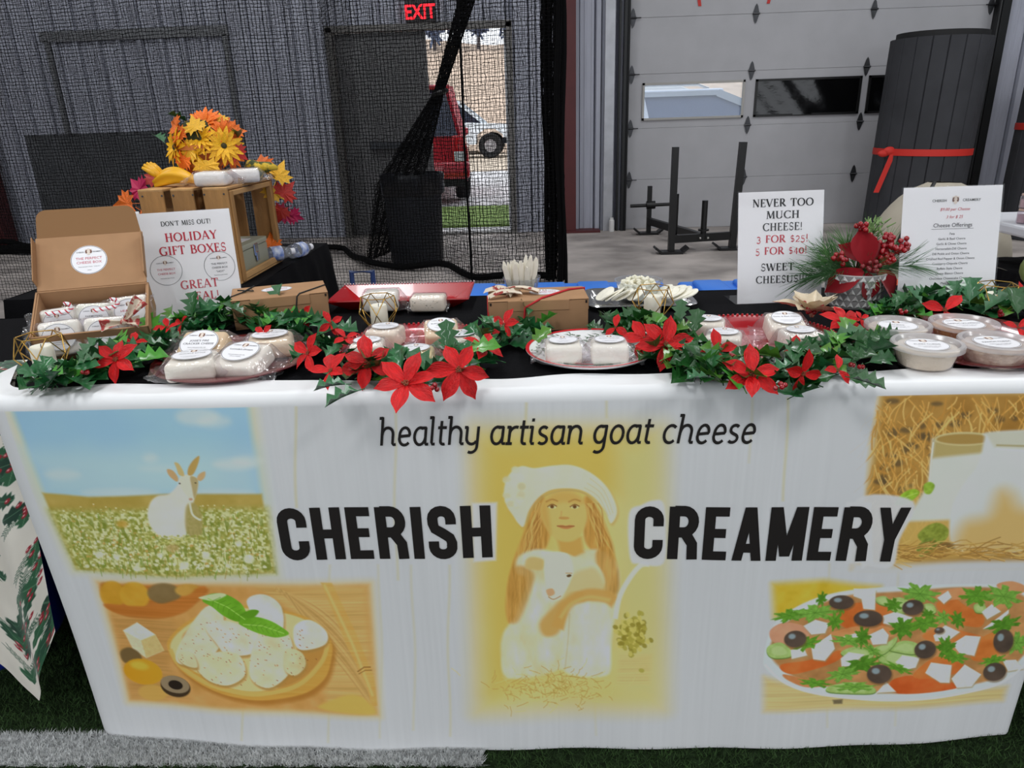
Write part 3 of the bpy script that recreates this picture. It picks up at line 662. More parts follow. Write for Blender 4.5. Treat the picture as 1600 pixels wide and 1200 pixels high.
def sdf(poly, gx, gy):
    d = np.full(gx.shape, 1e9); s = np.ones(gx.shape, bool); n = len(poly); ins = np.zeros(gx.shape, bool)
    for i in range(n):
        a = poly[i]; b = poly[(i + 1) % n]; e = b - a; wx = gx - a[0]; wy = gy - a[1]
        q = np.clip((wx * e[0] + wy * e[1]) / (e @ e + 1e-12), 0, 1)
        d = np.minimum(d, (wx - e[0] * q) ** 2 + (wy - e[1] * q) ** 2)
        c = (a[1] > gy) != (b[1] > gy)
        with np.errstate(divide='ignore', invalid='ignore'):
            xs = a[0] + (gy - a[1]) / (b[1] - a[1] + 1e-12) * e[0]
        ins ^= c & (gx < xs)
    d = np.sqrt(d)
    return np.where(ins, -d, d)
def fill(pts, col, soft=1.0, alpha=1.0, tex=None, tamp=0.0, mask=None):
    p = toc(pts); m = soft + 2
    x0 = int(max(0, p[:, 0].min() - m)); x1 = int(min(NX, p[:, 0].max() + m + 1)); y0 = int(max(0, p[:, 1].min() - m)); y1 = int(min(NZ, p[:, 1].max() + m + 1))
    if x1 <= x0 or y1 <= y0: return
    gx, gy = np.meshgrid(np.arange(x0, x1), np.arange(y0, y1))
    a = np.clip(0.5 - sdf(p, gx, gy) / (2 * soft), 0, 1); a = a * a * (3 - 2 * a) * alpha
    if mask is not None: a = a * mask[y0:y1, x0:x1]
    c = np.ones(a.shape + (3,)) * np.asarray(col, float)
    if tex is not None: c = c + (tex[y0:y1, x0:x1, None] - 0.5) * 2 * np.asarray(tamp, float)
    img[y0:y1, x0:x1] = img[y0:y1, x0:x1] * (1 - a[..., None]) + c * a[..., None]
def ell(cx, cy, rx, ry, col, soft=1.0, alpha=1.0, rot=0.0, n=26, **k):
    a = np.linspace(0, TAU, n, endpoint=False); x = rx * np.cos(a); y = ry * np.sin(a); c, s = math.cos(R(rot)), math.sin(R(rot))
    fill(np.stack([cx + x * c - y * s, cy + x * s + y * c], 1), col, soft, alpha, **k)
def smooth_pts(pts, n=6, closed=True):
    P_ = np.asarray(pts, float); K = len(P_); out = []
    rngk = range(K) if closed else range(K - 1)
    for i in rngk:
        p0, p1, p2, p3 = (P_[(i - 1) % K], P_[i], P_[(i + 1) % K], P_[(i + 2) % K]) if closed else (P_[max(i - 1, 0)], P_[i], P_[i + 1], P_[min(i + 2, K - 1)])
        for j in range(n):
            t = j / n
            out.append(0.5 * (2 * p1 + (p2 - p0) * t + (2 * p0 - 5 * p1 + 4 * p2 - p3) * t * t + (3 * p1 - p0 - 3 * p2 + p3) * t ** 3))
    if not closed: out.append(P_[-1])
    return np.array(out)
def sfill(pts, *a, **k): fill(smooth_pts(pts), *a, **k)
def stroke(pts, w, col, soft=0.8, alpha=1.0, w2=None, **k):
    p = np.asarray(pts, float); n = len(p)
    t = np.gradient(p, axis=0); t /= np.linalg.norm(t, axis=1)[:, None] + 1e-9
    nn = np.stack([-t[:, 1], t[:, 0]], 1); ww = (np.linspace(w, w if w2 is None else w2, n) / 2)[:, None]
    fill(np.concatenate([p + nn * ww, (p - nn * ww)[::-1]]), col, soft, alpha, **k)
def Zm(ox, oy, s): return lambda pts: [(ox + x * s, oy + y * s) for x, y in pts]
n_fine = vnoise(0.006, 0.006, 2, 1); n_mid = vnoise(0.03, 0.03, 3, 2); n_big = vnoise(0.16, 0.12, 3, 3)
n_vert = vnoise(0.006, 0.3, 2, 4); n_hair = vnoise(0.005, 0.05, 3, 5); n_fold = vnoise(0.022, 0.05, 3, 12); n_spk = vnoise(0.0045, 0.0045, 1, 6)

# --- paper: faint vertical fading and drip stains
img += (n_vert[..., None] - 0.5) * np.array([5, 5, 5])
for x0_, x1_, yb, al in ((462, 474, 790, .5), (618, 622, 905, .4), (821, 823, 660, .55), (949, 947, 650, .45), (1228, 1215, 780, .5), (700, 702, 1150, .35), (1172, 1160, 720, .25), (375, 378, 1160, .35), (520, 515, 1160, .3), (640, 648, 1140, .28), (590, 596, 1150, .25), (930, 932, 1150, .2), (1300, 1296, 1140, .22), (1405, 1402, 1140, .2)):
    ys = np.linspace(600 if yb < 1000 else 880, yb, 20)
    stroke(np.stack([np.interp(ys, [600, 1100], [x0_, x1_]) + 2 * np.sin(ys / 37 + x0_), ys], 1), 3.4, (196, 186, 130), 2.2, al)

# --- picture: goat in a flowering meadow
GQ = [(20, 632), (392, 625), (412, 760), (430, 893), (280, 902), (115, 895), (62, 760)]
fill([(14, 628), (397, 622), (436, 897), (280, 906), (108, 899), (55, 760)], (205, 203, 160), 16, .9)
fill([(22, 633), (390, 628), (412, 774), (72, 776)], (150, 188, 208), 7, 1, n_big, (8, 8, 6))
fill([(40, 700), (402, 700), (412, 776), (72, 776)], (176, 202, 208), 26, .75, n_big, (6, 6, 6))
for cx, cy, rx, ry, al in ((312, 648, 34, 14, .6), (338, 655, 26, 10, .5), (370, 722, 34, 9, .6), (390, 716, 24, 8, .5), (238, 713, 11, 7, .5), (100, 740, 28, 9, .45), (190, 768, 60, 7, .5), (350, 766, 50, 5, .5), (250, 730, 30, 5, .3)):
    ell(cx, cy, rx, ry, (206, 212, 204), 7, al)
field = [(66, 770), (100, 772), (140, 775), (200, 773), (260, 770), (330, 769), (412, 768), (430, 893), (280, 902), (114, 895)]
fill(field, (176, 152, 74), 3, 1, n_mid, (12, 12, 14))
fill([(74, 798), (420, 790), (430, 893), (280, 902), (114, 895)], (160, 160, 78), 9, 1, n_fine, (34, 30, 40))
fmask = np.clip(n_spk * 3 - 1.15, 0, 1)
fill([(80, 800), (420, 792), (429, 891), (280, 900), (116, 893)], (214, 214, 164), 8, .85, mask=fmask)
fill([(90, 812), (422, 806), (430, 893), (280, 902), (116, 895)], (116, 128, 44), 8, .7, mask=np.clip((vnoise(.004, .012, 1, 9) - .62) * 5, 0, 1))
for i in range(520):
    y = 786 + 108 * rng.random() ** .8; x = np.interp(y, [770, 893], [72, 118]) + 6 + rng.random() * (np.interp(y, [770, 893], [412, 428]) - np.interp(y, [770, 893], [72, 118]) - 14)
    k = (y - 770) / 120
    r = .9 + 2.0 * k * rng.random(); ell(x, y, r * 1.3, r, (224, 222, 186) if rng.random() < .8 else (196, 160, 84), .9, .8, n=8)
    if i % 2: stroke([(x, y), (x + rng.normal(0, 2), y + 5 + 9 * k)], 1.3, (112 + 50 * rng.random(), 126 + 30 * rng.random(), 46), .7, .7)
for x, y, r in ((390, 872, 9), (288, 884, 8), (152, 870, 7), (180, 872, 6), (322, 868, 7), (212, 890, 6), (250, 868, 5), (374, 848, 6)): ell(x, y, r, r * .85, (222, 224, 190), 2.4, .9, tex=n_fine, tamp=(14, 14, 20))
ell(192, 818, 9, 6, (192, 152, 62), 4, .8); ell(270, 856, 10, 7, (182, 150, 90), 4, .6)
G = Zm(0, 580, .375)
sfill(G([(618, 600), (630, 545), (660, 515), (710, 505), (745, 470), (760, 440), (800, 428), (822, 450), (812, 540), (790, 560), (782, 640), (770, 690), (690, 695), (640, 660)]), (214, 212, 196), 2.2, 1, n_mid, (8, 8, 8))
sfill(G([(780, 560), (815, 545), (845, 600), (840, 680), (800, 690), (776, 650)]), (168, 152, 92), 2.5, .85)
stroke(smooth_pts(G([(795, 540), (805, 590), (830, 612), (842, 614)]), 5, False), 3.4, (212, 210, 184), 1, 1)
sfill(G([(752, 452), (765, 428), (800, 425), (828, 440), (832, 470), (818, 520), (800, 535), (786, 515), (768, 490)]), (214, 208, 186), 1.5, 1)
sfill(G([(800, 432), (830, 442), (830, 480), (816, 525), (806, 480)]), (172, 152, 100), 1.5, .85)
sfill(G([(704, 402), (728, 408), (748, 436), (744, 454), (722, 440), (706, 420)]), (196, 160, 110), 1.2, 1)
sfill(G([(862, 410), (838, 420), (828, 440), (842, 450), (860, 434)]), (200, 166, 116), 1.2, 1)
sfill(G([(734, 374), (752, 378), (772, 412), (772, 430), (752, 424), (742, 396)]), (198, 176, 116), 1.2, 1)
sfill(G([(838, 345), (834, 376), (812, 422), (790, 424), (792, 396), (812, 364)]), (186, 152, 84), 1.2, 1)
ell(283, 753, 1.6, 1.1, (70, 60, 40), .6); ell(308, 752, 1.5, 1.0, (80, 66, 40), .6); ell(300, 778, 3, 2, (190, 150, 120), 1)
for i in range(90):
    x = 228 + 95 * rng.random(); y = 836 + 14 * rng.random(); ell(x, y, 2.2, 1.8, (196, 194, 120) if rng.random() < .6 else (150, 152, 64), 1, .8, n=8)

# --- picture: feta cubes in a wooden bowl
F = Zm(100, 880, .34375)
FQ = F([(140, 108), (1385, 95), (1425, 680), (270, 665), (215, 400)])
fill(F([(126, 96), (1398, 84), (1436, 690), (260, 676), (200, 400)]), (214, 192, 130), 15, .95)
fill(FQ, (204, 152, 84), 8, 1, n_mid, (12, 14, 16))
n_gr = vnoise(.14, .004, 3, 11)
fill(F([(880, 110), (1370, 105), (1415, 670), (1200, 660), (1150, 300)]), (210, 170, 102), 9, .95, n_gr, (22, 22, 22))
for i in range(16):
    q = i / 15.0
    stroke(smooth_pts(F([(960 + 60 * q, 110 + 30 * q), (1150, 190 + 140 * q), (1290, 330 + 170 * q), (1400, 560 + 90 * q)]), 6, False), 2 + 2 * (i % 3), (176, 130, 66) if i % 2 else (222, 188, 120), 1.8, .55)
sfill(F([(150, 115), (250, 110), (640, 112), (560, 210), (420, 260), (290, 260), (180, 225)]), (186, 112, 46), 4, .95, n_gr, (14, 14, 14))
for cx, cy, rx, ry, c in ((205, 160, 62, 66, (200, 148, 44)), (310, 160, 72, 66, (206, 156, 50)), (450, 145, 80, 50, (128, 106, 66)), (560, 128, 60, 30, (196, 150, 66))):
    ell(100 + cx * .34375, 880 + cy * .34375, rx * .34, ry * .34, c, 3, .95, tex=n_mid, tamp=(12, 12, 12))
sfill(F([(165, 208), (300, 212), (420, 200), (560, 150), (600, 118), (640, 118), (560, 220), (420, 268), (280, 268), (190, 240)]), (190, 116, 48), 3, 1, n_gr, (12, 12, 12))
fill(F([(200, 270), (480, 270), (520, 330), (450, 480), (560, 640), (280, 655), (220, 400)]), (192, 142, 78), 9, .8, n_gr, (20, 20, 20))
for pts, c in (([(246, 335), (315, 292), (400, 345), (440, 418), (352, 462), (290, 425)], (216, 204, 166)), ([(246, 335), (315, 292), (400, 345), (330, 378)], (224, 220, 198)), ([(330, 378), (400, 345), (440, 418), (352, 460)], (206, 182, 118))):
    fill(F(pts), c, 1.8, 1, n_fine, (8, 8, 8))
sfill(F([(228, 440), (270, 415), (320, 440), (325, 480), (250, 490)]), (112, 90, 54), 2.5, .95)
ell(100 + 335 * .34375, 880 + 528 * .34375, 32, 21, (208, 150, 36), 2, 1, 8, tex=n_big, tamp=(10, 10, 10)); ell(100 + 318 * .34375, 880 + 500 * .34375, 15, 7, (226, 184, 70), 5, .8, 8)
ell(100 + 380 * .34375, 880 + 625 * .34375, 24, 13, (206, 164, 80), 3, .85)
ell(100 + 490 * .34375, 880 + 588 * .34375, 25, 17, (66, 50, 32), 1.6, 1, 6); ell(100 + 488 * .34375, 880 + 578 * .34375, 24, 14, (148, 128, 98), 1.2, 1, 6); ell(100 + 490 * .34375, 880 + 580 * .34375, 12, 7.5, (40, 30, 22), 1.2, 1, 6)
bowl = F([(455, 400), (480, 340), (560, 270), (680, 215), (840, 195), (1010, 215), (1140, 260), (1215, 350), (1215, 440), (1180, 530), (1080, 600), (900, 632), (730, 610), (600, 560), (500, 490)])
sfill([(x + 5, y + 7) for x, y in bowl], (176, 116, 46), 5, .8)
sfill(bowl, (208, 158, 72), 2, 1, n_gr, (10, 10, 10))
sfill(F([(470, 400), (500, 340), (590, 268), (700, 228), (840, 208), (1000, 225), (1110, 262), (1180, 340), (1170, 430), (1060, 540), (900, 590), (760, 580), (610, 520), (500, 460)]), (218, 198, 138), 2, 1)
sfill(F([(540, 330), (630, 275), (640, 300), (600, 380), (540, 380)]), (196, 138, 66), 3, .9)
sfill(F([(1000, 430), (1165, 360), (1180, 420), (1080, 530), (960, 570)]), (190, 134, 60), 3, .9)
stroke(smooth_pts(F([(470, 410), (510, 480), (620, 550), (760, 592), (900, 602), (1060, 560), (1170, 450), (1200, 360)]), 6, False), 7, (222, 178, 96), 1.6, .95)
for pts, c in (([(520, 380), (640, 210), (720, 240), (700, 400), (580, 480), (500, 470)], (214, 210, 178)), ([(640, 300), (720, 270), (880, 330), (860, 420), (740, 430), (690, 380)], (220, 216, 190)), ([(830, 180), (910, 145), (990, 200), (990, 320), (900, 300)], (210, 212, 198)), ([(880, 340), (1000, 320), (1040, 380), (1030, 500), (930, 580), (840, 520)], (216, 210, 172)), ([(1050, 290), (1120, 258), (1195, 310), (1190, 370), (1090, 400), (1050, 370)], (220, 218, 200)), ([(590, 470), (680, 420), (790, 430), (820, 520), (740, 570), (640, 545)], (218, 212, 172)), ([(1010, 400), (1080, 410), (1100, 470), (1050, 520), (1000, 490)], (212, 200, 152)), ([(505, 440), (570, 420), (600, 490), (540, 485)], (214, 208, 168))):
    sfill([(x + 1.5, y + 2.5) for x, y in F(pts)], (178, 136, 70), 3.5, .9); sfill([(x - .6, y - 1.4) for x, y in F(pts)], c, 1.6, 1, n_mid, (16, 17, 28))
for i in range(170):
    x, y = 520 + 640 * rng.random(), 250 + 320 * rng.random()
    if (x - 830) ** 2 / 330 ** 2 + (y - 410) ** 2 / 170 ** 2 < 1: ell(100 + x * .34375, 880 + y * .34375, .8 + 1.1 * rng.random(), .7, (186, 126, 60) if rng.random() < .7 else (150, 80, 40), .7, .75, 60 * rng.random(), n=7)
basil1 = F([(625, 175), (660, 145), (730, 145), (800, 185), (830, 240), (830, 265), (780, 272), (720, 245), (670, 205)])
basil2 = F([(790, 275), (850, 248), (930, 262), (1000, 300), (1020, 325), (960, 342), (880, 325), (820, 300)])
for b_, c in ((basil1, (110, 168, 42)), (basil2, (116, 174, 46))): sfill(b_, c, 1.2, 1, n_mid, (22, 22, 16))
sfill(F([(610, 160), (700, 140), (735, 150), (680, 175), (640, 172)]), (206, 214, 170), 1.5, .9)
sfill(F([(800, 240), (850, 215), (885, 222), (850, 255)]), (96, 150, 34), 1.2, 1); stroke(F([(650, 165), (740, 205), (820, 262)]), 1.6, (160, 202, 92), .7, .9); stroke(F([(810, 285), (900, 290), (1000, 322)]), 1.6, (164, 204, 96), .7, .9)
for t in np.linspace(.15, .85, 6):
    x, y = 650 + 170 * t, 160 + 100 * t; stroke(F([(x, y), (x + 34, y - 16)]), 1.0, (86, 140, 30), .6, .7); stroke(F([(x, y), (x - 4, y + 26)]), 1.0, (86, 140, 30), .6, .7)
    x, y = 820 + 170 * t, 284 + 36 * t; stroke(F([(x, y), (x + 26, y - 20)]), 1.0, (90, 146, 34), .6, .7); stroke(F([(x, y), (x + 12, y + 20)]), 1.0, (90, 146, 34), .6, .7)
fill(F([(1170, 82), (1220, 84), (1330, 320), (1410, 520), (1425, 640), (1400, 650), (1380, 560), (1290, 380)]), (212, 166, 88), 2, 1, n_gr, (10, 12, 12)); stroke(F([(1185, 90), (1310, 360), (1405, 600)]), 4, (226, 188, 116), 2.4, .8)
stroke(F([(1335, 490), (1365, 470), (1395, 470)]), 2, (150, 100, 44), .8, .9); stroke(F([(1340, 500), (1370, 484), (1400, 484)]), 1.6, (150, 100, 44), .8, .8)
sfill(F([(1160, 660), (1240, 610), (1310, 592), (1370, 612), (1410, 680)]), (216, 176, 86), 4, .95)

# --- picture: girl in a white hat hugging a goat kid
Gp = [(745, 668), (1030, 668), (1036, 1108), (745, 1112)]
fill(Gp, (212, 194, 116), 34, 1, n_big, (6, 8, 14))
fill([(752, 690), (858, 684), (850, 1060), (765, 1080)], (216, 180, 84), 34, .85); fill([(850, 676), (968, 676), (975, 770), (840, 760)], (214, 178, 80), 28, .75); fill([(960, 690), (1028, 690), (1028, 1090), (970, 1090)], (200, 196, 132), 26, .7)
H_ = Zm(700, 640, .40816)
skin, hair, hairD, cloth = (218, 186, 108), (198, 148, 72), (172, 118, 54), (213, 210, 178)
for pts in ([(330, 330), (370, 330), (390, 420), (385, 500), (350, 560), (330, 640), (300, 720), (280, 800), (235, 820), (222, 760), (232, 650), (262, 540), (300, 440)], [(520, 330), (560, 350), (600, 430), (630, 520), (648, 620), (650, 700), (600, 700), (575, 620), (550, 540), (520, 480)]):
    sfill(H_(pts), hair, 3, 1, n_hair, (26, 26, 20))
for i in range(70):
    sgn = rng.random() < .5
    if sgn: x0, x1 = 340 + 45 * rng.random(), 240 + 90 * rng.random(); y1 = 640 + 170 * rng.random()
    else: x0, x1 = 525 + 50 * rng.random(), 585 + 65 * rng.random(); y1 = 560 + 140 * rng.random()
    ys = np.linspace(350, y1, 12); xs = x0 + (x1 - x0) * ((ys - 350) / (y1 - 350)) ** .8 + 7 * np.sin(ys / 22 + rng.random() * 6)
    stroke(H_(list(zip(xs, ys))), 1.6, hairD if rng.random() < .55 else (222, 184, 104), .8, .6)
sfill(H_([(270, 560), (340, 530), (420, 540), (530, 530), (600, 540), (655, 620), (650, 760), (620, 860), (610, 1010), (450, 1000), (330, 1000), (230, 1030), (205, 960), (240, 850), (270, 760), (300, 650), (262, 620)]), cloth, 4, 1, n_fold, (10, 16, 40))
sfill(H_([(220, 840), (330, 760), (420, 800), (430, 990), (250, 1030), (205, 950)]), (214, 210, 178), 4, 1, n_fold, (10, 16, 40))
sfill(H_([(235, 650), (255, 600), (300, 600), (330, 640), (300, 740), (270, 810), (240, 815), (225, 750)]), hair, 5, .8, n_hair, (22, 22, 18))
sfill(H_([(565, 540), (610, 520), (650, 610), (648, 700), (604, 706), (575, 620)]), hair, 4, .9, n_hair, (26, 26, 20))
fill(H_([(415, 480), (510, 480), (520, 540), (480, 562), (430, 545)]), (206, 164, 84), 4, 1)
sfill(H_([(352, 380), (372, 330), (420, 305), (480, 308), (520, 345), (532, 400), (520, 450), (490, 490), (450, 500), (405, 485), (372, 440)]), skin, 2.5, 1)
sfill(H_([(372, 340), (420, 306), (480, 308), (522, 345), (500, 352), (440, 345), (390, 360)]), (208, 164, 84), 6, .7)
sfill(H_([(352, 380), (372, 340), (386, 400), (392, 470), (372, 440)]), (206, 160, 80), 5, .7)
for ex in (398, 484):
    ell(700 + ex * .40816, 640 + 364 * .40816, 6.6, 2.8, (226, 206, 150), .9); ell(700 + ex * .40816, 640 + 363 * .40816, 3.0, 2.7, (110, 74, 36), .8); stroke(smooth_pts(H_([(ex - 18, 364), (ex, 354), (ex + 18, 362)]), 4, False), 1.8, (134, 90, 44), .7, .9)
    stroke(smooth_pts(H_([(ex - 24, 345), (ex, 335), (ex + 22, 342)]), 4, False), 2.4, (178, 128, 62), 1.1, .75)
stroke(smooth_pts(H_([(434, 380), (432, 400), (426, 408)]), 4, False), 2, (198, 154, 82), 1.3, .5); ell(700 + 444 * .40816, 640 + 407 * .40816, 8, 2.2, (190, 138, 70), 1.2, .7)
sfill(H_([(416, 438), (436, 434), (450, 437), (466, 434), (484, 438), (462, 448), (440, 448)]), (192, 124, 72), 1, .85); stroke(H_([(416, 438), (450, 440), (484, 438)]), 1.2, (150, 90, 48), .6, .8)
hat = H_([(270, 430), (250, 400), (225, 360), (215, 300), (235, 240), (280, 208), (330, 215), (400, 205), (470, 203), (540, 230), (600, 280), (635, 340), (645, 390), (622, 428), (600, 380), (560, 330), (510, 300), (450, 292), (390, 300), (345, 330), (310, 380), (290, 440)])
sfill([(x + 2, y + 3) for x, y in hat], (196, 162, 88), 4, .7); sfill(hat, (216, 213, 186), 1.8, 1, n_mid, (8, 8, 10))
for off in (0, 18, 36): stroke(smooth_pts(H_([(520 + off * .6, 290 - off), (575 + off * .6, 325 - off * .6), (612 + off * .5, 400 - off * .3)]), 5, False), 1.4, (192, 184, 140), 1, .6)
stroke(smooth_pts(H_([(300, 425), (325, 370), (370, 322), (450, 300), (520, 312), (575, 355)]), 6, False), 2.2, (190, 164, 100), 1.4, .7)
for i in range(22):
    a = rng.random() * TAU; ell(700 + (252 + 30 * math.cos(a)) * .40816, 640 + (290 + 70 * math.sin(a)) * .40816, 6, 5, (219, 216, 192) if i % 2 else (200, 194, 150), 2, .6)
sfill(H_([(350, 820), (400, 760), (460, 700), (510, 690), (520, 740), (450, 800), (420, 860), (370, 870)]), (204, 160, 84), 5, .9)
sfill(H_([(380, 690), (370, 620), (372, 570), (400, 545), (450, 545), (490, 560), (570, 590), (600, 660), (560, 700), (470, 690), (440, 720), (400, 730)]), (214, 209, 176), 3, 1, n_mid, (8, 8, 12))
sfill(H_([(460, 640), (560, 600), (605, 690), (520, 690), (440, 730)]), (206, 184, 118), 6, .7)
stroke(smooth_pts(H_([(420, 840), (450, 760), (520, 710), (600, 712), (640, 735)]), 6, False), 20, (206, 160, 84), 4, .95); stroke(smooth_pts(H_([(430, 800), (470, 745), (540, 715), (620, 728)]), 6, False), 6, (222, 186, 112), 3, .7)
sfill(H_([(300, 570), (330, 560), (370, 575), (360, 610), (320, 610), (295, 600)]), (204, 178, 110), 3, .9)
sfill(H_([(380, 545), (455, 545), (480, 600), (470, 650), (440, 710), (410, 728), (384, 720), (372, 660), (368, 590)]), (219, 215, 190), 2, 1)
sfill(H_([(376, 690), (400, 684), (408, 704), (386, 714)]), (204, 158, 110), 1.4, .9); stroke(smooth_pts(H_([(384, 716), (404, 726), (432, 712)]), 4, False), 1.4, (170, 126, 70), .8, .9)
ell(700 + 463 * .40816, 640 + 632 * .40816, 3.8, 2.2, (96, 72, 38), .9, 1, -12); stroke(H_([(450, 622), (475, 622)]), 1.2, (176, 136, 70), .7, .8)
sfill(H_([(470, 760), (560, 740), (625, 800), (620, 940), (605, 1020), (450, 1010), (445, 900)]), (210, 210, 188), 4, .95, n_fold, (8, 12, 26))
stroke(smooth_pts(H_([(465, 780), (460, 880), (448, 1000)]), 5, False), 1.6, (190, 176, 120), 1.4, .6)
stroke(smooth_pts(H_([(640, 800), (655, 720), (690, 650), (735, 595), (770, 590)]), 6, False), 8, (212, 212, 196), 1.6, .95)
fill(H_([(655, 940), (780, 940), (770, 1050), (650, 1050)]), (208, 190, 122), 6, .8, n_gr, (14, 14, 14))
for i in range(190):
    x, y = 712 + rng.normal(0, 28), 862 + rng.normal(0, 34); ell(700 + x * .40816, 640 + y * .40816, 4.6, 3.4, ((176, 164, 70), (206, 194, 104), (150, 136, 50))[i % 3], 1.1, .85, 90 * rng.random(), n=8)
for i in range(330):
    x = 400 + rng.normal(0, 100); y = 1065 + rng.normal(0, 34); a = rng.random() * TAU; l = 16 + 34 * rng.random()
    stroke(H_([(x, y), (x + l * .5 * math.cos(a) + 4, y + l * .4 * math.sin(a)), (x + l * math.cos(a), y + l * .8 * math.sin(a))]), 1.3, (218, 200, 128) if rng.random() < .55 else (188, 158, 74), .7, .65)

# --- picture: milk jug and glass in straw
K_ = Zm(1100, 580, .3125)
fill(K_([(850, 88), (2300, 84), (2300, 992), (740, 988), (790, 660)]), (206, 176, 110), 9, .9)
fill(K_([(880, 105), (2300, 100), (2300, 975), (820, 975), (800, 660), (845, 400)]), (168, 124, 58), 6, 1, n_mid, (18, 18, 14))
for i in range(34):
    x, y = (870 + 300 * rng.random(), 120 + 530 * rng.random()) if i < 24 else (1200 + 900 * rng.random(), 130 + 130 * rng.random())
    ell(1100 + x * .3125, 580 + y * .3125, 5 + 6 * rng.random(), 3 + 4 * rng.random(), (96, 78, 52), 2.5, .75)
for i in range(420):
    x = 830 + 1400 * rng.random() if i < 260 else 830 + 320 * rng.random(); y = 110 + (640 if x < 1180 else 210) * rng.random(); a = R(40 + 100 * rng.random()); l = 60 + 130 * rng.random()
    q = rng.normal(0, 18)
    stroke(smooth_pts(K_([(x, y), (x + .5 * l * math.cos(a) + q, y + .5 * l * math.sin(a)), (x + l * math.cos(a), y + l * math.sin(a))]), 3, False), 1.3 + 1.2 * rng.random(), ((212, 164, 84), (188, 136, 62), (226, 186, 110))[i % 3], .8, .8, mask=None)
fill(K_([(740, 955), (2300, 955), (2300, 1010), (740, 1010)]), tuple(PAPER), 7, .95); fill(K_([(760, 40), (2300, 40), (2300, 92), (760, 96)]), tuple(PAPER), 4, .97)
fill([(1300, 590), (1372, 590), (1364, 640), (1352, 700), (1346, 790), (1300, 800)], tuple(PAPER), 3, .95)
fill(K_([(1000, 560), (1300, 740), (1260, 930), (950, 960), (960, 740)]), (204, 170, 92), 14, .9)
fill(K_([(1130, 330), (1500, 320), (1500, 720), (1240, 740), (1000, 745), (1110, 560)]), (204, 206, 196), 4, 1, n_big, (6, 6, 6))
fill(K_([(1138, 340), (1400, 335), (1390, 400), (1130, 425)]), (178, 158, 98), 4, .95)
ell(1100 + 1290 * .3125, 580 + 330 * .3125, 47, 11, (198, 184, 132), 1.2); ell(1100 + 1290 * .3125, 580 + 331 * .3125, 43, 8, (168, 136, 74), 1.5)
stroke(smooth_pts(K_([(1135, 345), (1125, 440), (1118, 560)]), 4, False), 2.4, (222, 220, 204), .9, .9)
sfill(K_([(1390, 330), (1400, 300), (1600, 284), (1900, 280), (2100, 300), (2140, 480), (2200, 760), (2150, 930), (1700, 930), (1300, 915), (1235, 860), (1230, 700), (1290, 560), (1360, 460)]), (204, 206, 202), 3, 1, n_big, (5, 5, 5))
fill(K_([(1395, 300), (1700, 285), (2090, 300), (2080, 375), (1700, 385), (1440, 372)]), (196, 194, 172), 3, .8); stroke(K_([(1450, 362), (1600, 366), (1900, 362)]), 3, (168, 156, 108), 1, .8); stroke(K_([(1450, 380), (1600, 392), (1900, 392)]), 2, (224, 224, 214), 1, .8)
sfill(K_([(1470, 600), (1530, 610), (1600, 680), (1800, 690), (2000, 720), (2050, 910), (1300, 915), (1250, 880), (1300, 760), (1420, 720)]), (206, 172, 104), 18, .95)
for p_, c in ((K_([(945, 655), (985, 600), (1040, 580), (1068, 600), (1030, 640), (980, 662)]), (150, 186, 54)), (K_([(1090, 560), (1120, 545), (1145, 565), (1125, 605), (1095, 600)]), (144, 176, 60)), (K_([(1065, 815), (1110, 770), (1170, 755), (1220, 790), (1210, 840), (1160, 870), (1090, 850)]), (138, 148, 58)), (K_([(1060, 880), (1120, 830), (1160, 850), (1150, 900), (1090, 930)]), (124, 136, 56))):
    sfill(p_, c, 1.4, 1, n_fine, (22, 22, 14))
stroke(K_([(960, 650), (1010, 615), (1060, 600)]), 1.2, (190, 212, 110), .6, .8)
ell(1100 + 1210 * .3125, 580 + 880 * .3125, 14, 8, (110, 84, 46), 3, .8)
for i in range(240):
    x = 820 + 1300 * rng.random(); y = min(945, 905 + rng.normal(0, 20)); a = rng.normal(0, .3); l = 60 + 120 * rng.random()
    stroke(smooth_pts(K_([(x, y), (x + .5 * l, y + .5 * l * math.sin(a) + rng.normal(0, 12)), (x + l, y + l * math.sin(a))]), 3, False), 1.6, ((216, 178, 104), (186, 142, 70), (156, 112, 54))[i % 3], .8, .85)

# --- picture: greek salad on an oval plate
S_ = Zm(1100, 870, .3125)
fill(S_([(340, 130), (600, 118), (760, 140), (880, 150), (700, 260), (350, 300)]), (206, 176, 54), 9, 1, n_mid, (14, 16, 20))
fill(S_([(300, 600), (600, 690), (1000, 730), (1560, 700), (1540, 775), (300, 775)]), (208, 186, 122), 9, .95, n_gr, (16, 16, 16))
plate = S_([(300, 500), (330, 380), (400, 290), (560, 210), (760, 165), (1000, 150), (1300, 150), (1560, 170), (1720, 260), (1760, 400), (1680, 560), (1520, 680), (1300, 720), (1050, 730), (800, 725), (560, 690), (400, 630), (310, 560)])
sfill(plate, (202, 210, 208), 2, 1, n_big, (5, 5, 5))
sfill(S_([(330, 480), (370, 370), (480, 290), (700, 200), (1000, 175), (1300, 165), (1560, 190), (1700, 290), (1720, 420), (1600, 580), (1480, 660), (1250, 690), (1000, 700), (750, 680), (540, 640), (400, 570)]), (186, 134, 82), 3, 1, n_mid, (28, 22, 18))
tom, cuc, fet, oli, par = [], [], [], [], []
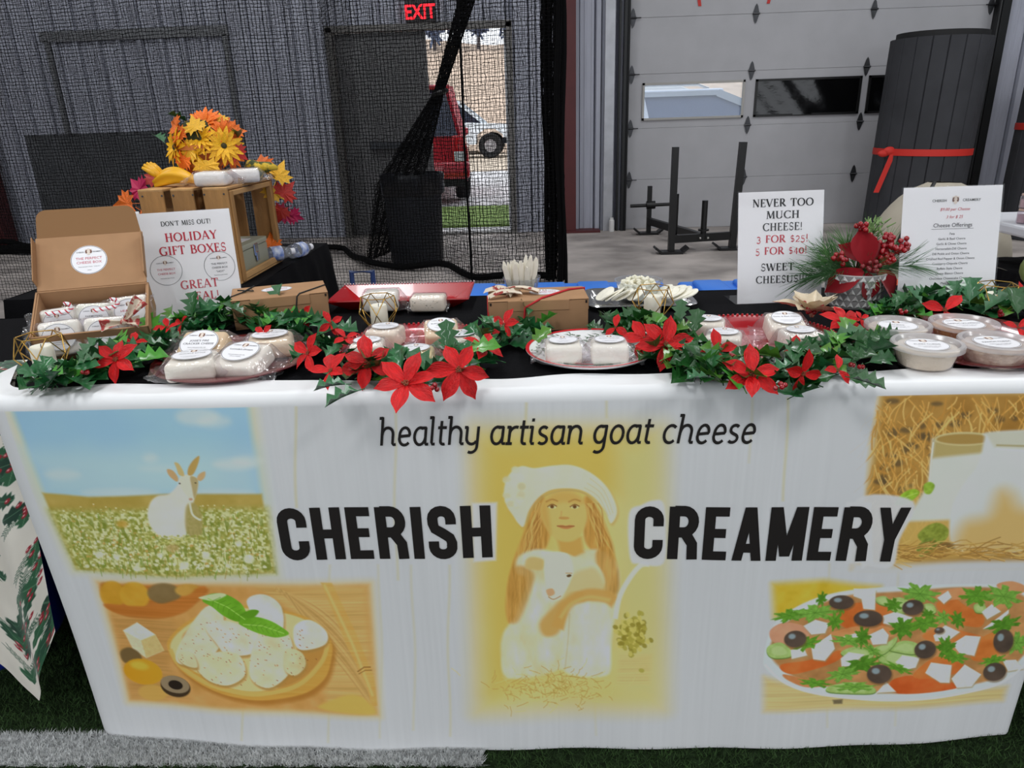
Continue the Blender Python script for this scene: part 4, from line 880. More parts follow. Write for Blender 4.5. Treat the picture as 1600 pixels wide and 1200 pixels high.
for pts, c in (
  ([(690, 260), (760, 235), (880, 240), (950, 280), (900, 360), (760, 380), (685, 340)], (206, 112, 52)), ([(390, 540), (520, 525), (640, 490), (690, 480), (690, 520), (600, 560), (460, 590), (395, 575)], (208, 110, 52)),
  ([(330, 370), (400, 330), (500, 350), (530, 400), (450, 440), (350, 430)], (206, 150, 116)), ([(1170, 250), (1260, 220), (1320, 260), (1420, 320), (1400, 380), (1250, 340)], (206, 118, 56)),
  ([(1160, 190), (1280, 168), (1360, 190), (1330, 220), (1200, 230)], (212, 150, 100)), ([(940, 640), (1040, 610), (1200, 640), (1300, 690), (980, 700)], (204, 96, 44)), ([(1400, 450), (1480, 410), (1540, 440), (1500, 540), (1400, 560), (1360, 530)], (206, 120, 56)),
  ([(1060, 600), (1180, 520), (1300, 560), (1330, 590), (1260, 620), (1100, 630)], (204, 112, 52)), ([(400, 590), (520, 620), (640, 650), (520, 660), (420, 620)], (202, 132, 80)), ([(640, 390), (800, 350), (930, 360), (940, 410), (700, 420)], (212, 148, 92)), ([(1100, 410), (1200, 370), (1360, 410), (1420, 440), (1200, 450)], (206, 122, 62)), ([(1480, 160), (1560, 140), (1640, 180), (1560, 220)], (210, 150, 104))):
    sfill(S_(pts), c, 1.4, 1, n_mid, (16, 20, 16)); tom.append(c)
for pts in ([(320, 450), (380, 430), (430, 460), (440, 500), (360, 510), (320, 490)], [(890, 500), (960, 470), (1050, 480), (1080, 520), (980, 560), (890, 540)], [(930, 470), (1000, 430), (1080, 450), (1070, 500), (980, 490)], [(850, 470), (920, 440), (970, 410), (960, 450), (900, 500)], [(920, 230), (980, 205), (1040, 240), (1010, 290), (940, 270)], [(1100, 250), (1150, 245), (1170, 290), (1110, 300)], [(690, 490), (760, 460), (850, 480), (840, 520), (740, 520)], [(630, 660), (760, 640), (860, 670), (840, 700), (640, 690)], [(860, 210), (910, 200), (940, 250), (880, 240)], [(1370, 260), (1420, 255), (1430, 300), (1380, 300)]):
    sfill([(x, y + 1.5) for x, y in S_(pts)], (92, 128, 52), 1.2, 1); sfill(S_(pts), (164, 190, 110), 1.2, 1, n_fine, (10, 10, 14))
    sfill([(np.mean([p[0] for p in S_(pts)]) + (x - np.mean([p[0] for p in S_(pts)])) * .6, np.mean([p[1] for p in S_(pts)]) + (y - np.mean([p[1] for p in S_(pts)])) * .6) for x, y in S_(pts)], (182, 202, 136), 2, .8)
for pts in ([(750, 160), (860, 165), (858, 270), (800, 265), (790, 215), (750, 200)], [(500, 350), (560, 320), (630, 340), (610, 390), (540, 395)], [(540, 460), (640, 395), (660, 470), (610, 530), (550, 520)], [(435, 470), (500, 455), (520, 500), (440, 515)], [(690, 520), (730, 488), (810, 500), (740, 560), (695, 560)], [(900, 300), (960, 280), (1050, 310), (1000, 360), (900, 340)], [(830, 400), (900, 365), (930, 400), (920, 445), (850, 450)], [(965, 540), (1000, 505), (1090, 520), (1070, 570), (1010, 580)], [(1120, 600), (1150, 548), (1260, 570), (1250, 660), (1200, 655)], [(1260, 640), (1330, 572), (1420, 630), (1370, 690), (1290, 690)], [(1260, 460), (1330, 420), (1410, 430), (1380, 530), (1300, 510)], [(1160, 410), (1220, 360), (1300, 400), (1240, 440), (1170, 440)], [(870, 695), (920, 640), (970, 690)], [(1175, 215), (1230, 180), (1250, 215), (1210, 248)], [(1410, 300), (1460, 260), (1510, 300), (1440, 340)], [(1420, 390), (1500, 330), (1550, 290), (1550, 310), (1470, 390)], [(1530, 560), (1600, 560), (1640, 610), (1560, 620)], [(700, 410), (760, 392), (800, 410), (760, 430)]):
    fill([(x + 1, y + 2) for x, y in S_(pts)], (168, 150, 110), 2, .7); fill(S_(pts), (216, 218, 208), 1.1, 1, n_fine, (8, 8, 10))
def leafy(cx, cy, sx, sy, rot, c, k):
    a = np.linspace(0, TAU, 44, endpoint=False); g = np.random.default_rng(k)
    r = 1 + .28 * np.sin(a * 7 + k) + .16 * np.sin(a * 17 + 2 * k); x = sx * r * np.cos(a); y = sy * r * np.sin(a); cc, ss = math.cos(R(rot)), math.sin(R(rot))
    fill(np.stack([1100 + (cx + x * cc - y * ss) * .3125, 870 + (cy + x * ss + y * cc) * .3125], 1), c, 1, 1, n_fine, (18, 22, 12))
    for j in range(6):
        t = a[j * 7]; stroke([(1100 + cx * .3125, 870 + cy * .3125), (1100 + (cx + .8 * (sx * math.cos(t) * cc - sy * math.sin(t) * ss)) * .3125, 870 + (cy + .8 * (sx * math.cos(t) * ss + sy * math.sin(t) * cc)) * .3125)], .9, (72, 120, 34), .6, .55)
for i, (cx, cy, sx, sy, ro) in enumerate(((430, 295, 75, 28, -8), (560, 285, 100, 36, -5), (590, 215, 22, 34, 20), (690, 260, 20, 34, 10), (1085, 190, 88, 44, 12), (1130, 300, 40, 22, 30), (1380, 215, 76, 44, 5), (1520, 220, 80, 50, 15), (1000, 365, 58, 48, 0), (1110, 345, 76, 36, -8), (1210, 320, 36, 30, 40), (1285, 335, 30, 42, -30), (520, 440, 62, 28, -18), (730, 430, 76, 26, 5), (800, 410, 34, 48, 0), (660, 330, 34, 40, 10), (850, 480, 50, 20, 35), (800, 550, 84, 34, -14), (980, 570, 66, 18, 20), (700, 600, 72, 32, -10), (1230, 480, 44, 56, -25), (1280, 530, 60, 26, 15), (760, 665, 90, 22, 0), (1530, 370, 76, 36, -15), (1480, 560, 60, 24, -10), (1600, 470, 60, 50, 0), (950, 245, 40, 30, 20), (560, 640, 70, 20, 8))):
    leafy(cx, cy, sx, sy, ro, ((98, 150, 46), (118, 166, 66), (86, 136, 40))[i % 3], i)
for cx, cy, rx, ry in ((690, 232, 62, 36), (1050, 260, 55, 40), (825, 315, 72, 42), (458, 415, 56, 42), (1118, 480, 56, 46), (885, 600, 62, 48), (1530, 458, 52, 62), (1490, 620, 60, 48), (1190, 385, 26, 16)):
    x, y = 1100 + cx * .3125, 870 + cy * .3125
    ell(x + 1, y + 2, rx * .33, ry * .33, (110, 80, 50), 2.4, .6); ell(x, y, rx * .3125, ry * .3125, (84, 70, 60), 1.2, 1, tex=n_mid, tamp=(18, 14, 12)); ell(x - rx * .09, y - ry * .1, rx * .1, ry * .1, (150, 170, 176), 2, .85)
fill(S_([(650, 728), (700, 726), (698, 748), (655, 748)]), (96, 84, 64), 2, .8)
stroke(smooth_pts(S_([(305, 540), (400, 630), (560, 692), (800, 728), (1050, 734), (1300, 724), (1520, 684), (1660, 580)]), 6, False), 3, (214, 220, 218), 1, .9)

# --- white halo round the big letters
HALO = [(436, 783), (776, 780), (777, 876), (437, 880)]
def halo(x0, x1, yt0, yt1, yb0, yb1): fill([(x0, yt0), (x1, yt1), (x1 - 2, yb1), (x0 + 2, yb0)], (204, 204, 204), 3, .95)
halo(738, 777, 783, 782, 876, 874)
for L_ in ([(1002, 786), (1020, 779), (1036, 784), (1040, 830), (1036, 880), (1000, 880), (984, 870), (982, 800)], [(1336, 778), (1425, 781), (1404, 842), (1394, 884), (1355, 884), (1345, 880)]): sfill(L_, (204, 204, 204), 2.5, .95)
fill([(1320, 782), (1358, 782), (1364, 880), (1320, 880)], (204, 204, 204), 2.5, .9)

# ------------------------------------------------------------------ the banner's cloth
def ban_y(x, z):
    q = 1 - z / 0.762
    return 1.103 + 0.036 * q * abs(x / 0.9) ** 2.6 + 0.004 * math.sin(x * 5.2 + 1) * q + 0.0022 * math.sin(x * 23 + z * 6) * (0.3 + 0.7 * q) + 0.004 * math.sin(z * 7)
ban_yv = np.vectorize(ban_y)
xs_f = np.linspace(BX0, BX1, NX); zs_f = np.linspace(BZ1, BZ0, NZ)
left_a = np.linspace(0.175, 0.004, 40); right_a = np.linspace(0.004, 0.03, 6)
ncol = 40 + NX + 6
def edge_row(zrow, yoff, sc):
    """x,y of one row including the returns at both ends"""
    yl = ban_y(BX0, zrow) + yoff; yr = ban_y(BX1, zrow) + yoff
    th = np.minimum(left_a / 0.05, 0.92); rest = np.maximum(0, left_a - 0.05 * 0.92)
    Lx = BX0 - 0.05 * np.sin(th) - rest * math.cos(0.92) * sc * .8; Ly = yl + 0.05 * (1 - np.cos(th)) + rest * math.sin(0.92)
    thr = right_a / 0.025
    Rx_ = BX1 + 0.025 * np.sin(thr) * 0.8; Ry = yr + 0.025 * (1 - np.cos(thr))
    return np.concatenate([Lx, xs_f, Rx_]), np.concatenate([Ly, ban_yv(xs_f, zrow) + yoff, Ry])
rows = []
for t in np.linspace(0, 1, 7):                                   # flap on the table top
    X, Y = edge_row(BZ1, 0, 1); wav = 0.006 * np.sin(X * 9) + 0.004 * np.sin(X * 23)
    rows.append(np.stack([X, Y + 0.018 + (1 - t) * (0.045 + wav), np.full(ncol, 0.7855) + 0.0012 * np.sin(X * 31)], 1))
for t in np.linspace(0.12, 0.95, 7):                              # roll over the table edge
    X, Y = edge_row(BZ1, 0, 1); a = t * math.pi / 2
    rows.append(np.stack([X, Y + 0.018 * (1 - math.sin(a)), np.full(ncol, BZ1 + 0.0235 * math.cos(a))], 1))
nflap = len(rows)
for z in zs_f:
    X, Y = edge_row(z, 0, min(1, z / 0.62)); Z = np.full(ncol, z)
    rows.append(np.stack([X, Y, Z], 1))
V = np.concatenate(rows); nrow = len(rows)
colr = np.ones((nrow, ncol, 3)) * PAPER
colr[nflap:, 40:40 + NX] = img
alb = np.clip(lin(np.clip(colr, 0, 255)) / lin(200.0) * 0.84, 0.0, 0.9)
idx = np.arange(nrow * ncol).reshape(nrow, ncol)
Q = np.stack([idx[:-1, :-1], idx[1:, :-1], idx[1:, 1:], idx[:-1, 1:]], -1).reshape(-1, 4)
me = bpy.data.meshes.new('banner')
me.vertices.add(len(V)); me.vertices.foreach_set('co', V.ravel().astype(np.float32))
me.loops.add(Q.size); me.loops.foreach_set('vertex_index', Q.ravel().astype(np.int32))
me.polygons.add(len(Q)); me.polygons.foreach_set('loop_start', (np.arange(len(Q)) * 4).astype(np.int32))
me.polygons.foreach_set('use_smooth', np.ones(len(Q), bool))
me.update(calc_edges=True)
at = me.color_attributes.new('print', 'FLOAT_COLOR', 'POINT')
at.data.foreach_set('color', np.concatenate([alb.reshape(-1, 3), np.ones((len(V), 1))], 1).ravel().astype(np.float32))
bm_ = mat('banner_vinyl', (230, 230, 230), rough=0.42, spec=0.35)
_n = bm_.node_tree; _a = _n.nodes.new('ShaderNodeAttribute'); _a.attribute_name = 'print'
_n.links.new(_a.outputs['Color'], _n.nodes['Principled BSDF'].inputs['Base Color'])
me.materials.append(bm_)
banner = bpy.data.objects.new('banner', me); COL.objects.link(banner)
tag(banner, 'white vinyl banner printed with cheese pictures draped over the front of the table', 'banner')
del img, V, Q, rows, colr, alb

# ------------------------------------------------------------------ banner lettering
ITAL = {
 'h': ([[(.12, 0), (.12, 1.55)], [(-.08, 1.5), (.16, 1.5)], [(.12, .55)] + arc(.46, .62, .32, .36, 165, 0, 10) + [(.78, .12), (.84, .05), (.98, .06)]], 1.0),
 'n': ([[(.12, 0), (.12, 1)], [(-.06, .95), (.16, .95)], [(.12, .55)] + arc(.46, .62, .32, .36, 165, 0, 10) + [(.78, .12), (.84, .05), (.98, .06)]], 1.0),
 'e': ([[(.16, .5), (.76, .55)] + arc(.46, .58, .3, .4, 0, 180, 10) + arc(.47, .42, .33, .4, 190, 320, 8)], .92),
 'a': ([arc(.43, .5, .33, .47, 60, 350, 16), [(.76, .98), (.76, .14), (.82, .05), (.96, .06)], [(.52, .95), (.8, .95)]], 1.0),
 'l': ([[(.12, 1.55), (.12, .16), (.18, .05), (.32, .06)], [(-.08, 1.5), (.16, 1.5)]], .42),
 't': ([[(.2, 1.32), (.2, .24)] + arc(.38, .22, .18, .18, 180, 300, 6), [(.0, .95), (.52, .95)]], .6),
 'y': ([[(.1, .97), (.1, .38)] + arc(.42, .36, .32, .33, 180, 330, 8), [(.76, 1), (.76, -.05)] + arc(.42, -.1, .34, .34, 0, -120, 8), [(-.06, .95), (.14, .95)]], .96),
 'r': ([[(.14, 1), (.14, 0)], [(-.04, .95), (.18, .95)], [(-.04, .05), (.34, .05)], [(.14, .55)] + arc(.5, .56, .36, .4, 165, 70, 8)], .68),
 'i': ([[(.12, 1), (.12, .16), (.18, .05), (.32, .06)], [(-.06, .95), (.16, .95)], [(.12, 1.42), (.12, 1.25)]], .42),
 's': ([arc(.36, .74, .24, .22, 35, 250, 10) + arc(.34, .26, .26, .22, 75, -145, 10)], .74),
 'g': ([arc(.42, .52, .32, .45, 60, 350, 16), [(.74, .98), (.74, -.08)] + arc(.4, -.12, .34, .34, 0, -130, 8), [(.5, .95), (.8, .95)]], .96),
 'o': ([arc(.44, .5, .35, .47, 0, 360, 22)], .94), 'c': ([arc(.47, .5, .37, .47, 48, 315, 16)], .86), ' ': ([], .46)}
def italic_geo(s):
    vs, fs, x = [], [], 0
    for ch in s:
        st, adv = ITAL[ch]
        for p in st:
            a, f = ribbon(p, .165); n = len(vs)
            vs += [(q[0] + x, q[1]) for q in a]; fs += [tuple(i + n for i in k) for k in f]
        x += adv + .03
    return [(q[0] + .17 * q[1], q[1]) for q in vs], fs, x - .03
SW = .205
def rr_(ya, yb, flip=False): return None
HEAVY = {
 'C': ([[(.45, .63), (.45, .75)] + arc(.275, .75, .175, .155, 0, 180, 10) + [(.10, .25)] + arc(.275, .25, .175, .155, 180, 360, 10) + [(.45, .37)]], .56),
 'H': ([[(.10, 0), (.10, 1)], [(.46, 0), (.46, 1)], [(.1, .5), (.46, .5)]], .57),
 'E': ([[(.10, 0), (.10, 1)], [(.1, .915), (.45, .915)], [(.1, .515), (.41, .515)], [(.1, .085), (.45, .085)]], .47),
 'R': ([[(.10, 0), (.10, 1)], [(.1, .92), (.28, .92)] + arc(.28, .72, .18, .2, 90, -90, 10) + [(.1, .52)], [(.32, .5), (.455, .3), (.47, 0)]], .58),
 'I': ([[(.10, 0), (.10, 1)]], .21),
 'S': ([[(.44, .66), (.44, .76)] + arc(.27, .77, .165, .145, 0, 180, 8) + [(.108, .68), (.14, .58), (.27, .5), (.41, .4), (.442, .3)] + arc(.27, .23, .17, .145, 10, -180, 10) + [(.1, .34)]], .545),
 'A': ([[(.1, 0), (.27, 1)], [(.47, 0), (.30, 1)], [(.16, .24), (.41, .24)]], .57),
 'M': ([[(.10, 0), (.10, 1)], [(.60, 0), (.60, 1)], [(.13, 1), (.35, .08)], [(.57, 1), (.35, .08)]], .7),
 'Y': ([[(.08, 1), (.27, .4)], [(.46, 1), (.27, .4)], [(.27, .5), (.27, 0)]], .54)}
def heavy_geo(s):
    vs, fs, x = [], [], 0
    for ch in s:
        st, adv = HEAVY[ch]
        for p in st:
            horiz = len(p) == 2 and abs(p[0][1] - p[1][1]) < 1e-6
            if len(p) == 2 and not horiz:
                hw = .1 * math.hypot(1, (p[1][0] - p[0][0]) / (p[1][1] - p[0][1])) * (.92 if p[0][0] != p[1][0] else 1); n = len(vs)
                for t_ in np.linspace(0, 1, 5): cx_ = p[0][0] + (p[1][0] - p[0][0]) * t_; cy_ = p[0][1] + (p[1][1] - p[0][1]) * t_; vs += [(cx_ - hw + x, cy_), (cx_ + hw + x, cy_)]
                fs += [((n + 2 * k, n + 2 * k + 1, n + 2 * k + 3, n + 2 * k + 2) if p[1][1] > p[0][1] else (n + 2 * k + 1, n + 2 * k, n + 2 * k + 2, n + 2 * k + 3)) for k in range(4)]; continue
            a, f = ribbon(p, (.17 if horiz else .2) if len(p) < 4 else .195); n = len(vs)
            vs += [(q[0] + x, q[1]) for q in a]; fs += [tuple(i + n for i in k) for k in f]
        x += adv + .085
    return vs, fs, x - .085
def on_banner(mb, geo, p0, p1, h0, h1, lift=0.0016):
    """lettering laid on the cloth between two baseline points, cap height h0 to h1"""
    vs, fs, w = geo; ax, az = p0; bx, bz = p1; out = []
    for x, y in vs:
        t = x / w; X = ax + (bx - ax) * t; Z = az + (bz - az) * t + y * (h0 + (h1 - h0) * t)
        out.append((X, ban_y(X, Z) - lift, Z))
    mb.add(out, [f[::-1] for f in fs])
def bp(px, py): q = ony(px, py, 1.108); return (q.x, q.z)
m_ink = mat('print_ink', (38, 34, 33), rough=0.5, spec=0.3)
lt = MB()
a_, b_ = bp(595, 692), bp(1176, 688)
on_banner(lt, italic_geo('healthy artisan goat cheese'), a_, b_, bp(595, 664)[1] - bp(595, 692)[1], bp(1176, 659)[1] - bp(1176, 688)[1])
a_, b_ = bp(445, 872), bp(771, 868)
on_banner(lt, heavy_geo('CHERISH'), a_, b_, bp(443, 790)[1] - a_[1], bp(770, 786)[1] - b_[1])
a_, b_ = bp(989, 871), bp(1404, 876)
on_banner(lt, heavy_geo('CREAMERY'), a_, b_, bp(989, 788)[1] - a_[1], bp(1404, 790)[1] - b_[1])
lt.build('lettering', m_ink, banner, label='dark printed words across the banner')
# ================================================================== tables and cloths
TZ = .78
m_cloth = mat('black_tablecloth', (12, 12, 15), rough=.9, bump=.25, bscale=300, spec=.1)
def cloth(name, label, x0, x1, y0, y1, z, drops, seed=0, flare=.02):
    """cloth over a table: top and the chosen hanging sides, with soft folds; drops = dict side->bottom z"""
    mb = MB(); g = random.Random(seed); ph = [g.random() * 6 for _ in range(6)]
    mb.grid(lambda u, v: (x0 + (x1 - x0) * u, y0 + (y1 - y0) * v, z + .0012 * math.sin(u * 19 + ph[0]) * math.sin(v * 11 + ph[1]) + .0012 * math.sin(u * 43 + v * 17 + ph[2])), 70, 24)
    def side(p0, p1, nx, ny, zb):
        def fn(u, v):
            d = (zb - z) * v; k = v ** .7
            fo = k * (flare + .018 * math.sin(u * 31 + ph[3]) + .012 * math.sin(u * 57 + ph[4])) + .006 * min(1, v * 12)
            return (p0[0] + (p1[0] - p0[0]) * u + nx * fo, p0[1] + (p1[1] - p0[1]) * u + ny * fo, z + d)
        mb.grid(fn, 60, 12)
    if 'b' in drops: side((x0, y1), (x1, y1), 0, 1, drops['b'])
    if 'f' in drops: side((x0, y0), (x1, y0), 0, -1, drops['f'])
    if 'l' in drops: side((x0, y0), (x0, y1), -1, 0, drops['l'])
    if 'r' in drops: side((x1, y0), (x1, y1), 1, 0, drops['r'])
    return tag(mb.build(name, m_cloth, smooth=60), label, 'tablecloth')
cloth('tablecloth', 'black cloth covering the front table under the cheese plates', -.93, 1.20, 1.118, 1.80, TZ, {'b': .01, 'r': .01}, 1)
cloth('tablecloth', 'black cloth on the side table under the open gift box', -2.5, -.955, 1.23, 1.70, .774, {'b': .01, 'l': .02}, 2)
cloth('tablecloth', 'black cloth on the back table under the wooden crate', -1.60, -.875, 2.06, 3.0, .74, {'r': .01, 'b': .01, 'f': .01, 'l': .01}, 3, flare=.05)
ft = thing('folding_table', 'folding table under the black cloth at the far left', 'table', (-1.72, 1.47, 0))
b = MB(); b.rbox((0, 0, .752), (1.5, .44, .035), .008, 2); b.build('tabletop', mat('table_grey', (150, 150, 152), rough=.6), ft)
for sx in (-.68, .68):
    for sy in (-.17, .17):
        b = MB(); b.tube([(sx, sy, 0), (sx, sy, .74)], .014, 10); b.build('leg', m_trim, ft)
bt = thing('plastic_tub', 'round blue plastic tub on the turf under the holly cloth', 'tub', (-1.42, 1.455, 0))
b = MB(); b.lathe([(.17, 0), (.18, .02), (.212, .30), (.224, .305), (.224, .32), (.205, .318), (.17, .03), (.001, .025)], 40, capb=True); b.build('body', mat('tub_blue', (22, 44, 160), rough=.4), bt, smooth=40)
b = MB(); b.tube([(.222 * math.cos(a), .222 * math.sin(a), .30 + .0 * a) for a in np.linspace(-2.2, -1.2, 10)], .012, 6); b.build('handle', mat('tub_blue', (0, 0, 0)), bt)

# printed holly cloth hanging at the left corner
NXs, NZs = NX, NZ; toc_s = toc
NX, NZ = 480, 560
toc = lambda pts: np.asarray(pts, float).reshape(-1, 2)
img = np.ones((NZ, NX, 3)) * np.array([226., 220., 208.])
hr = np.random.default_rng(3); hn = vnoise(.1, .1, 3, 4); img += (hn[..., None] - .5) * 26
def holly_print(x, y, s, rot, c):
    pts = []; 
    for sgn in (1, -1):
        row = []
        for k in range(9):
            t = k / 8; w = .36 * math.sin(math.pi * (t * .94 + .03)) ** .8 * (1.25 if k % 2 else .72); row.append((t, sgn * w))
        pts += row if sgn == 1 else row[::-1]
    cc, ss = math.cos(rot), math.sin(rot)
    P_ = [(x + s * (a * cc - b * ss), y + s * (a * ss + b * cc)) for a, b in pts]
    fill(P_, c, .9); stroke([(x, y), (x + s * cc, y + s * ss)], 1.2, (120, 156, 120), .6, .6)
for i in range(170):
    x, y = (1 - hr.random() ** 1.4) * NX, hr.random() * NZ * 1.02; n = hr.integers(2, 4); r0 = hr.random() * 6
    for j in range(10):   # pine sprig
        a = r0 + 2.4; t = j / 9; px_, py_ = x + 34 * t * math.cos(a), y + 34 * t * math.sin(a)
        for s_ in (-.7, .7): stroke([(px_, py_), (px_ + 9 * math.cos(a + s_), py_ + 9 * math.sin(a + s_))], 1.2, (44, 84, 62), .5)
    for j in range(n): holly_print(x, y, 22 + 10 * hr.random(), r0 + j * 1.5, ((26, 74, 50), (40, 92, 60), (20, 58, 42))[j % 3])
    for j in range(hr.integers(2, 7)):
        bx_, by_ = x + hr.normal(0, 8), y + hr.normal(0, 8); ell(bx_, by_, 3.4, 3.4, (150, 26, 40), .7); ell(bx_ - 1, by_ - 1, 1.2, 1.2, (230, 170, 170), .5)
def holly_pt(u, v):
    """u across from far left to the corner, v from the back of the top, over the edge and down to the hem"""
    x = -1.98 + 1.0 * u
    if v < .16: return (x + .045 * (v / .16 - 1) * (u > .95), 1.34 - .10 * v / .16, .7765 + .002 * math.sin(x * 30))
    q = (v - .16) / .84
    hem = .02 + (1.7 * (x + 1.10) if x > -1.10 else min(.34, 1.6 * (-1.10 - x)))
    fold = .018 * math.sin(x * 30 + .8) + .005 * math.sin(x * 71)
    return (x - .04 * q * max(0, (x + 1.25) / .25), 1.238 - .012 * min(1, q * 14) - q ** .6 * (.02 + fold), .774 - (.774 - hem) * q)
vs = []; 
for k in range(NZ):
    for i in range(NX): vs.append(holly_pt(i / (NX - 1), k / (NZ - 1)))
idx = np.arange(NX * NZ).reshape(NZ, NX); Q = np.stack([idx[:-1, :-1], idx[1:, :-1], idx[1:, 1:], idx[:-1, 1:]], -1).reshape(-1, 4)
me = bpy.data.meshes.new('holly_tablecloth'); me.from_pydata(vs, [], Q.tolist()); me.polygons.foreach_set('use_smooth', [True] * len(me.polygons))
at = me.color_attributes.new('print', 'FLOAT_COLOR', 'POINT'); at.data.foreach_set('color', np.concatenate([np.clip(lin(np.clip(img, 0, 255)), 0, .85).reshape(-1, 3), np.ones((NX * NZ, 1))], 1).ravel().astype(np.float32))
mh = mat('holly_fabric', (220, 215, 205), rough=.85, sheen=.2); _n = mh.node_tree; _a = _n.nodes.new('ShaderNodeAttribute'); _a.attribute_name = 'print'; _n.links.new(_a.outputs['Color'], _n.nodes['Principled BSDF'].inputs['Base Color'])
me.materials.append(mh); o = bpy.data.objects.new('holly_tablecloth', me); COL.objects.link(o); tag(o, 'cream cloth printed with green holly and red berries hanging left of the banner', 'tablecloth')
NX, NZ, toc = NXs, NZs, toc_s; del img

# blue totes and cooler behind the table
def tote(label, cx, cy, w, d, h, handle):
    t = thing('storage_tote' if not handle else 'wheeled_cooler', label, 'tote' if not handle else 'cooler', (cx, cy, 0))
    m = mat('tote_blue', (48, 118, 214), rough=.4); b = MB(); b.box((0, 0, h / 2), (w * .92, d * .92, h), taper=1.06); b.build('body', m, t)
    b = MB(); b.rbox((0, 0, h + .012), (w, d, .035), .012, 3)
    for sx in (-.3, 0, .3): b.rbox((sx * w, 0, h + .034), (w * .22, d * .7, .018), .008, 2)
    b.build('lid', m, t, smooth=50)
    for s_ in (-1, 1): b = MB(); b.rbox((s_ * w * .28, -d * .5, h + .012), (w * .16, .03, .05), .01, 2); b.build('latch', mat('tote_blue_dark', (36, 92, 176), rough=.4), t)
    if handle:
        b = MB(); x0, x1 = handle; b.tube([(x0, d * .3, h), (x0, d * .3, h + .09), (x1, d * .3, h + .09), (x1, d * .3, h)], .009, 8); b.build('pull_handle', mat('handle_navy', (42, 56, 90), rough=.5), t)
    return t
tote('blue cooler with a navy pull handle behind the red tray', -.33, 2.06, .50, .32, .690, (-.235, -.17))
tote('blue tote behind the silver tray and the kraft box', .17, 2.06, .44, .30, .690, None)
tote('blue tote behind the never too much cheese sign', .63, 2.04, .40, .30, .690, None)

# ================================================================== small kit for the goods
m_kraft = mat('kraft_card', (168, 130, 96), rough=.8, var=.05, vscale=20, spec=.2); m_kraft_in = mat('kraft_inside', (150, 113, 78), rough=.85, spec=.2)
m_white = mat('label_paper', (236, 236, 240), rough=.45); m_ink2 = mat('label_ink', (60, 58, 66), rough=.6); m_red_ink = mat('red_ink', (196, 34, 58), rough=.6); m_pink_ink = mat('pink_ink', (196, 88, 104), rough=.6)
m_hairbrown = mat('logo_brown', (120, 84, 70), rough=.6); m_logo = mat('logo_cream', (226, 212, 200), rough=.6)
m_film = film('clear_wrap', (252, 250, 252), .12, milk=.07, fres=1.4, bump=.6, bscale=70)
m_acryl = film('acrylic', (255, 255, 255), .015, milk=.01, fres=1.2)
def logo(parent, M, s):
    """the maker's mark: a long haired head over a pale lamb, between the two words"""
    k = MB(); k.cur = 0; k.prism([(s * .30 * math.cos(a), s * (.02 + .34 * math.sin(a))) for a in np.linspace(-.6, math.pi + .6, 16)], 0, .00012, M)
    k.cur = 1; k.prism([(s * .15 * math.cos(a), s * (.06 + .17 * math.sin(a))) for a in np.linspace(0, TAU, 14, endpoint=False)], .0001, .0003, M); k.prism([(s * .16 * math.cos(a), s * (-.20 + .15 * math.sin(a))) for a in np.linspace(0, TAU, 12, endpoint=False)], .0001, .00035, M)
    k.prism([(s * .32 * math.cos(a), s * (.22 + .12 * math.sin(a))) for a in np.linspace(0, math.pi, 10)], .0001, .00032, M); k.build('logo', [m_hairbrown, m_logo], parent)
def sticker(parent, M, rx, ry, lines, ink=None, ring=True, words=True):
    """round paper label with its print; lines = [(text, y, size, material)] in label units"""
    s = MB(); n = 40; s.prism([(rx * math.cos(TAU * k / n), ry * math.sin(TAU * k / n)) for k in range(n)], 0, .0003, M); st = s.build('label', m_white, parent)
    if ring:
        r = MB(); vs = []; 
        for q in (.95, .975): vs += [(rx * q * math.cos(TAU * k / n), ry * q * math.sin(TAU * k / n), .00045) for k in range(n)]
        r.add(vs, [(k, (k + 1) % n, n + (k + 1) % n, n + k) for k in range(n)], M); r.build('ring', m_ink2, st)
    by = {}
    for txt, y, sz, mm in ([('CHERISH', .5, .13, m_ink2), ('CREAMERY', .5, .13, m_ink2)] if words else []):
        mb = by.setdefault(mm.name, (MB(), mm))[0]; put_text(mb, txt, sz * ry, M @ T(rx * (-.45 if txt == 'CHERISH' else .45), ry * y, .0005), bold=.01, sx=.85 * rx / ry)
    for txt, y, sz, mm in lines:
        mb = by.setdefault(mm.name, (MB(), mm))[0]; put_text(mb, txt, sz * ry, M @ T(0, ry * y, .0005), bold=.008, sx=rx / ry)
    for k, (mb, mm) in by.items(): mb.build('lettering', mm, st)
    if words: logo(st, M @ T(0, ry * .55, .0005), ry * .62)
    return st
TINY = 'Pasteurized goat milk, salt,'; TINY2 = 'cultures, enzymes'
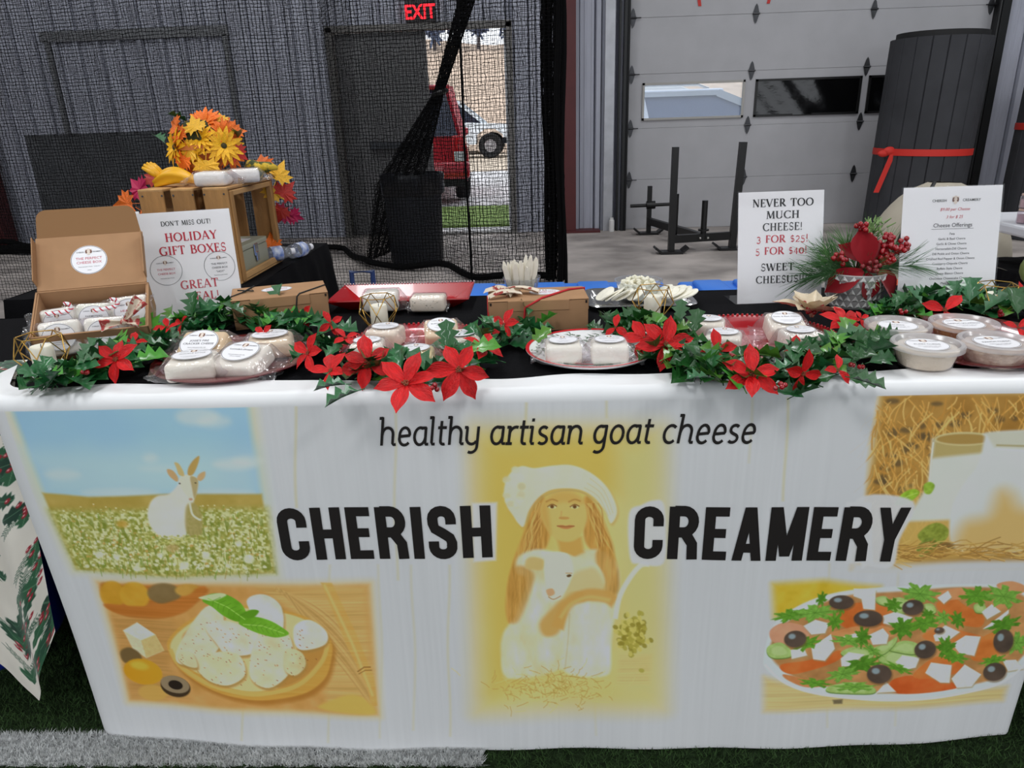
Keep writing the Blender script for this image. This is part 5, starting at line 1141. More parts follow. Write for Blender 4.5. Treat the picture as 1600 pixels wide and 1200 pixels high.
def cheese(label, loc, rz=0., s=1., tint=(240, 236, 222), lines=None, rot=None, wings=(1, 1), flecks=False, stick=True, group='wrapped goat cheeses', dims=(.082, .076, .036)):
    t = thing('cheese_package', label, 'cheese', loc, rz, group, rot); t.scale = (s, s, s)
    sd = random.Random(label); dx, dy, dz = dims
    c = MB(); c.rbox((0, 0, dz / 2 + .0015), (dx, dy, dz), .010, 3, jit=.0012)
    c.build('cheese', mat('cheese_%d_%d_%d%s' % (*tint, 'f' if flecks else ''), tint, rough=.45, sss=.15, col2=(150, 148, 120) if flecks else None, vscale=220 if flecks else 8, vrange=(.64, .7), bump=.12, bscale=60), t, smooth=60)
    w = MB(); ph = sd.random() * 6
    def wf(u, v):
        L = dx / 2 + .034; x = -L + 2 * L * u; a = TAU * v; e = abs(x) - dx / 2
        wing = wings[0] if x < 0 else wings[1]
        k = max(0, min(1, e / .030))
        hy = (dy / 2 + .0022) * (1 - .16 * min(1, k * 2)) * (1 + .12 * k); hz = (dz / 2 + .0022) * (1 - .80 * min(1, k * 1.4)); zc = dz / 2 + .003 - (dz / 2 - .008) * min(1, k * 1.2)
        if wing < .5 and e > 0: x = math.copysign(dx / 2 + e * .25, x)
        ca, sa = math.cos(a), math.sin(a); p = .42; y = hy * math.copysign(abs(ca) ** p, ca); z = zc + hz * math.copysign(abs(sa) ** p, sa)
        cr = .0010 + .0055 * k; nz = mnoise.noise_vector(Vector((x * 70 + ph, y * 70, z * 90))) * cr
        return (x + nz.x, y + nz.y, max(.0006, z + nz.z + .006 * k * math.sin(y * 190 + ph)))
    w.grid(wf, 26, 28, wrapv=True); w.build('plastic_wrap', m_film, t, smooth=60)
    if stick:
        sticker(t, T(0, .003, dz + .0060), .034, .030, lines or [('Goat Cheese', -.02, .16, m_ink2)])
        last = [o for o in kids(t) if o.name.startswith('label')][0]
    return t
def tl(name, *more): 
    out = [(l, .06 - .24 * i, .2, m_ink2) for i, l in enumerate([name, *more])]
    return out + [(TINY, -.44, .09, m_ink2), (TINY2, -.6, .09, m_ink2)]

# ------------------------------------------------------------------ plates and trays
def plate(name, label, cat, x, y, rad, m, prof, rim=None, **kw):
    t = thing(name, label, cat, (x, y, TZ + .0015)); b = MB(); b.lathe([(r * rad, z) for r, z in prof], 72); b.build('dish', m, t, smooth=40)
    if rim:
        rb = MB()
        for k in range(92): rb.ball((rad * .985 * math.cos(TAU * k / 92), rad * .985 * math.sin(TAU * k / 92), .0155), rad * .022, 6, 4)
        rb.build('beaded_rim', rim, t, smooth=180)
    return t
CH = [(.0001, .002), (.62, .002), (.66, .004), (.74, .010), (.97, .015), (1.0, .0145), (.97, .0105), (.75, .0055), (.6, 0), (.0001, 0)]
m_ch = mat('charger_wine', (104, 22, 30), rough=.22, metal=.15, coat=.4); m_ch2 = mat('charger_red', (168, 12, 26), rough=.2, metal=.2, coat=.5)
plate('charger_plate', 'dark wine red charger plate at the left end holding four cheeses', 'plate', -.575, 1.285, .15, m_ch, CH)
plate('charger_plate', 'red beaded charger plate behind the garland left of the kraft box', 'plate', -.235, 1.335, .150, m_ch2, CH, m_ch2)
plate('charger_plate', 'red beaded charger plate between the festive plate and the pot', 'plate', .425, 1.345, .150, m_ch2, CH, m_ch2)
plate('charger_plate', 'dark red charger plate under the four cheese tubs', 'plate', .795, 1.305, .175, m_ch, CH)
PL = [(.0001, .003), (.60, .003), (.66, .005), (.80, .013), (.985, .018), (1.0, .017), (.97, .013), (.75, .006), (.62, 0), (.0001, 0)]
xp = plate('festive_plate', 'white round plate with a red rim and printed greenery holding two cheeses', 'plate', .098, 1.283, .121, mat('china_white', (236, 236, 236), rough=.15, coat=.5), PL)
def pz(r):  # height of the plate's upper face
    r /= .121
    return np.interp(r, [0, .60, .66, .80, .985], [.003, .003, .005, .013, .018]) + .0006
rm = MB(); n = 72; rr_ = (.1145, .1212); rm.add([(q * math.cos(TAU * k / n), q * math.sin(TAU * k / n), pz(q)) for q in rr_ for k in range(n)], [(k, (k + 1) % n, n + (k + 1) % n, n + k)[::-1] for k in range(n)]); rm.build('red_rim', mat('plate_red', (200, 30, 44), rough=.2), xp)
gn = MB(); g_ = random.Random(2)
for k in range(300):
    a = g_.random() * TAU; r = .088 + g_.gauss(0, .009); d = a + math.pi / 2 + g_.gauss(0, .7); l = .010; w_ = .0011
    p = [(r * math.cos(a), r * math.sin(a)), (r * math.cos(a) + l * math.cos(d), r * math.sin(a) + l * math.sin(d))]; nx, ny = -math.sin(d) * w_, math.cos(d) * w_
    q = [(p[0][0] + nx, p[0][1] + ny), (p[0][0] - nx, p[0][1] - ny), (p[1][0], p[1][1])]
    gn.add([(x, y, pz(min(.117, math.hypot(x, y))) + .0004) for x, y in q], [(0, 1, 2)])
gn.build('printed_greenery', mat('plate_green', (86, 110, 84), rough=.3), xp)
sc_ = MB(); put_text(sc_, 'Christmas', .026, T(-.008, -.052, .0045), shear=.35, bold=.004); sc_.build('lettering', _mats['plate_red'], xp)
bw = MB()
for s_ in (-1, 1): bw.add([(0, -.078, .0098), (s_ * .030, -.070, .0098), (s_ * .034, -.084, .0125), (0, -.083, .0100)], [(0, 1, 2, 3) if s_ > 0 else (3, 2, 1, 0)])
bw.build('printed_bow', _mats['plate_red'], xp)

rt = thing('serving_tray', 'rectangular glossy red tray at the back of the table with two cheeses', 'tray', (-.33, 1.735, TZ + .001))
b = MB(); W_, D_ = .168, .088
def trayring(k, z): return [(sx * W_ * k[0], sy * D_ * k[1], z) for sx, sy in ((-1, -1), (1, -1), (1, 1), (-1, 1))]
vs = trayring((.72, .60), .002) + trayring((.76, .66), .004) + trayring((1, 1), .030) + trayring((1.01, 1.015), .027) + trayring((.75, .62), -.0005)
b.add(vs, [(0, 1, 2, 3)] + [(r * 4 + k, r * 4 + (k + 1) % 4, (r + 1) * 4 + (k + 1) % 4, (r + 1) * 4 + k)[::-1] for r in range(3) for k in range(4)] + [(19, 18, 17, 16)] + [(12 + k, 12 + (k + 1) % 4, 16 + (k + 1) % 4, 16 + k)[::-1] for k in range(4)]); b.build('dish', mat('tray_red', (164, 8, 18), rough=.25, coat=.3), rt)
rb = MB()
for k in range(46): rb.ball((-W_ + 2 * W_ * k / 45, D_, .032), .0022, 6, 4)
rb.build('beaded_rim', mat('bead_glint', (224, 200, 200), rough=.2, metal=.4), rt, smooth=180)  # pale bead colour stands in for reflections along the rim

sv = thing('serving_tray', 'silver foil tray of cheese curds and crackers behind the festive plate', 'tray', (.243, 1.69, TZ + .001))
b = MB()
def rrect(w, d, r, z, n=6): return [(sx * (w - r) + r * math.cos(a0 + math.pi / 2 * k / n), sy * (d - r) + r * math.sin(a0 + math.pi / 2 * k / n), z) for sx, sy, a0 in ((1, 1, 0), (-1, 1, math.pi / 2), (-1, -1, math.pi), (1, -1, -math.pi / 2)) for k in range(n + 1)]
rs = [rrect(.100, .066, .02, .002), rrect(.105, .07, .022, .003), rrect(.112, .08, .025, .014), rrect(.124, .092, .03, .0155), rrect(.126, .094, .03, .013), rrect(.106, .072, .02, 0)]; n = len(rs[0])
b.add([p for r in rs for p in r], [tuple(range(n))] + [(i * n + k, (i + 1) * n + k, (i + 1) * n + (k + 1) % n, i * n + (k + 1) % n) for i in range(5) for k in range(n)]); b.build('dish', mat('foil_silver', (214, 214, 216), rough=.18, metal=.95), sv, smooth=40)
for i in range(19):
    left = i < 10; g_ = random.Random(i * 7)
    if left: x, y, z, a = .165 + .0085 * i, 1.665 + .006 * math.sin(i * 1.3) + (.03 if i % 3 == 0 else 0), TZ + .020 + .001 * i % 3, R(32)
    else: k = i - 10; x, y, z, a = .300 + .0068 * k, 1.685 - .004 * k + (.03 if k % 2 else 0), TZ + .022 + .0015 * (k % 3), R(30)
    c = MB(); c.lathe([(.0001, 0), (.023, 0), (.025, .0012), (.025, .0028), (.023, .0038), (.0001, .0038)], 24, wob=lambda q, z_: 1 + .05 * math.sin(q * 3 + i)); 
    o = c.build('cracker', mat('cracker_cream', (240, 236, 220), rough=.6, var=.06, vscale=90), smooth=50); o.location = (x, y, z); o.rotation_euler = (R(g_.uniform(-20, 10)), -a if left else -a * .8, g_.uniform(-.4, .4))
    tag(o, 'round cream cracker fanned on the left side of the silver tray' if left else 'round cream cracker fanned on the right side of the silver tray', 'cracker', 'crackers on the left of the tray' if left else 'crackers on the right of the tray')
tb = thing('curd_tub', 'open clear tub of white cheese curds on the silver tray', 'tub', (.245, 1.715, TZ + .0045))
b = MB(); b.lathe([(.0001, .001), (.044, .001), (.054, .042), (.058, .043), (.058, .046), (.053, .045), (.043, .003), (.0001, .0025)], 40); b.build('tub', film('clear_tub', (246, 248, 250), .06, milk=.12), tb, smooth=40)
cu = MB(); g_ = random.Random(11)
for i in range(95):
    r = .042 * g_.random() ** .5; a = g_.random() * TAU; cu.rbox((0, 0, 0), (.011, .008, .007), .0025, 2, T(r * math.cos(a), r * math.sin(a), .026 + g_.random() * .020 * (1 - (r / .05) ** 2) + .006) @ Euler((g_.random() * 6, g_.random() * 6, 0)).to_matrix().to_4x4())
cu.lathe([(.0001, .004), (.042, .004), (.049, .03), (.0001, .034)], 24); cu.build('curds', mat('curd_white', (240, 236, 216), rough=.5, sss=.1), tb, smooth=60, kind='stuff')

# ------------------------------------------------------------------ cheeses on the plates
PZ = TZ + .005
def cpos(px, py, z=PZ + .018): v = onz(px, py, z); return (v.x, v.y, PZ)
cheese("round-labelled orange cream cheese at the back of the left charger plate", cpos(322, 548), R(8), 1.08, (228, 202, 160), tl("JOSIE'S FIRE", 'CRACKER CHEESE'), rot=(R(30), 0, R(-2)))
cheese('white cheese at the front left of the left charger plate', cpos(303, 574), R(12), 1.0, (240, 236, 220), tl('GOUDA STYLE'))
cheese('large labelled white cheese at the front right of the left charger plate', cpos(384, 566), R(-12), 1.04, (240, 236, 222), tl("Lucinda's Dream"), rot=(R(16), 0, R(-14)))
cheese('cream cheese lying behind the labelled one on the left charger plate', cpos(424, 541), R(16), 1.02, (236, 218, 188), tl('SMOKED CHEVRE'))
cheese('pinkish cheese at the back left of the beaded plate by the gold candle cage', cpos(603, 527), R(-10), 0.80, (238, 226, 206), tl('CRANBERRY', 'CHIPOTLE CHEVRE'), dims=(.082, .076, .046))
cheese('white cheese behind the poinsettia at the left of the beaded plate', cpos(575, 548), R(6), 0.76, (238, 232, 218), tl('GARLIC CHIVES'), dims=(.082, .076, .046))
cheese('yellow cheese at the front of the beaded plate behind the holly', cpos(650, 562), R(2), 0.78, (236, 216, 160), tl('RED PEPPER'), dims=(.082, .076, .046))
cheese('orange cream cheese propped at the back right of the beaded plate', cpos(690, 522), R(10), 0.82, (236, 212, 176), tl('BUFFALO STYLE', 'CHEVRE'), rot=(R(18), 0, R(10)), dims=(.082, .076, .046))
cheese('white cheese leaning at the right of the beaded plate by the kraft box', cpos(722, 538), R(16), 0.78, (240, 232, 214), tl('DILL PICKLE', '& ONION CHEVRE'), dims=(.082, .076, .046))
PZ += .004
cheese('white cheese on the left half of the festive plate', cpos(880, 553), R(2), 0.78, (242, 240, 226), tl('FETA'), dims=(.082, .076, .046))
cheese('white cheese on the right half of the festive plate', cpos(952, 553), R(-2), 0.80, (243, 241, 228), tl('PLAIN CHEVRE'), dims=(.082, .076, .046))
PZ -= .004
cheese('white cheese at the back left of the right beaded plate', cpos(1105, 515), R(-16), 0.80, (238, 232, 216), tl('QUESO BLANCO'), dims=(.082, .076, .046))
cheese('white cheese behind a poinsettia at the left of the right beaded plate', cpos(1130, 536), R(-18), 0.78, (240, 236, 222), tl('PLAIN CHEVRE'), dims=(.082, .076, .046))
cheese('tall white cheese at the back right of the right beaded plate', cpos(1225, 514), R(4), 0.85, (242, 236, 220), tl('Garlic & Basil Chevre'), rot=(R(14), 0, R(-2)), dims=(.082, .076, .046))
cheese('white cheese behind the holly at the right of the right beaded plate', cpos(1250, 533), R(12), 0.78, (240, 236, 224), tl('HEAVENLY GOOD'), dims=(.082, .076, .046))
PZ = TZ + .006
cheese('thick plain white cheese at the left of the red tray', cpos(597, 473), R(4), .95, (244, 242, 230), stick=False, wings=(0, 1), dims=(.085, .07, .046))
cheese('herb flecked cheese at the right of the red tray', cpos(670, 474), R(-2), .85, (240, 232, 214), stick=False, flecks=True, wings=(0, 0), dims=(.095, .06, .042))

# ------------------------------------------------------------------ kraft gift boxes
def card_text(words): return [('THE PERFECT', .02, .24, m_pink_ink), ('CHEESE BOX', -.26, .24, m_pink_ink), ('Pasteurized goat cheese   family farm', -.5, .08, m_ink2), ('www', -.74, .1, m_ink2)] if words is None else words
def closed_box(label, x, y, rz, w=.205, d=.115, h=.067, cord=None, cord_m=None, bow=False):
    t = thing('gift_box', label, 'gift box', (x, y, TZ + .001), rz)
    b = MB(); b.rbox((0, 0, h / 2 - .001), (w, d, h - .002), .0015, 1); b.build('body', m_kraft, t)
    l = MB(); l.rbox((0, .0005, h), (w + .003, d + .003, .0022), .001, 1); l.rbox((0, -d / 2 - .0012, h - .011), (w * .62, .0016, .022), .0007, 1)
    for s_ in (-1, 1): l.rbox((s_ * (w / 2 + .001), 0, h - .012), (.0016, d * .9, .024), .0006, 1)
    l = l.build('lid', m_kraft, t); 
    sl_ = MB()
    for s_ in (-1, 1): sl_.box((s_ * (w / 2 - .004), -d / 2 - .0006, h - .006), (.004, .0012, .006))
    sl_.build('slot', mat('slot_dark', (40, 30, 24), rough=.9), l)
    sticker(t, T(-.005 if not bow else .018, .012, h + .0016), .034, .026, card_text(None), words=True)
    if cord:
        for pts in cord: c = MB(); c.tube(pts, .0016 if not bow else .0024, 7); c.build('cord', cord_m, t, smooth=60)
    if bow:
        q = MB(); g_ = random.Random(4)
        for i, (ax, ay, sx, sy, r_) in enumerate(((-.072, -.026, .036, .018, .5), (-.038, .006, .044, .016, -.25), (-.082, .012, .030, .016, 2.6), (-.054, -.012, .020, .016, 1.2))):
            q.grid(lambda u, v: (ax + (u - .5) * 2 * sx * math.cos(r_) - (v - .5) * 2 * sy * math.sin(r_) * (.4 + u * .6), ay + (u - .5) * 2 * sx * math.sin(r_) + (v - .5) * 2 * sy * math.cos(r_) * (.4 + u * .6), h + .006 + .008 * math.sin(u * 3.1) + .004 * math.sin(v * 9 + i)), 8, 6)
        q.build('fabric_bow', mat('bow_print', (220, 206, 186), rough=.8, col2=(150, 52, 46), vscale=60, vrange=(.56, .6)), t, smooth=60)
    return t
h = .067
closed_box('closed kraft gift box tied with black cord behind the left charger plate', -.593, 1.607, R(20), w=.205, d=.13, cord=[[(-.1035, -.04, .03), (-.1035, -.03, h + .003), (-.075, .006, h + .004), (-.055, .068, h + .003)], [(.030, -.0675, .03), (.036, -.0675, h - .003), (.042, -.066, h + .003), (.1035, .005, h + .003), (.104, .01, .02)], [(-.08, -.002, h + .004), (-.062, .012, h + .010), (-.055, .004, h + .004), (-.09, .008, h + .008)]], cord_m=mat('cord_black', (24, 26, 26), rough=.7))
closed_box('closed kraft gift box with red cord and fabric bow in the middle of the table', .0, 1.512, R(3), w=.207, d=.112, cord=[[(-.033, -.0585, .0), (-.028, -.0585, h - .014), (.000, -.058, h + .001), (.008, -.05, h + .0035), (.070, .02, h + .0035), (.1055, .034, h + .003), (.1058, .036, .01)], [(-.1055, -.02, .02), (-.1055, -.01, h + .002), (-.08, .0, h + .004), (-.06, .03, h + .003)]], cord_m=mat('cord_red', (186, 28, 36), rough=.7), bow=True)

# open box: tipped up at the back, lid and tuck flap standing behind it
PH = R(30); ZF = .78 + .067 * math.cos(PH)
p_l, p_r = onz(45, 530, ZF), onz(232, 510, ZF); uu = (p_r - p_l).normalized(); WB = (p_r - p_l).length; nn = Vector((-uu.y, uu.x, 0))
base = p_l + uu * WB / 2 + nn * .067 * math.sin(PH); base.z = .781
ob = thing('gift_box', 'open kraft gift box with its lid up holding five cheeses at the left', 'gift box', base, rot=Euler((PH, 0, math.atan2(uu.y, uu.x))))
DB, HB, tk = .132, .067, .003
b = MB(); b.box((0, DB / 2, tk / 2), (WB, DB, tk)); b.box((0, tk / 2, HB / 2), (WB, tk, HB)); b.box((0, DB - tk / 2, HB / 2), (WB, tk, HB))
for s_ in (-1, 1): b.box((s_ * (WB / 2 - tk / 2), DB / 2, HB / 2), (tk, DB, HB)); b.box((s_ * (WB / 2 - tk * 1.6), DB / 2, HB * .52), (tk * .8, DB * .96, HB * .9))
b.build('body', m_kraft, ob)
LA = R(50) - PH     # lid angle past the box's own plane
lidM = T(0, DB, HB) @ RX(LA)
b = MB(); b.rbox((0, .062, 0), (WB * .97, .124, .003), .0008, 1, lidM); lid = b.build('lid', m_kraft, ob)
sticker(lid, lidM @ T(-.004, .064, .0018), .034, .034, card_text(None))
flM = lidM @ T(0, .124, 0) @ RX(R(24)); b = MB(); r = .02; w2 = WB * .47
b.prism([(-w2, 0), (w2, 0), (w2 - .004, .055 - r)] + [(w2 - .004 - r + r * math.cos(a), .057 - r + r * math.sin(a)) for a in np.linspace(0, math.pi / 2, 6)] + [(-w2 + .004 + r - r * math.sin(a), .057 - r + r * math.cos(a)) for a in np.linspace(0, math.pi / 2, 6)], -.0014, .0014, flM); b.build('tuck_flap', m_kraft_in, ob)
for s_ in (-1, 1): b = MB(); b.rbox((s_ * WB * .485, .062, .012), (.002, .10, .026), .0006, 1, lidM); b.build('dust_flap', m_kraft, ob)
obM = Matrix.LocRotScale(ob.location, ob.rotation_euler, None)
# the wedge of card that props the box up
wl = obM @ Vector((0, DB * .75, -.004)); pr_ = MB(); pr_.box((wl.x, wl.y, (wl.z + TZ) / 2 - .002), (.12, .03, wl.z - TZ - .004)); tag(pr_.build('card_wedge', m_kraft_in), 'folded card propping up the back of the open gift box', 'card')
q0, q1 = onz(242, 512, .777), ony(217, 331, 1.71); wb = MB(); up_ = q1 - q0; nrm_ = uu.cross(up_).normalized() * .002
wb.add([tuple(p + k * nrm_) for k in (-1, 1) for p in (q0 - uu * .20, q0, q1, q1 - uu * .20)], [(0, 1, 2, 3), (7, 6, 5, 4), (0, 4, 5, 1), (1, 5, 6, 2), (2, 6, 7, 3), (3, 7, 4, 0)])
tag(wb.build('white_board', mat('board_white', (222, 222, 224), rough=.6)), 'plain white board standing behind the lid of the open gift box', 'board')
def in_box(x, y, z, tx=0., rz=0.): 
    M = obM @ T(x, y, z) @ RX(tx) @ RZ(rz); return M
def cheese_in(label, x, y, z, tx, rz, s, lines, tint=(240, 238, 226)):
    M = in_box(x, y, z, tx, rz); return cheese(label, M.to_translation(), 0, s, tint, lines, rot=M.to_euler(), wings=(1, 0), group='cheeses in the open gift box')
cheese_in('white cheese with a candy cane at the back left of the open gift box', -.066, .088, .016, R(46), R(4), .80, tl('Goat Chevre'))
cheese_in('white cheese at the back middle of the open gift box', -.002, .090, .017, R(46), R(-3), .82, tl('FARMSTEAD'), (236, 238, 222))
cheese_in('labelled white cheese at the back right of the open gift box', .066, .092, .022, R(46), R(3), .88, [('HEAVENLY', .02, .24, m_pink_ink), ('GOOD', -.24, .24, m_pink_ink), (TINY, -.5, .09, m_ink2)])
cheese_in('white cheese at the front left of the open gift box', -.056, .030, .030, R(46), R(2), .88, [('Garlic & Basil Chevre', -.05, .2, m_ink2), (TINY, -.4, .09, m_ink2), (TINY2, -.55, .09, m_ink2)])
cheese_in('white cheese at the front middle of the open gift box', .022, .030, .028, R(46), R(-2), .88, [('HORSERADISH', .0, .22, m_ink2), ('DILL CHEVRE', -.25, .22, m_ink2)])
def candy_cane(label, M):
    t = thing('candy_cane', label, 'candy cane', M.to_translation(), group='candy canes', rot=M.to_euler()); L = .038
    path = [(-L / 2 + L * k / 8, 0, 0) for k in range(9)] + [(L / 2 + .008 * math.sin(a) , .008 - .008 * math.cos(a), 0) for a in np.linspace(.4, math.pi + .4, 8)]
    c = MB(); c.tube(path, .0034, 10); o = c.build('cane', m_white, t, smooth=60)
    sp = MB(); pp = [Vector(p) for p in path]; hx = []
    for k in range(100):
        f = k / 99 * (len(pp) - 1); i = min(int(f), len(pp) - 2); p = pp[i].lerp(pp[i + 1], f - i); d = (pp[i + 1] - pp[i]).normalized(); nrm = Vector((-d.y, d.x, 0)); a = k * .42
        hx.append(p + (nrm * math.cos(a) + Vector((0, 0, 1)) * math.sin(a)) * .0032)
    sp.tube(hx, .0013, 5); sp.build('red_stripe', m_red_ink, t, smooth=60)
candy_cane('small candy cane lying on the back left cheese in the gift box', in_box(-.062, .066, .066, R(46), R(2)))
candy_cane('candy cane lying across the middle of the open gift box', in_box(.022, .064, .066, R(46), R(6)))
fb_ = in_box(.060, .018, .066, R(36), R(20)); t = thing('fabric_bow', 'red and cream fabric bow on the cheeses in the open gift box', 'bow', fb_.to_translation(), rot=fb_.to_euler())
for i, (r_, L, w_) in enumerate(((.45, .055, .017), (2.9, .040, .015), (-.5, .030, .014))):
    q = MB(); q.grid(lambda u, v: (L * u * math.cos(r_) - (v - .5) * w_ * (.3 + 1.5 * u) * math.sin(r_), L * u * math.sin(r_) + (v - .5) * w_ * (.3 + 1.5 * u) * math.cos(r_), .006 + .014 * u * math.sin(u * 2.4) + .004 * math.sin(v * 8)), 10, 6)
    q.build('loop', mat('bow_red_cream', (206, 190, 170), rough=.8, col2=(166, 60, 58), vscale=70, vrange=(.48, .54)), t, smooth=60)
b = MB(); b.ball((0, 0, .006), .007); b.build('knot', _mats['bow_red_cream'], t, smooth=180)

# ------------------------------------------------------------------ signs in acrylic holders
def sign(name, label, bl, br, hgt, lean, prints, logo_at=None, m_sheet=None):
    """bl, br: the two lower corners on the table"""
    bl, br = Vector(bl), Vector(br); w = (br - bl).length; u = (br - bl) / w; c = (bl + br) / 2; c.z = TZ + .0015
    t = thing(name, label, 'sign', c, rot=Euler((math.pi / 2 - lean, 0, math.atan2(u.y, u.x))))
    b = MB(); b.box((0, hgt / 2, 0), (w - .004, hgt - .004, .0012)); b.build('paper', m_sheet or mat('sign_paper', (243, 242, 245), rough=.6), t)
    b = MB(); b.rbox((0, hgt / 2, .0026), (w, hgt, .0022), .0006, 1); b.build('acrylic_front', m_acryl, t)
    b = MB(); b.rbox((0, hgt / 2, -.0026), (w, hgt, .0022), .0006, 1)
    b.add([(-w / 2, .001, -.004), (w / 2, .001, -.004), (w / 2, .001 + .09 * math.sin(lean), -.09), (-w / 2, .001 + .09 * math.sin(lean), -.09)], [(0, 1, 2, 3)]); b.build('acrylic_back', m_acryl, t)
    by = {}
    for kind, txt, x, y, sz, width, mm in prints:
        mb = by.setdefault(mm.name, (MB(), mm))[0]; M = T(x * w, y * hgt, .0012)
        if kind == 's': put_serif(mb, txt, sz * hgt, M, None if width is None else width * w)
        elif kind == 'i': put_text(mb, txt, sz * hgt, M, shear=.25)
        elif kind == 'r': # ring
            n = 44; R1, R2 = sz * w, sz * w * .975; mb.add([(x * w + q * math.cos(TAU * k / n), y * hgt + q * math.sin(TAU * k / n), .0012) for q in (R2, R1) for k in range(n)], [(k, (k + 1) % n, n + (k + 1) % n, n + k)[::-1] for k in range(n)])
        elif kind == 'l': mb.add([(x * w - width * w / 2, y * hgt, .0012), (x * w + width * w / 2, y * hgt, .0012), (x * w + width * w / 2, y * hgt + sz * hgt, .0012), (x * w - width * w / 2, y * hgt + sz * hgt, .0012)], [(0, 1, 2, 3)])
        else: put_text(mb, txt, sz * hgt, M, bold=.006)
    for k, (mb, mm) in by.items(): mb.build('lettering', mm, t, label='%s lettering' % ('red' if mm is m_red_ink else 'dark'))
    for lx, ly, ls in (logo_at or []): logo(t, T(lx * w, ly * hgt, .0012), ls * w)
    return t
BK, RD = mat('black_ink', (22, 22, 26), rough=.6), m_red_ink
sign('table_sign', 'upright white sign with red holiday gift boxes lettering beside the open box', (-.897, 1.588, 0), (-.702, 1.660, 0), .252, R(13), [
    ('s', "DON'T MISS OUT!", .02, .868, .042, .52, BK), ('s', 'HOLIDAY', .05, .725, .078, .54, RD), ('s', 'GIFT BOXES', .05, .605, .078, .70, RD), ('s', 'GREAT', .06, .285, .078, .40, RD), ('s', 'DEAL!', .08, .175, .075, .34, RD), ('s', '$45.00', .08, .075, .070, .36, BK),
    ('r', '', -.26, .470, .165, None, m_ink2), ('r', '', .30, .470, .165, None, m_ink2),
    ('t', 'THE PERFECT', -.26, .47, .026, None, m_pink_ink), ('t', 'CHEESE BOX', -.26, .432, .026, None, m_pink_ink), ('t', 'THE PERFECT', .30, .485, .024, None, m_ink2), ('t', 'CHEESE BOX', .30, .45, .024, None, m_ink2), ('t', '"HOT"', .30, .412, .026, None, m_ink2),
    ('t', 'CHERISH      CREAMERY', -.26, .533, .014, None, m_ink2), ('t', 'CHERISH      CREAMERY', .30, .54, .014, None, m_ink2), ('t', 'Pasteurized goat cheese', -.26, .395, .012, None, m_ink2), ('t', 'Pasteurized goat cheese', .30, .385, .012, None, m_ink2)], [(-.26, .54, .07), (.30, .547, .07)])
sign('table_sign', 'upright white sign reading never too much cheese beside the pine arrangement', (.462, 1.638, 0), (.662, 1.652, 0), .255, R(11), [
    ('s', 'NEVER TOO', .02, .86, .068, .70, BK), ('s', 'MUCH', .02, .755, .068, .38, BK), ('s', 'CHEESE!', .02, .65, .068, .46, BK), ('s', '3 FOR $25!', .02, .545, .066, .60, RD), ('s', '5 FOR $40!', .01, .44, .066, .60, RD), ('s', 'SWEET', -.03, .295, .066, .39, BK), ('s', 'CHEESUS!!!', .02, .185, .066, .60, BK)])
OFF = ['Feta', 'Garlic & Basil Chevre', 'Garlic & Chives Chevre', 'Horseradish-Dill Chevre', 'Dill Pickle and Onion Chevre', 'Crushed Red Pepper & Onion Chevre', 'Cranberry-Chipotle Chevre', 'Buffalo Style Chevre', 'Queso Blanco Chevre', 'Chocolate Cheesecake Chevre', 'Plain Chevre', 'Curds\u2014Plain, Ranch, Garlic-Jalapeno', "Lucinda 's Cream\u2014A Farmstead Cheese", 'Heavenly Good', "Arthur 's Smoked"]
sign('table_sign', 'upright white price sheet listing cheese offerings behind the four tubs', (.790, 1.565, 0), (1.006, 1.573, 0), .262, R(10), [
    ('t', 'CHERISH', -.13, .872, .030, None, BK), ('t', 'CREAMERY', .19, .872, .030, None, BK), ('i', '$9.00 per Cheese', .03, .80, .034, None, RD), ('i', '3 for $ 25', .03, .738, .034, None, RD), ('t', 'Cheese Offerings', .02, .668, .046, None, m_ink2), ('l', '', .02, .652, .003, .42, m_ink2)] + [('t', s_, .02, .605 - .0405 * i, .026, None, m_ink2) for i, s_ in enumerate(OFF)], [(.03, .885, .11)])

# ------------------------------------------------------------------ gold cages with candles
m_gold = mat('gold_wire', (196, 158, 84), rough=.3, metal=.9); m_wax = mat('wax_white', (236, 232, 216), rough=.4, sss=.3)
def cage(label, clabel, x, y, s=1., rz=0., z=TZ + .001):
    t = thing('candle_cage', label, 'candle holder', (x, y, z), rz); t.scale = (s, s, s); N6 = 6; w = MB()
    ring = lambda r, zz, off: [(r * math.cos(TAU * (k + off) / N6), r * math.sin(TAU * (k + off) / N6), zz) for k in range(N6)]
    a, b_, c = ring(.026, .001, 0), ring(.046, .034, .5), ring(.036, .066, 0)
    for k in range(N6):
        for p, q in ((a[k], a[(k + 1) % 6]), (c[k], c[(k + 1) % 6]), (a[k], b_[k]), (a[(k + 1) % 6], b_[k]), (b_[k], c[k]), (b_[k], c[(k + 1) % 6])): w.tube([p, q], .00105, 6)
    w.build('wire_frame', m_gold, t, smooth=60)
    p = MB(); p.prism(ring(.026, 0, 0), 0, .0016); p.build('base_plate', m_gold, t)
    k = thing('pillar_candle', clabel, 'candle', (x, y, z + .002 * s), 0, 'white candles in gold cages'); k.scale = (s, s, s)
    c = MB(); c.lathe([(.0001, 0), (.0185, 0), (.019, .002), (.019, .042), (.017, .045), (.012, .0425), (.0001, .041)], 28); c.build('wax', m_wax, k, smooth=40)
    c = MB(); c.tube([(0, 0, .041), (.001, 0, .048)], .0008, 5); c.build('wick', m_ink2, k)
v = onz(58, 588); cage('gold wire candle cage at the left corner in front of the open box', 'white candle in the cage at the left corner of the table', v.x, v.y + .03, 1.05, .4)
v = onz(592, 512); cage('gold wire candle cage in front of the red tray', 'white candle in the cage in front of the red tray', v.x, v.y + .015, 1.0, .1)
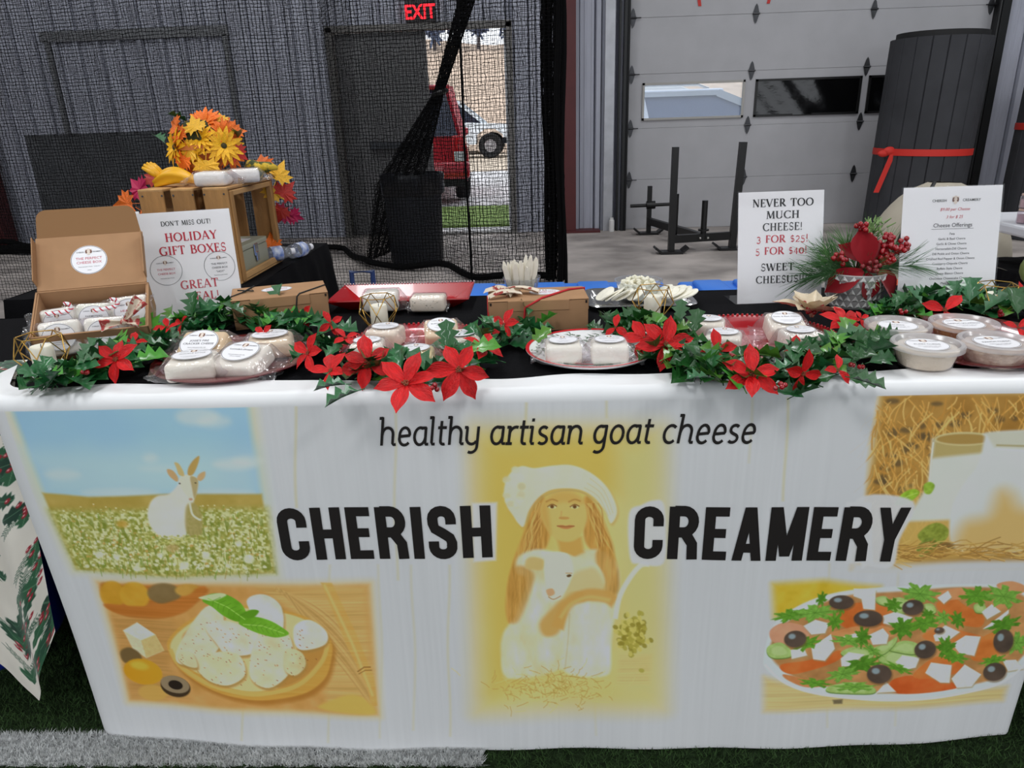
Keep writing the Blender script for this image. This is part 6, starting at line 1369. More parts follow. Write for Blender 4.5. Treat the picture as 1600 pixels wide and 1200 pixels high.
v = onz(1020, 497); cage('gold wire candle cage in front of the silver tray', 'white candle in the cage in front of the silver tray', v.x, v.y + .01, 1.0, .2)
v = onz(1550, 492); cage('gold wire candle cage in front of the price sheet', 'white candle in the cage in front of the price sheet', v.x, v.y, 1.0, .3)

# ------------------------------------------------------------------ cup of cutlery
v = onz(815, 472, .78); v = Vector((-.035, 1.655, 0))
cp = thing('cutlery_cup', 'clear plastic cup of cream cutlery behind the middle kraft box', 'cup', (v.x, v.y, TZ + .001))
b = MB(); b.lathe([(.0001, .001), (.030, .001), (.041, .072), (.044, .073), (.044, .076), (.040, .075), (.029, .003), (.0001, .003)], 36); b.build('cup', film('clear_tub', (246, 248, 250)), cp, smooth=40)
m_cut = mat('cutlery_cream', (240, 234, 220), rough=.4)
km = MB(); km.prism([(-.0032, 0), (.0032, 0), (.0036, .05), (.006, .062), (.006, .085), (.003, .098), (-.001, .1), (-.006, .086), (-.006, .062), (-.0036, .05)], -.0008, .0008, RX(math.pi / 2)); kme = km.mesh('plastic_knife', m_cut)
g_ = random.Random(8)
for i in range(34):
    o = bpy.data.objects.new('plastic_knife', kme); COL.objects.link(o); a = i * 2.4; r = .024 * math.sqrt((i + .5) / 34)
    o.location = (v.x + r * math.cos(a), v.y + r * math.sin(a), TZ + .005 + .022 * g_.random()); o.rotation_euler = (-r * math.sin(a) * 9 * .9, r * math.cos(a) * 9, g_.uniform(-1.2, 1.2))
    tag(o, 'cream plastic knife standing in the clear cup behind the kraft box', 'cutlery', 'cream plastic cutlery in the cup')

# ------------------------------------------------------------------ tubs of cheese
m_lidp = film('tub_lid', (250, 248, 250), .2, milk=.5, fres=1.4); m_tubp = film('tub_wall', (252, 250, 252), .1, milk=.06, fres=1.4)
def deli(label, px, py, tint, txt, rz=0., s=1., col2=None):
    v = onz(px, py, TZ + .045); t = thing('cheese_tub', label, 'cheese tub', (v.x, v.y, TZ + .0065), rz, 'round tubs of soft cheese'); t.scale = (s, s, s * .95)
    b = MB(); b.lathe([(.0001, .001), (.040, .001), (.043, .004), (.052, .036), (.0535, .037)], 44); b.build('tub', m_tubp, t, smooth=35)
    b = MB(); b.lathe([(.0001, .0028), (.0385, .003), (.041, .006), (.0492, .034), (.0001, .0355)], 40, wob=lambda a, z: 1 + .012 * math.sin(a * 11 + z * 300)); b.build('soft_cheese', mat('soft_' + label[:14], tint, rough=.55, col2=col2 or tint, vscale=60, bump=.4, bscale=120), t, smooth=60)
    b = MB(); b.lathe([(.0001, .0385), (.044, .0385), (.046, .0405), (.049, .044), (.0555, .044), (.057, .042), (.057, .034)], 52); b.build('lid', m_lidp, t, smooth=35)
    sticker(t, T(0, 0, .0392), .034, .034, [(txt, -.05, .2, m_ink2), (TINY, -.35, .1, m_ink2), (TINY2, -.5, .1, m_ink2)])
deli('round tub of white curds at the back left of the tub plate', 1403, 507, (236, 222, 198), 'CURDS', R(-15), 1.0)
deli('round tub of orange spread at the back of the tub plate', 1506, 505, (214, 160, 100), 'GARLIC-JALAPENO', R(0), 1.02, (190, 130, 80))
deli('round tub of white curds at the front left of the tub plate', 1449, 537, (238, 220, 204), 'PLAIN CURDS', R(-6), 1.0)
deli('round tub of speckled curds at the front right of the tub plate', 1557, 534, (230, 208, 184), 'RANCH CURDS', R(4), 1.03, (190, 160, 140))
# ================================================================== leaves and flowers
m_leaf = mat('holly_leaf', (34, 92, 44), rough=.32, var=.25, vscale=40, rnd=.25, hue=.015, bump=.25, bscale=70, coat=.2)
m_leafl = mat('holly_leaf_light', (80, 140, 48), rough=.35, var=.2, vscale=40, rnd=.2, hue=.02, coat=.2)
m_petal = mat('poinsettia_red', (206, 16, 20), rough=.38, var=.18, vscale=3, rnd=.10, spec=.4, bump=.5, bscale=9, stretch=(1, 4, 1))
m_velvet = mat('velvet_red', (130, 8, 22), rough=.8, sheen=.15, spec=.2); m_centre = mat('flower_centre', (112, 84, 40), rough=.6, col2=(150, 40, 30), vscale=300); m_stem = mat('wire_stem', (40, 74, 36), rough=.6)
m_berry = mat('berry_red', (150, 12, 24), rough=.18, coat=.6)
def holly_mesh(seed, m):
    g = random.Random(seed); L = 1.0; rows = []; nsp = 3; ts = []
    for k in range(nsp): ts += [(.07 + .28 * k, .60), (.19 + .28 * k, 1.3)]
    ts += [(.93, .55), (1.0, .02)]; bend = g.uniform(.1, .5); fold = g.uniform(.12, .4); tw = g.uniform(-.3, .3)
    mb = MB(); vs = []; prof = [(0, .06)] + ts
    for i, (t, k) in enumerate(prof):
        w = .30 * math.sin(math.pi * min(.98, max(.05, t * .96 + .03))) ** .7 * k if i else .02
        w *= 1 + g.uniform(-.1, .1); sh = .05 if k > 1 else 0
        for s_ in (-1, -.5, 0, .5, 1):
            x = t * L + (sh * abs(s_)); y = s_ * w; z = abs(s_) * w * fold * 1.6 - bend * (t - .15) ** 2 * .5 + (.05 * abs(s_) if k > 1 else 0) + tw * y * t * .6
            z += .015 * math.cos(t * 40) * abs(s_) * (1 - abs(s_)) * 2
            vs.append((x, y, z))
    n = len(prof); mb.add(vs, [(i * 5 + k, (i + 1) * 5 + k, (i + 1) * 5 + k + 1, i * 5 + k + 1) for i in range(n - 1) for k in range(4)])
    mb.tube([(-.18, 0, -.02), (0, 0, 0), (.5, 0, -bend * .06), (.96, 0, -bend * .33)], [.018, .016, .012, .004], 5)
    return mb.mesh('leaf', m, 180)
LEAF = [holly_mesh(i, m_leaf) for i in range(6)]; LEAFL = [holly_mesh(i + 20, m_leafl) for i in range(3)]
def petal_mesh(seed, m, wid=.25, curl=.4):
    g = random.Random(seed); mb = MB(); b_ = g.uniform(.5, 1.2) * curl; tw = g.uniform(-.35, .35)
    def fn(u, v):
        s_ = v * 2 - 1; w = wid * (math.sin(math.pi * min(1, u * .80 + .08)) ** 1.15) * (1 if u < .72 else max(0.02, (1 - u) / .28) ** .75)
        return (u, s_ * w, .10 * u + abs(s_) * w * .45 - b_ * u * u * .45 + tw * s_ * w * u + .012 * math.cos(u * 30 + abs(s_) * 6) * (1 - abs(s_)))
    mb.grid(fn, 12, 6); return mb.mesh('petal', m, 180)
PET = [petal_mesh(i, m_petal) for i in range(5)]
cm_ = MB(); g_ = random.Random(3)
for i in range(11): a = i * 2.4; r = .012 * math.sqrt(i) * 2.6; cm_.ball((r * math.cos(a), r * math.sin(a), .06 + .03 * g_.random()), .032, 6, 5)
CEN = cm_.mesh('flower_centre', m_centre, 180)
def face_dir(d, roll=0.):
    """matrix turning local +Z to direction d"""
    d = Vector(d).normalized(); return d.to_track_quat('Z', 'Y').to_matrix().to_4x4() @ RZ(roll)
def poinsettia(parent, pos, size, d, roll, n=6, drop=0, seed=0):
    g = random.Random(seed); p = bpy.data.objects.new('poinsettia', CEN); COL.objects.link(p); p.parent = parent
    p.matrix_local = T(*pos) @ face_dir(d, roll) @ SC(size)
    for k in range(n):
        a = TAU * k / n + g.uniform(-.2, .2); s_ = g.uniform(.82, 1.08)
        child('petal', PET[g.randrange(5)], p, RZ(a) @ T(.05, 0, 0) @ RY(-g.uniform(-.15, .35)) @ SC(s_))
    if n >= 6 and seed % 2:
        for k in range(1): child('petal', PET[g.randrange(5)], p, RZ(g.random() * TAU) @ T(.02, 0, .03) @ RY(-.5) @ SC(.55))
def spline(pts, n):
    P_ = [Vector(p) for p in pts]; out = []; K = len(P_)
    for q in range(n):
        f = q / (n - 1) * (K - 1); i = min(int(f), K - 2); t = f - i; p0, p1, p2, p3 = P_[max(i - 1, 0)], P_[i], P_[i + 1], P_[min(i + 2, K - 1)]
        out.append(.5 * (2 * p1 + (p2 - p0) * t + (2 * p0 - 5 * p1 + 4 * p2 - p3) * t * t + (3 * p1 - p0 - 3 * p2 + p3) * t ** 3))
    return out
def garland(label, path_px, nleaf, flowers, berries, seed, wide=.024, extra=()):
    pts = [onz(x, y, TZ + .014) for x, y in path_px]; line = spline(pts, 160); o0 = line[len(line) // 2].copy(); o0.z = TZ
    t = thing('holly_garland', label, 'garland', o0); g = random.Random(seed)
    st = MB(); st.tube([p - o0 + Vector((.006 * math.sin(i * .5), .006 * math.cos(i * .37), .006)) for i, p in enumerate(line)], .003, 6); st.build('stem', m_stem, t)
    rest = MB(); mats_ = [m_leaf, m_leafl]
    M_ = []
    for i in range(nleaf):
        q = g.random() * (len(line) - 1); k = int(q); p = line[k]; d = (line[min(k + 1, len(line) - 1)] - line[max(k - 1, 0)]); d.z = 0; d.normalize(); side = Vector((-d.y, d.x, 0))
        off = g.gauss(0, wide); pos = p + side * off + d * g.gauss(0, .01); pos.z = TZ + .011 + abs(g.gauss(0, .016))
        a = math.atan2(d.y, d.x) + (1 if off > 0 else -1) * g.uniform(.2, 1.4) + (math.pi if g.random() < .3 else 0)
        s_ = g.uniform(.042, .064)
        M = T(*(pos - o0)) @ RZ(a) @ RY(-g.uniform(-.15, .75)) @ RX(g.uniform(-.7, .7)) @ T(-.1 * s_, 0, 0) @ SC(s_)
        tip = M @ Vector((1, 0, 0))
        if tip.z < .008: M = T(0, 0, .012 - tip.z) @ M
        M_.append((M, (LEAF[g.randrange(6)] if g.random() < .78 else LEAFL[g.randrange(3)])))
    for x, y, s_, a, el in extra:
        M_.insert(0, (T(*(onz(x, y, TZ + .045) - o0)) @ RZ(a) @ RY(-el) @ SC(s_), LEAF[len(M_) % 6]))
    nper = 92
    for M, me_ in M_[:nper]: child('leaf', me_, t, M)
    for M, me_ in M_[nper:]:
        rest.cur = 0 if me_ in LEAF else 1; rest.add([v.co for v in me_.vertices], [tuple(p.vertices) for p in me_.polygons], M)
    if rest.v:
        o = rest.build('leaf', mats_, t, smooth=180); o['kind'] = 'stuff'
    for i, (x, y, sz, dx, dy, dz, n) in enumerate(flowers):
        z = TZ + .045; p = onz(x, y, z) - o0
        poinsettia(t, p, sz * .90, (dx, dy, dz), g.random() * 6, n, seed=seed * 50 + i)
    for i, (x, y) in enumerate(berries):
        b = MB(); p = onz(x, y, TZ + .05) - o0
        for k in range(4): b.ball(p + Vector((g.gauss(0, .005), g.gauss(0, .004), -.012 + g.gauss(0, .003))), .0042, 8, 6)
        b.build('berry_cluster', m_berry, t, smooth=180)
    return t
CF = (0, -.75, .65)
garland('holly garland with poinsettias along the front edge from the left corner to the festive plate', [(66, 600), (120, 592), (190, 572), (250, 545), (295, 512), (360, 502), (420, 505), (468, 512), (505, 548), (545, 580), (600, 585), (660, 588), (720, 568), (760, 545), (800, 530), (838, 512)], 270,
    [(182, 562, .050, .0, -.8, .6, 6), (208, 536, .028, .2, -.3, .9, 4), (262, 512, .032, .1, -.5, .8, 4), (284, 506, .03, -.5, -.6, .5, 3), (412, 522, .028, 0, -.6, .6, 4), (474, 492, .033, -.1, -.9, .3, 3), (516, 505, .034, .5, -.7, .4, 4), (540, 528, .032, .3, -.4, .8, 4), (482, 552, .040, -.5, -.6, .5, 5), (517, 580, .042, -.2, -.5, .8, 5), (575, 566, .055, .05, -.8, .6, 6), (634, 600, .062, 0, -.55, .8, 6), (717, 578, .058, .1, -.85, .55, 6), (754, 542, .042, .5, -.3, .7, 4), (788, 508, .040, -.5, -.5, .6, 5)],
    [(130, 572), (620, 572), (678, 594)], 11,
    extra=[(128, 566, .055, 1.0, .8), (300, 492, .055, 1.4, 1.1), (430, 478, .055, 1.2, 1.1), (380, 490, .06, 2.8, .4), (700, 545, .055, 1.7, 1.1), (560, 610, .055, 3.6, -.2), (540, 600, .05, 3.3, 0)])
garland('holly garland with poinsettias from the gold candle cage to the tub plate', [(958, 526), (1000, 516), (1048, 552), (1080, 576), (1130, 592), (1180, 598), (1240, 592), (1290, 578), (1332, 558), (1352, 538)], 225,
    [(962, 512, .032, -.4, -.7, .5, 3), (1008, 530, .046, -.2, -.75, .6, 5), (1040, 538, .054, .2, -.85, .5, 6), (1120, 548, .042, .1, -.6, .6, 4), (1174, 585, .052, 0, -.75, .65, 6), (1254, 584, .042, .2, -.8, .1, 4), (1308, 578, .034, .4, -.6, .5, 3), (1318, 503, .048, .1, -.6, .75, 6), (1240, 548, .03, 0, -.6, .7, 3)],
    [(1222, 590), (1345, 560)], 23,
    extra=[(1110, 590, .045, 3.6, .2), (1062, 500, .045, 1.3, 1.0), (1085, 520, .05, 1.2, 1.0), (1240, 566, .055, 1.2, .5), (1330, 590, .05, 5.6, -.1), (1205, 585, .05, .4, .3)])
garland('holly garland behind the four cheese tubs at the right end', [(1378, 500), (1405, 490), (1440, 480), (1490, 478), (1540, 478), (1600, 486), (1660, 496)], 110,
    [(1476, 485, .050, -.3, -.7, .6, 3), (1592, 462, .034, .3, -.6, .6, 4), (1345, 498, .022, 0, -.7, .7, 4), (1590, 512, .03, 0, -.7, .5, 3)], [(1410, 478), (1565, 480)], 37, wide=.022,
    extra=[(1515, 470, .06, 1.2, .9), (1540, 485, .06, .2, .6), (1440, 475, .05, 2.4, .8), (1590, 490, .06, 1.6, .9), (1400, 480, .05, .8, .6)])
# gold glitter poinsettia
m_glit = mat('gold_glitter', (196, 166, 116), rough=.35, metal=.35, col2=(255, 250, 236), vscale=420, vrange=(.46, .56), bump=.35, bscale=420)
p = onz(1268, 496, TZ + .03); t = thing('glitter_flower', 'gold glitter flower with red berries in front of the pine arrangement', 'flower', (p.x, p.y, TZ + .012)); GP = [petal_mesh(90 + i, m_glit, .24, .3) for i in range(3)]
for k in range(11):
    a = TAU * k / 11; child('petal', GP[k % 3], t, T(0, 0, .018 + .010 * (k % 2)) @ RZ(a) @ RY(-(.25 if k % 2 else .8)) @ SC(.066 if k % 2 == 0 else .080))
b = MB(); g_ = random.Random(1)
for k in range(14): b.ball((.022 * g_.uniform(-1, 1), .018 * g_.uniform(-1, 1) - .008, .032 + .016 * g_.random()), .0048, 8, 6)
b.build('berry_cluster', m_berry, t, smooth=180)

# ------------------------------------------------------------------ pine arrangement in a pot
v = onz(1344, 486, TZ); pot = thing('potted_arrangement', 'pine and berry arrangement in a grey pot with white triangles', 'plant pot', (v.x, v.y + .05, TZ + .001))
m_pot = mat('pot_grey', (168, 164, 164), rough=.6); m_pot2 = mat('pot_white', (222, 220, 218), rough=.5)
b = MB(); PR = lambda z: .050 + .018 * min(1, z / .085); b.lathe([(.0001, .002), (.047, 0), (.05, .003)] + [(PR(z), z) for z in np.linspace(.005, .078, 8)] + [(.064, .08), (.058, .078), (.05, .04), (.0001, .03)], 48); b.build('pot', m_pot, pot, smooth=40)
b = MB(); NR, NT, RH = 5, 22, .0148
for r in range(NR):
    z0 = .006 + r * RH
    for k in range(NT):
        a0 = TAU * (k + (.5 if r % 2 else 0)) / NT; w_ = TAU / NT / 2 * .94
        P3 = lambda a, z, e: ((PR(z) + e) * math.cos(a), (PR(z) + e) * math.sin(a), z)
        b.add([P3(a0 - w_, z0, .0006), P3(a0 + w_, z0, .0006), P3(a0, z0 + RH * .9, .0006), P3(a0, z0 + RH * .3, .0034)], [(0, 1, 3), (1, 2, 3), (2, 0, 3)])
b.build('triangle_relief', m_pot2, pot)
m_pine = [mat('pine_a', (60, 104, 58), rough=.5), mat('pine_b', (84, 130, 70), rough=.5), mat('pine_c', (122, 152, 104), rough=.5)]
def spray(d, L, nl, needle, m, seed, ang=.55, z0=.08):
    g = random.Random(seed); d = Vector(d).normalized(); s = MB(); path = [Vector((0, 0, z0)) + d * (L * k / 6) + Vector((0, 0, -.02 * (k / 6) ** 2)) for k in range(7)]
    s.tube(path, [.0022 - .0002 * k for k in range(7)], 5)
    for i in range(nl):
        f = (.12 + .88 * i / nl) * 6; k = min(int(f), 5); p = path[k].lerp(path[k + 1], f - k)
        r = Vector((g.gauss(0, 1), g.gauss(0, 1), g.gauss(0, 1))); r = (r - d * r.dot(d)).normalized(); q = (d * math.cos(ang + g.uniform(-.25, .25)) + r * math.sin(ang)).normalized(); l = needle * g.uniform(.7, 1.1)
        s.tube([p, p + q * l * .55, p + q * l + Vector((0, 0, -.06 * l))], [.0007, .0006, .0002], 3, cap=False)
    s.build('pine_spray', m, pot)
for i, (d, L, nl, ne, mi) in enumerate((((-1, -.25, .55), .095, 95, .075, 1), ((-.75, -.1, .05), .11, 110, .08, 0), ((-.9, -.5, .25), .10, 100, .07, 0), ((.95, -.3, .30), .115, 110, .075, 0), ((.8, .2, .75), .10, 80, .06, 1), ((-.35, .1, 1), .08, 80, .065, 1), ((.2, -.6, .35), .06, 70, .05, 0), ((.35, .3, 1), .10, 80, .06, 0), ((.1, -.5, .1), .05, 60, .04, 2), ((-.5, .4, .5), .09, 90, .06, 0))): spray(d, L, nl, ne, m_pine[mi], i)
# cedar sprig
s = MB(); g_ = random.Random(9)
for i in range(60):
    p0 = Vector((.035 + .012 * g_.gauss(0, 1), .02 + .012 * g_.gauss(0, 1), .15 + .035 * g_.random())); s.tube([p0, p0 + Vector((g_.gauss(0, .006), g_.gauss(0, .006), .010))], [.0022, .0012], 4)
s.tube([(0, 0, .07), (.02, .01, .12), (.036, .02, .18)], .0018, 5); s.build('cedar_sprig', mat('cedar', (126, 156, 96), rough=.6), pot)
for i, (x, y, z) in enumerate(((-.003, -.02, .195), (.018, -.015, .170), (.055, -.02, .172), (.050, -.03, .150), (.075, -.035, .148), (.048, -.045, .13), (-.055, -.04, .135), (.085, -.03, .155))):
    b = MB(); g_ = random.Random(40 + i)
    z -= .02
    for k in range(11): b.ball((x + g_.gauss(0, .008), y + g_.gauss(0, .006), z + g_.gauss(0, .007)), .0058, 8, 6)
    b.tube([(0, 0, .07), (x * .5, y * .5, z * .75), (x, y, z)], .0012, 5); b.build('berry_cluster', m_berry, pot, smooth=180)
VP = [petal_mesh(70 + i, m_velvet, .32, .5) for i in range(3)]
for i, (pos, d, rl, s_) in enumerate((((0, -.045, .118), (-.2, -.95, .2), 1.75, .078), ((.01, -.045, .115), (.3, -.9, .35), .75, .07), ((-.005, -.05, .108), (-.5, -.7, .5), -2.45, .082), ((.0, -.055, .105), (.1, -1, .1), -1.35, .062), ((.02, -.05, .108), (.6, -.7, .4), -.95, .082), ((0, -.03, .125), (0, -.8, .6), 2.4, .06))):
    child('velvet_petal', VP[i % 3], pot, T(pos[0], pos[1], pos[2] - .02) @ face_dir(d) @ RZ(rl) @ SC(s_ * 1.08))
b = MB(); g_ = random.Random(77)
for k in range(12): b.ball((.010 * g_.gauss(0, 1), -.058 + .004 * g_.gauss(0, 1), .092 + .010 * g_.gauss(0, 1)), .0055, 8, 6)
b.build('flower_centre', mat('velvet_bead', (120, 30, 36), rough=.3), pot, smooth=180)

# ================================================================== crate and autumn goods on the back table
BZ = .7415
m_wood = mat('crate_wood', (168, 124, 72), rough=.7, var=.22, vscale=3, stretch=(9, 9, 1.4), bump=.2, bscale=40, detail=6, rnd=.12); m_wood_h = mat('crate_wood_flat', (186, 144, 92), rough=.7, var=.2, vscale=3, stretch=(9, 1.2, 9), bump=.2, bscale=40, detail=6, rnd=.1)
cr = thing('wooden_crate', 'wooden slat crate with its open side facing right on the back table', 'crate', (-1.06, 2.39, BZ))
W2, D2, HH = .14, .19, .290
def slat(c, d, m=m_wood, nm='slat', rx=0., rz=0.): b = MB(); b.rbox((0, 0, 0), d, .002, 1, jit=.0006); o = b.build(nm, m, cr); o.location = c; o.rotation_euler = (rx, 0, rz); return o
for i, (x, w_) in enumerate(((-.100, .076), (-.004, .068), (.098, .076))):
    slat((x, -D2, HH / 2 + .001), (w_, .010, HH - .004)); slat((x, D2, HH / 2), (w_, .010, HH - .004)); slat((x, 0, HH + .001), (w_, D2 * 2 + .01, .009), m_wood_h); slat((x, 0, .005), (w_, D2 * 2 + .01, .009), m_wood_h)
for i, z in enumerate((.05, .145, .24)): slat((-W2, 0, z), (.012, D2 * 2 - .02, .085), m_wood_h, 'end_slat')
for y in (-D2 + .017, D2 - .017):
    for x in (-W2 + .012, W2 - .008): slat((x, y, HH / 2), (.018, .024, HH - .012), m_wood, 'corner_post')
slat((W2 - .006, 0, .020), (.012, D2 * 2 - .05, .020), m_wood_h, 'sill'); slat((W2 - .006, 0, HH - .014), (.012, D2 * 2 - .05, .016), m_wood_h, 'sill')
nb = MB()
for x in (-.125, -.065, -.03, .03, .065, .125): nb.lathe([(.0001, 0), (.003, 0), (.003, .0012), (.0001, .0014)], 8, M=T(x, -D2 - .0055, HH - .014) @ RX(math.pi / 2))
nb.build('nail_head', m_hinge, cr, kind='stuff')
CZ = BZ + HH + .0065
# cash box and bottles
cb = thing('cash_box', 'grey green metal cash box inside the wooden crate', 'cash box', (-.985, 2.36, BZ + .0105))
b = MB(); b.rbox((0, 0, .040), (.10, .25, .078), .004, 2); b.build('body', mat('cash_green', (152, 152, 132), rough=.45), cb, smooth=40); b = MB(); b.rbox((0, 0, .089), (.102, .252, .018), .004, 2); b.build('lid', mat('cash_green_lid', (164, 164, 144), rough=.45), cb, smooth=40)
b = MB(); b.rbox((.053, .01, .070), (.005, .034, .040), .002, 1); b.rbox((.056, .01, .048), (.004, .024, .03), .002, 1); b.build('latch', m_chrome, cb); b = MB(); b.box((-.01, 0, .0985), (.06, .12, .001)); b.build('paper_slip', m_white, cb)
def bottle(label, p, rz):
    t = thing('water_bottle', label, 'bottle', p, 0, rot=Euler((0, math.pi / 2, rz))); b = MB(); b.lathe([(.0001, 0), (.024, 0), (.026, .01), (.024, .03), (.026, .05), (.024, .075), (.018, .095), (.010, .105), (.010, .112), (.0001, .112)], 22); b.build('body', film('bottle_clear', (236, 242, 248), .06, milk=.22), t, smooth=50)
    b = MB(); b.lathe([(.0255, .032), (.0265, .034), (.0265, .07), (.0255, .072)], 22); b.build('label_band', mat('bottle_blue', (60, 104, 190), rough=.4, col2=(226, 232, 244), vscale=40), t, smooth=50); b = MB(); b.lathe([(.0105, .105), (.012, .106), (.012, .12), (.0001, .121)], 16); b.build('cap', mat('cap_white', (230, 230, 235), rough=.4), t, smooth=40)
v = onz(455, 394, BZ + .027); bottle('small water bottle lying to the right behind the wooden crate', (v.x + .0, v.y, BZ + .028), R(70)); bottle('small bottle lying on the crate floor behind the cash box', (-.965, 2.495, BZ + .038), R(40))
# cheeses on the crate
cheese('wrapped white cheese on the crate in front of the orange flower pot', (-.985, 2.255, CZ - .001), R(6), 1.15, (242, 240, 232), stick=False, group='cheeses on the crate'); cheese('wrapped white cheese at the right edge of the crate top', (-.93, 2.36, CZ - .001), R(20), 1.15, (240, 238, 230), stick=False, wings=(0, 1), group='cheeses on the crate')
# gourds and pumpkin
gd_ = thing('gourd', 'yellow winged gourd lying on the left of the crate top', 'gourd', (-1.105, 2.275, CZ + .024), R(-14)); b = MB()
def gf(u, v):
    a = TAU * v; x = -.085 + .155 * u; r = .0245 * math.sin(math.pi * min(1, u * .8 + .14)) ** .7 if u < .93 else .016 * (1 - u) / .07 + .002
    return (x, r * math.cos(a) * (1 + .22 * (1 - u) * math.sin(a * 5)), r * math.sin(a) * (1 + .22 * (1 - u) * math.sin(a * 5)) + .02 * math.sin(u * 3) - .012)
b.grid(gf, 24, 30, wrapv=True); b.build('body', mat('gourd_yellow', (232, 172, 24), rough=.45, var=.1), gd_, smooth=180)
for k in range(6): b = MB(); a = -1.1 + k * .44; b.tube([(-.055, .01 * math.cos(k * 2), .0), (-.078, .022 * math.sin(a), .010 + .020 * math.cos(a)), (-.098, .036 * math.sin(a), .014 + .034 * math.cos(a * .8))], [.012, .009, .004], 8); b.build('finger', _mats['gourd_yellow'], gd_, smooth=180)
g2 = thing('gourd', 'bumpy green and yellow gourd on the crate right of the flower pot', 'gourd', (-.935, 2.47, CZ + .030), R(20)); b = MB(); b.lathe([(max(.0005, r), z) for r, z in ((0, -.03), (.022, -.026), (.034, -.008), (.032, .01), (.02, .024), (0, .03))], 22, M=RY(1.3), wob=lambda a, z: 1 + .10 * math.sin(a * 7 + z * 200)); b.tube([(.02, 0, .006), (.05, 0, .010), (.075, 0, .004)], [.022, .016, .006], 10); b.build('body', mat('gourd_green', (70, 84, 34), rough=.55, col2=(222, 186, 50), vscale=50, vrange=(.45, .55), bump=.6, bscale=90), g2, smooth=180)
v = onz(232, 470, BZ); pk = thing('pumpkin', 'small orange pumpkin between the open box and the holiday sign', 'pumpkin', (v.x - .02, v.y + .06, BZ)); b = MB(); b.lathe([(max(.0005, .085 * math.sin(q)), .075 - .075 * math.cos(q)) for q in np.linspace(0, math.pi, 14)], 44, wob=lambda a, z: 1 - .07 * abs(math.cos(a * 5)) ** 3); b.build('body', mat('pumpkin_orange', (222, 120, 30), rough=.45, var=.1), pk, smooth=180); b = MB(); b.tube([(0, 0, .14), (.005, 0, .165), (.018, 0, .18)], [.012, .008, .007], 7); b.build('stem', m_stem, pk)
# maple leaves
MP = [(0, -.05), (.10, -.02), (.30, -.16), (.30, .02), (.52, .06), (.42, .18), (.55, .34), (.30, .32), (.34, .50), (.16, .46), (0, .82)]
def maple_mesh(m, seed):
    g = random.Random(seed); out = MP + [(-x, y) for x, y in MP[-2:0:-1]]; mb = MB(); b_ = g.uniform(.2, .7)
    z = lambda x, y: .10 * abs(x) - b_ * y * y * .4 + .05 * math.sin(x * 7 + seed)
    vs = [(0, .15, z(0, .15))] + [(x, y, z(x, y)) for x, y in out]; n = len(out)
    mb.add(vs, [(0, 1 + k, 1 + (k + 1) % n) for k in range(n)]); mb.tube([(0, -.05, 0), (0, -.3, -.05)], .012, 5); return mb.mesh('maple_leaf', m)
m_ml = [mat('maple_orange', (224, 108, 26), rough=.55, var=.25, vscale=30, rnd=.15), mat('maple_yellow', (232, 176, 40), rough=.55, var=.2, vscale=30, rnd=.1), mat('maple_red', (176, 40, 30), rough=.55, var=.25, vscale=30, rnd=.15), mat('maple_magenta', (176, 24, 76), rough=.55, rnd=.1)]
MAP = [maple_mesh(m_, i) for i, m_ in enumerate(m_ml)]
def leaf_spray(label, root, leaves):
    t = thing('leaf_garland', label, 'leaf garland', root); s = MB(); pts = [Vector(p) for p, *_ in leaves]; s.tube([(p + Vector((0, .008, 0))) for p in pts], .002, 5); s.build('stem', mat('twig_brown', (80, 56, 40), rough=.8), t)
    for i, (p, k, sz, d, rl) in enumerate(leaves): child('maple_leaf', MAP[k], t, T(*p) @ face_dir(d) @ RZ(rl) @ SC(sz))
    return t
def rel(px, py, Y, o): return tuple(ony(px, py, Y) - Vector(o))
oL = (-1.26, 2.36, BZ); oR = (-.86, 2.58, BZ)
leaf_spray('red and orange artificial maple leaves hanging at the left of the crate', oL, [(rel(245, 285, 2.36, oL), 2, .075, (.3, -.8, .3), .3), (rel(222, 300, 2.34, oL), 3, .085, (-.3, -.9, .2), .9), (rel(205, 318, 2.33, oL), 0, .085, (0, -.9, .3), 1.6), (rel(222, 330, 2.32, oL), 0, .08, (.2, -.9, .2), -2.2), (rel(232, 350, 2.3, oL), 2, .08, (0, -.9, .1), 2.8), (rel(215, 345, 2.33, oL), 0, .07, (0, -1, 0), 2.0)])
leaf_spray('orange and red artificial maple leaves hanging at the right of the crate', oR, [(rel(408, 262, 2.5, oR), 0, .085, (0, -.7, .6), .2), (rel(432, 280, 2.56, oR), 1, .09, (.3, -.9, .2), -.5), (rel(428, 295, 2.58, oR), 1, .08, (.2, -.9, .2), 2.8), (rel(440, 306, 2.58, oR), 2, .085, (.2, -.9, .1), -.8), (rel(448, 328, 2.6, oR), 3, .085, (.2, -.9, .1), 2.3), (rel(440, 325, 2.58, oR), 2, .07, (.1, -.9, .1), 2.8), (rel(455, 335, 2.6, oR), 3, .06, (.1, -.9, 0), -2)])
child('maple_leaf', MAP[0], None, T(-.94, 2.54, BZ + .06) @ face_dir((.3, -.8, .3)) @ SC(.07)); tag([o for o in bpy.data.objects if o.name.startswith('maple_leaf') and o.parent is None][0], 'loose orange maple leaf standing inside the crate', 'leaf')
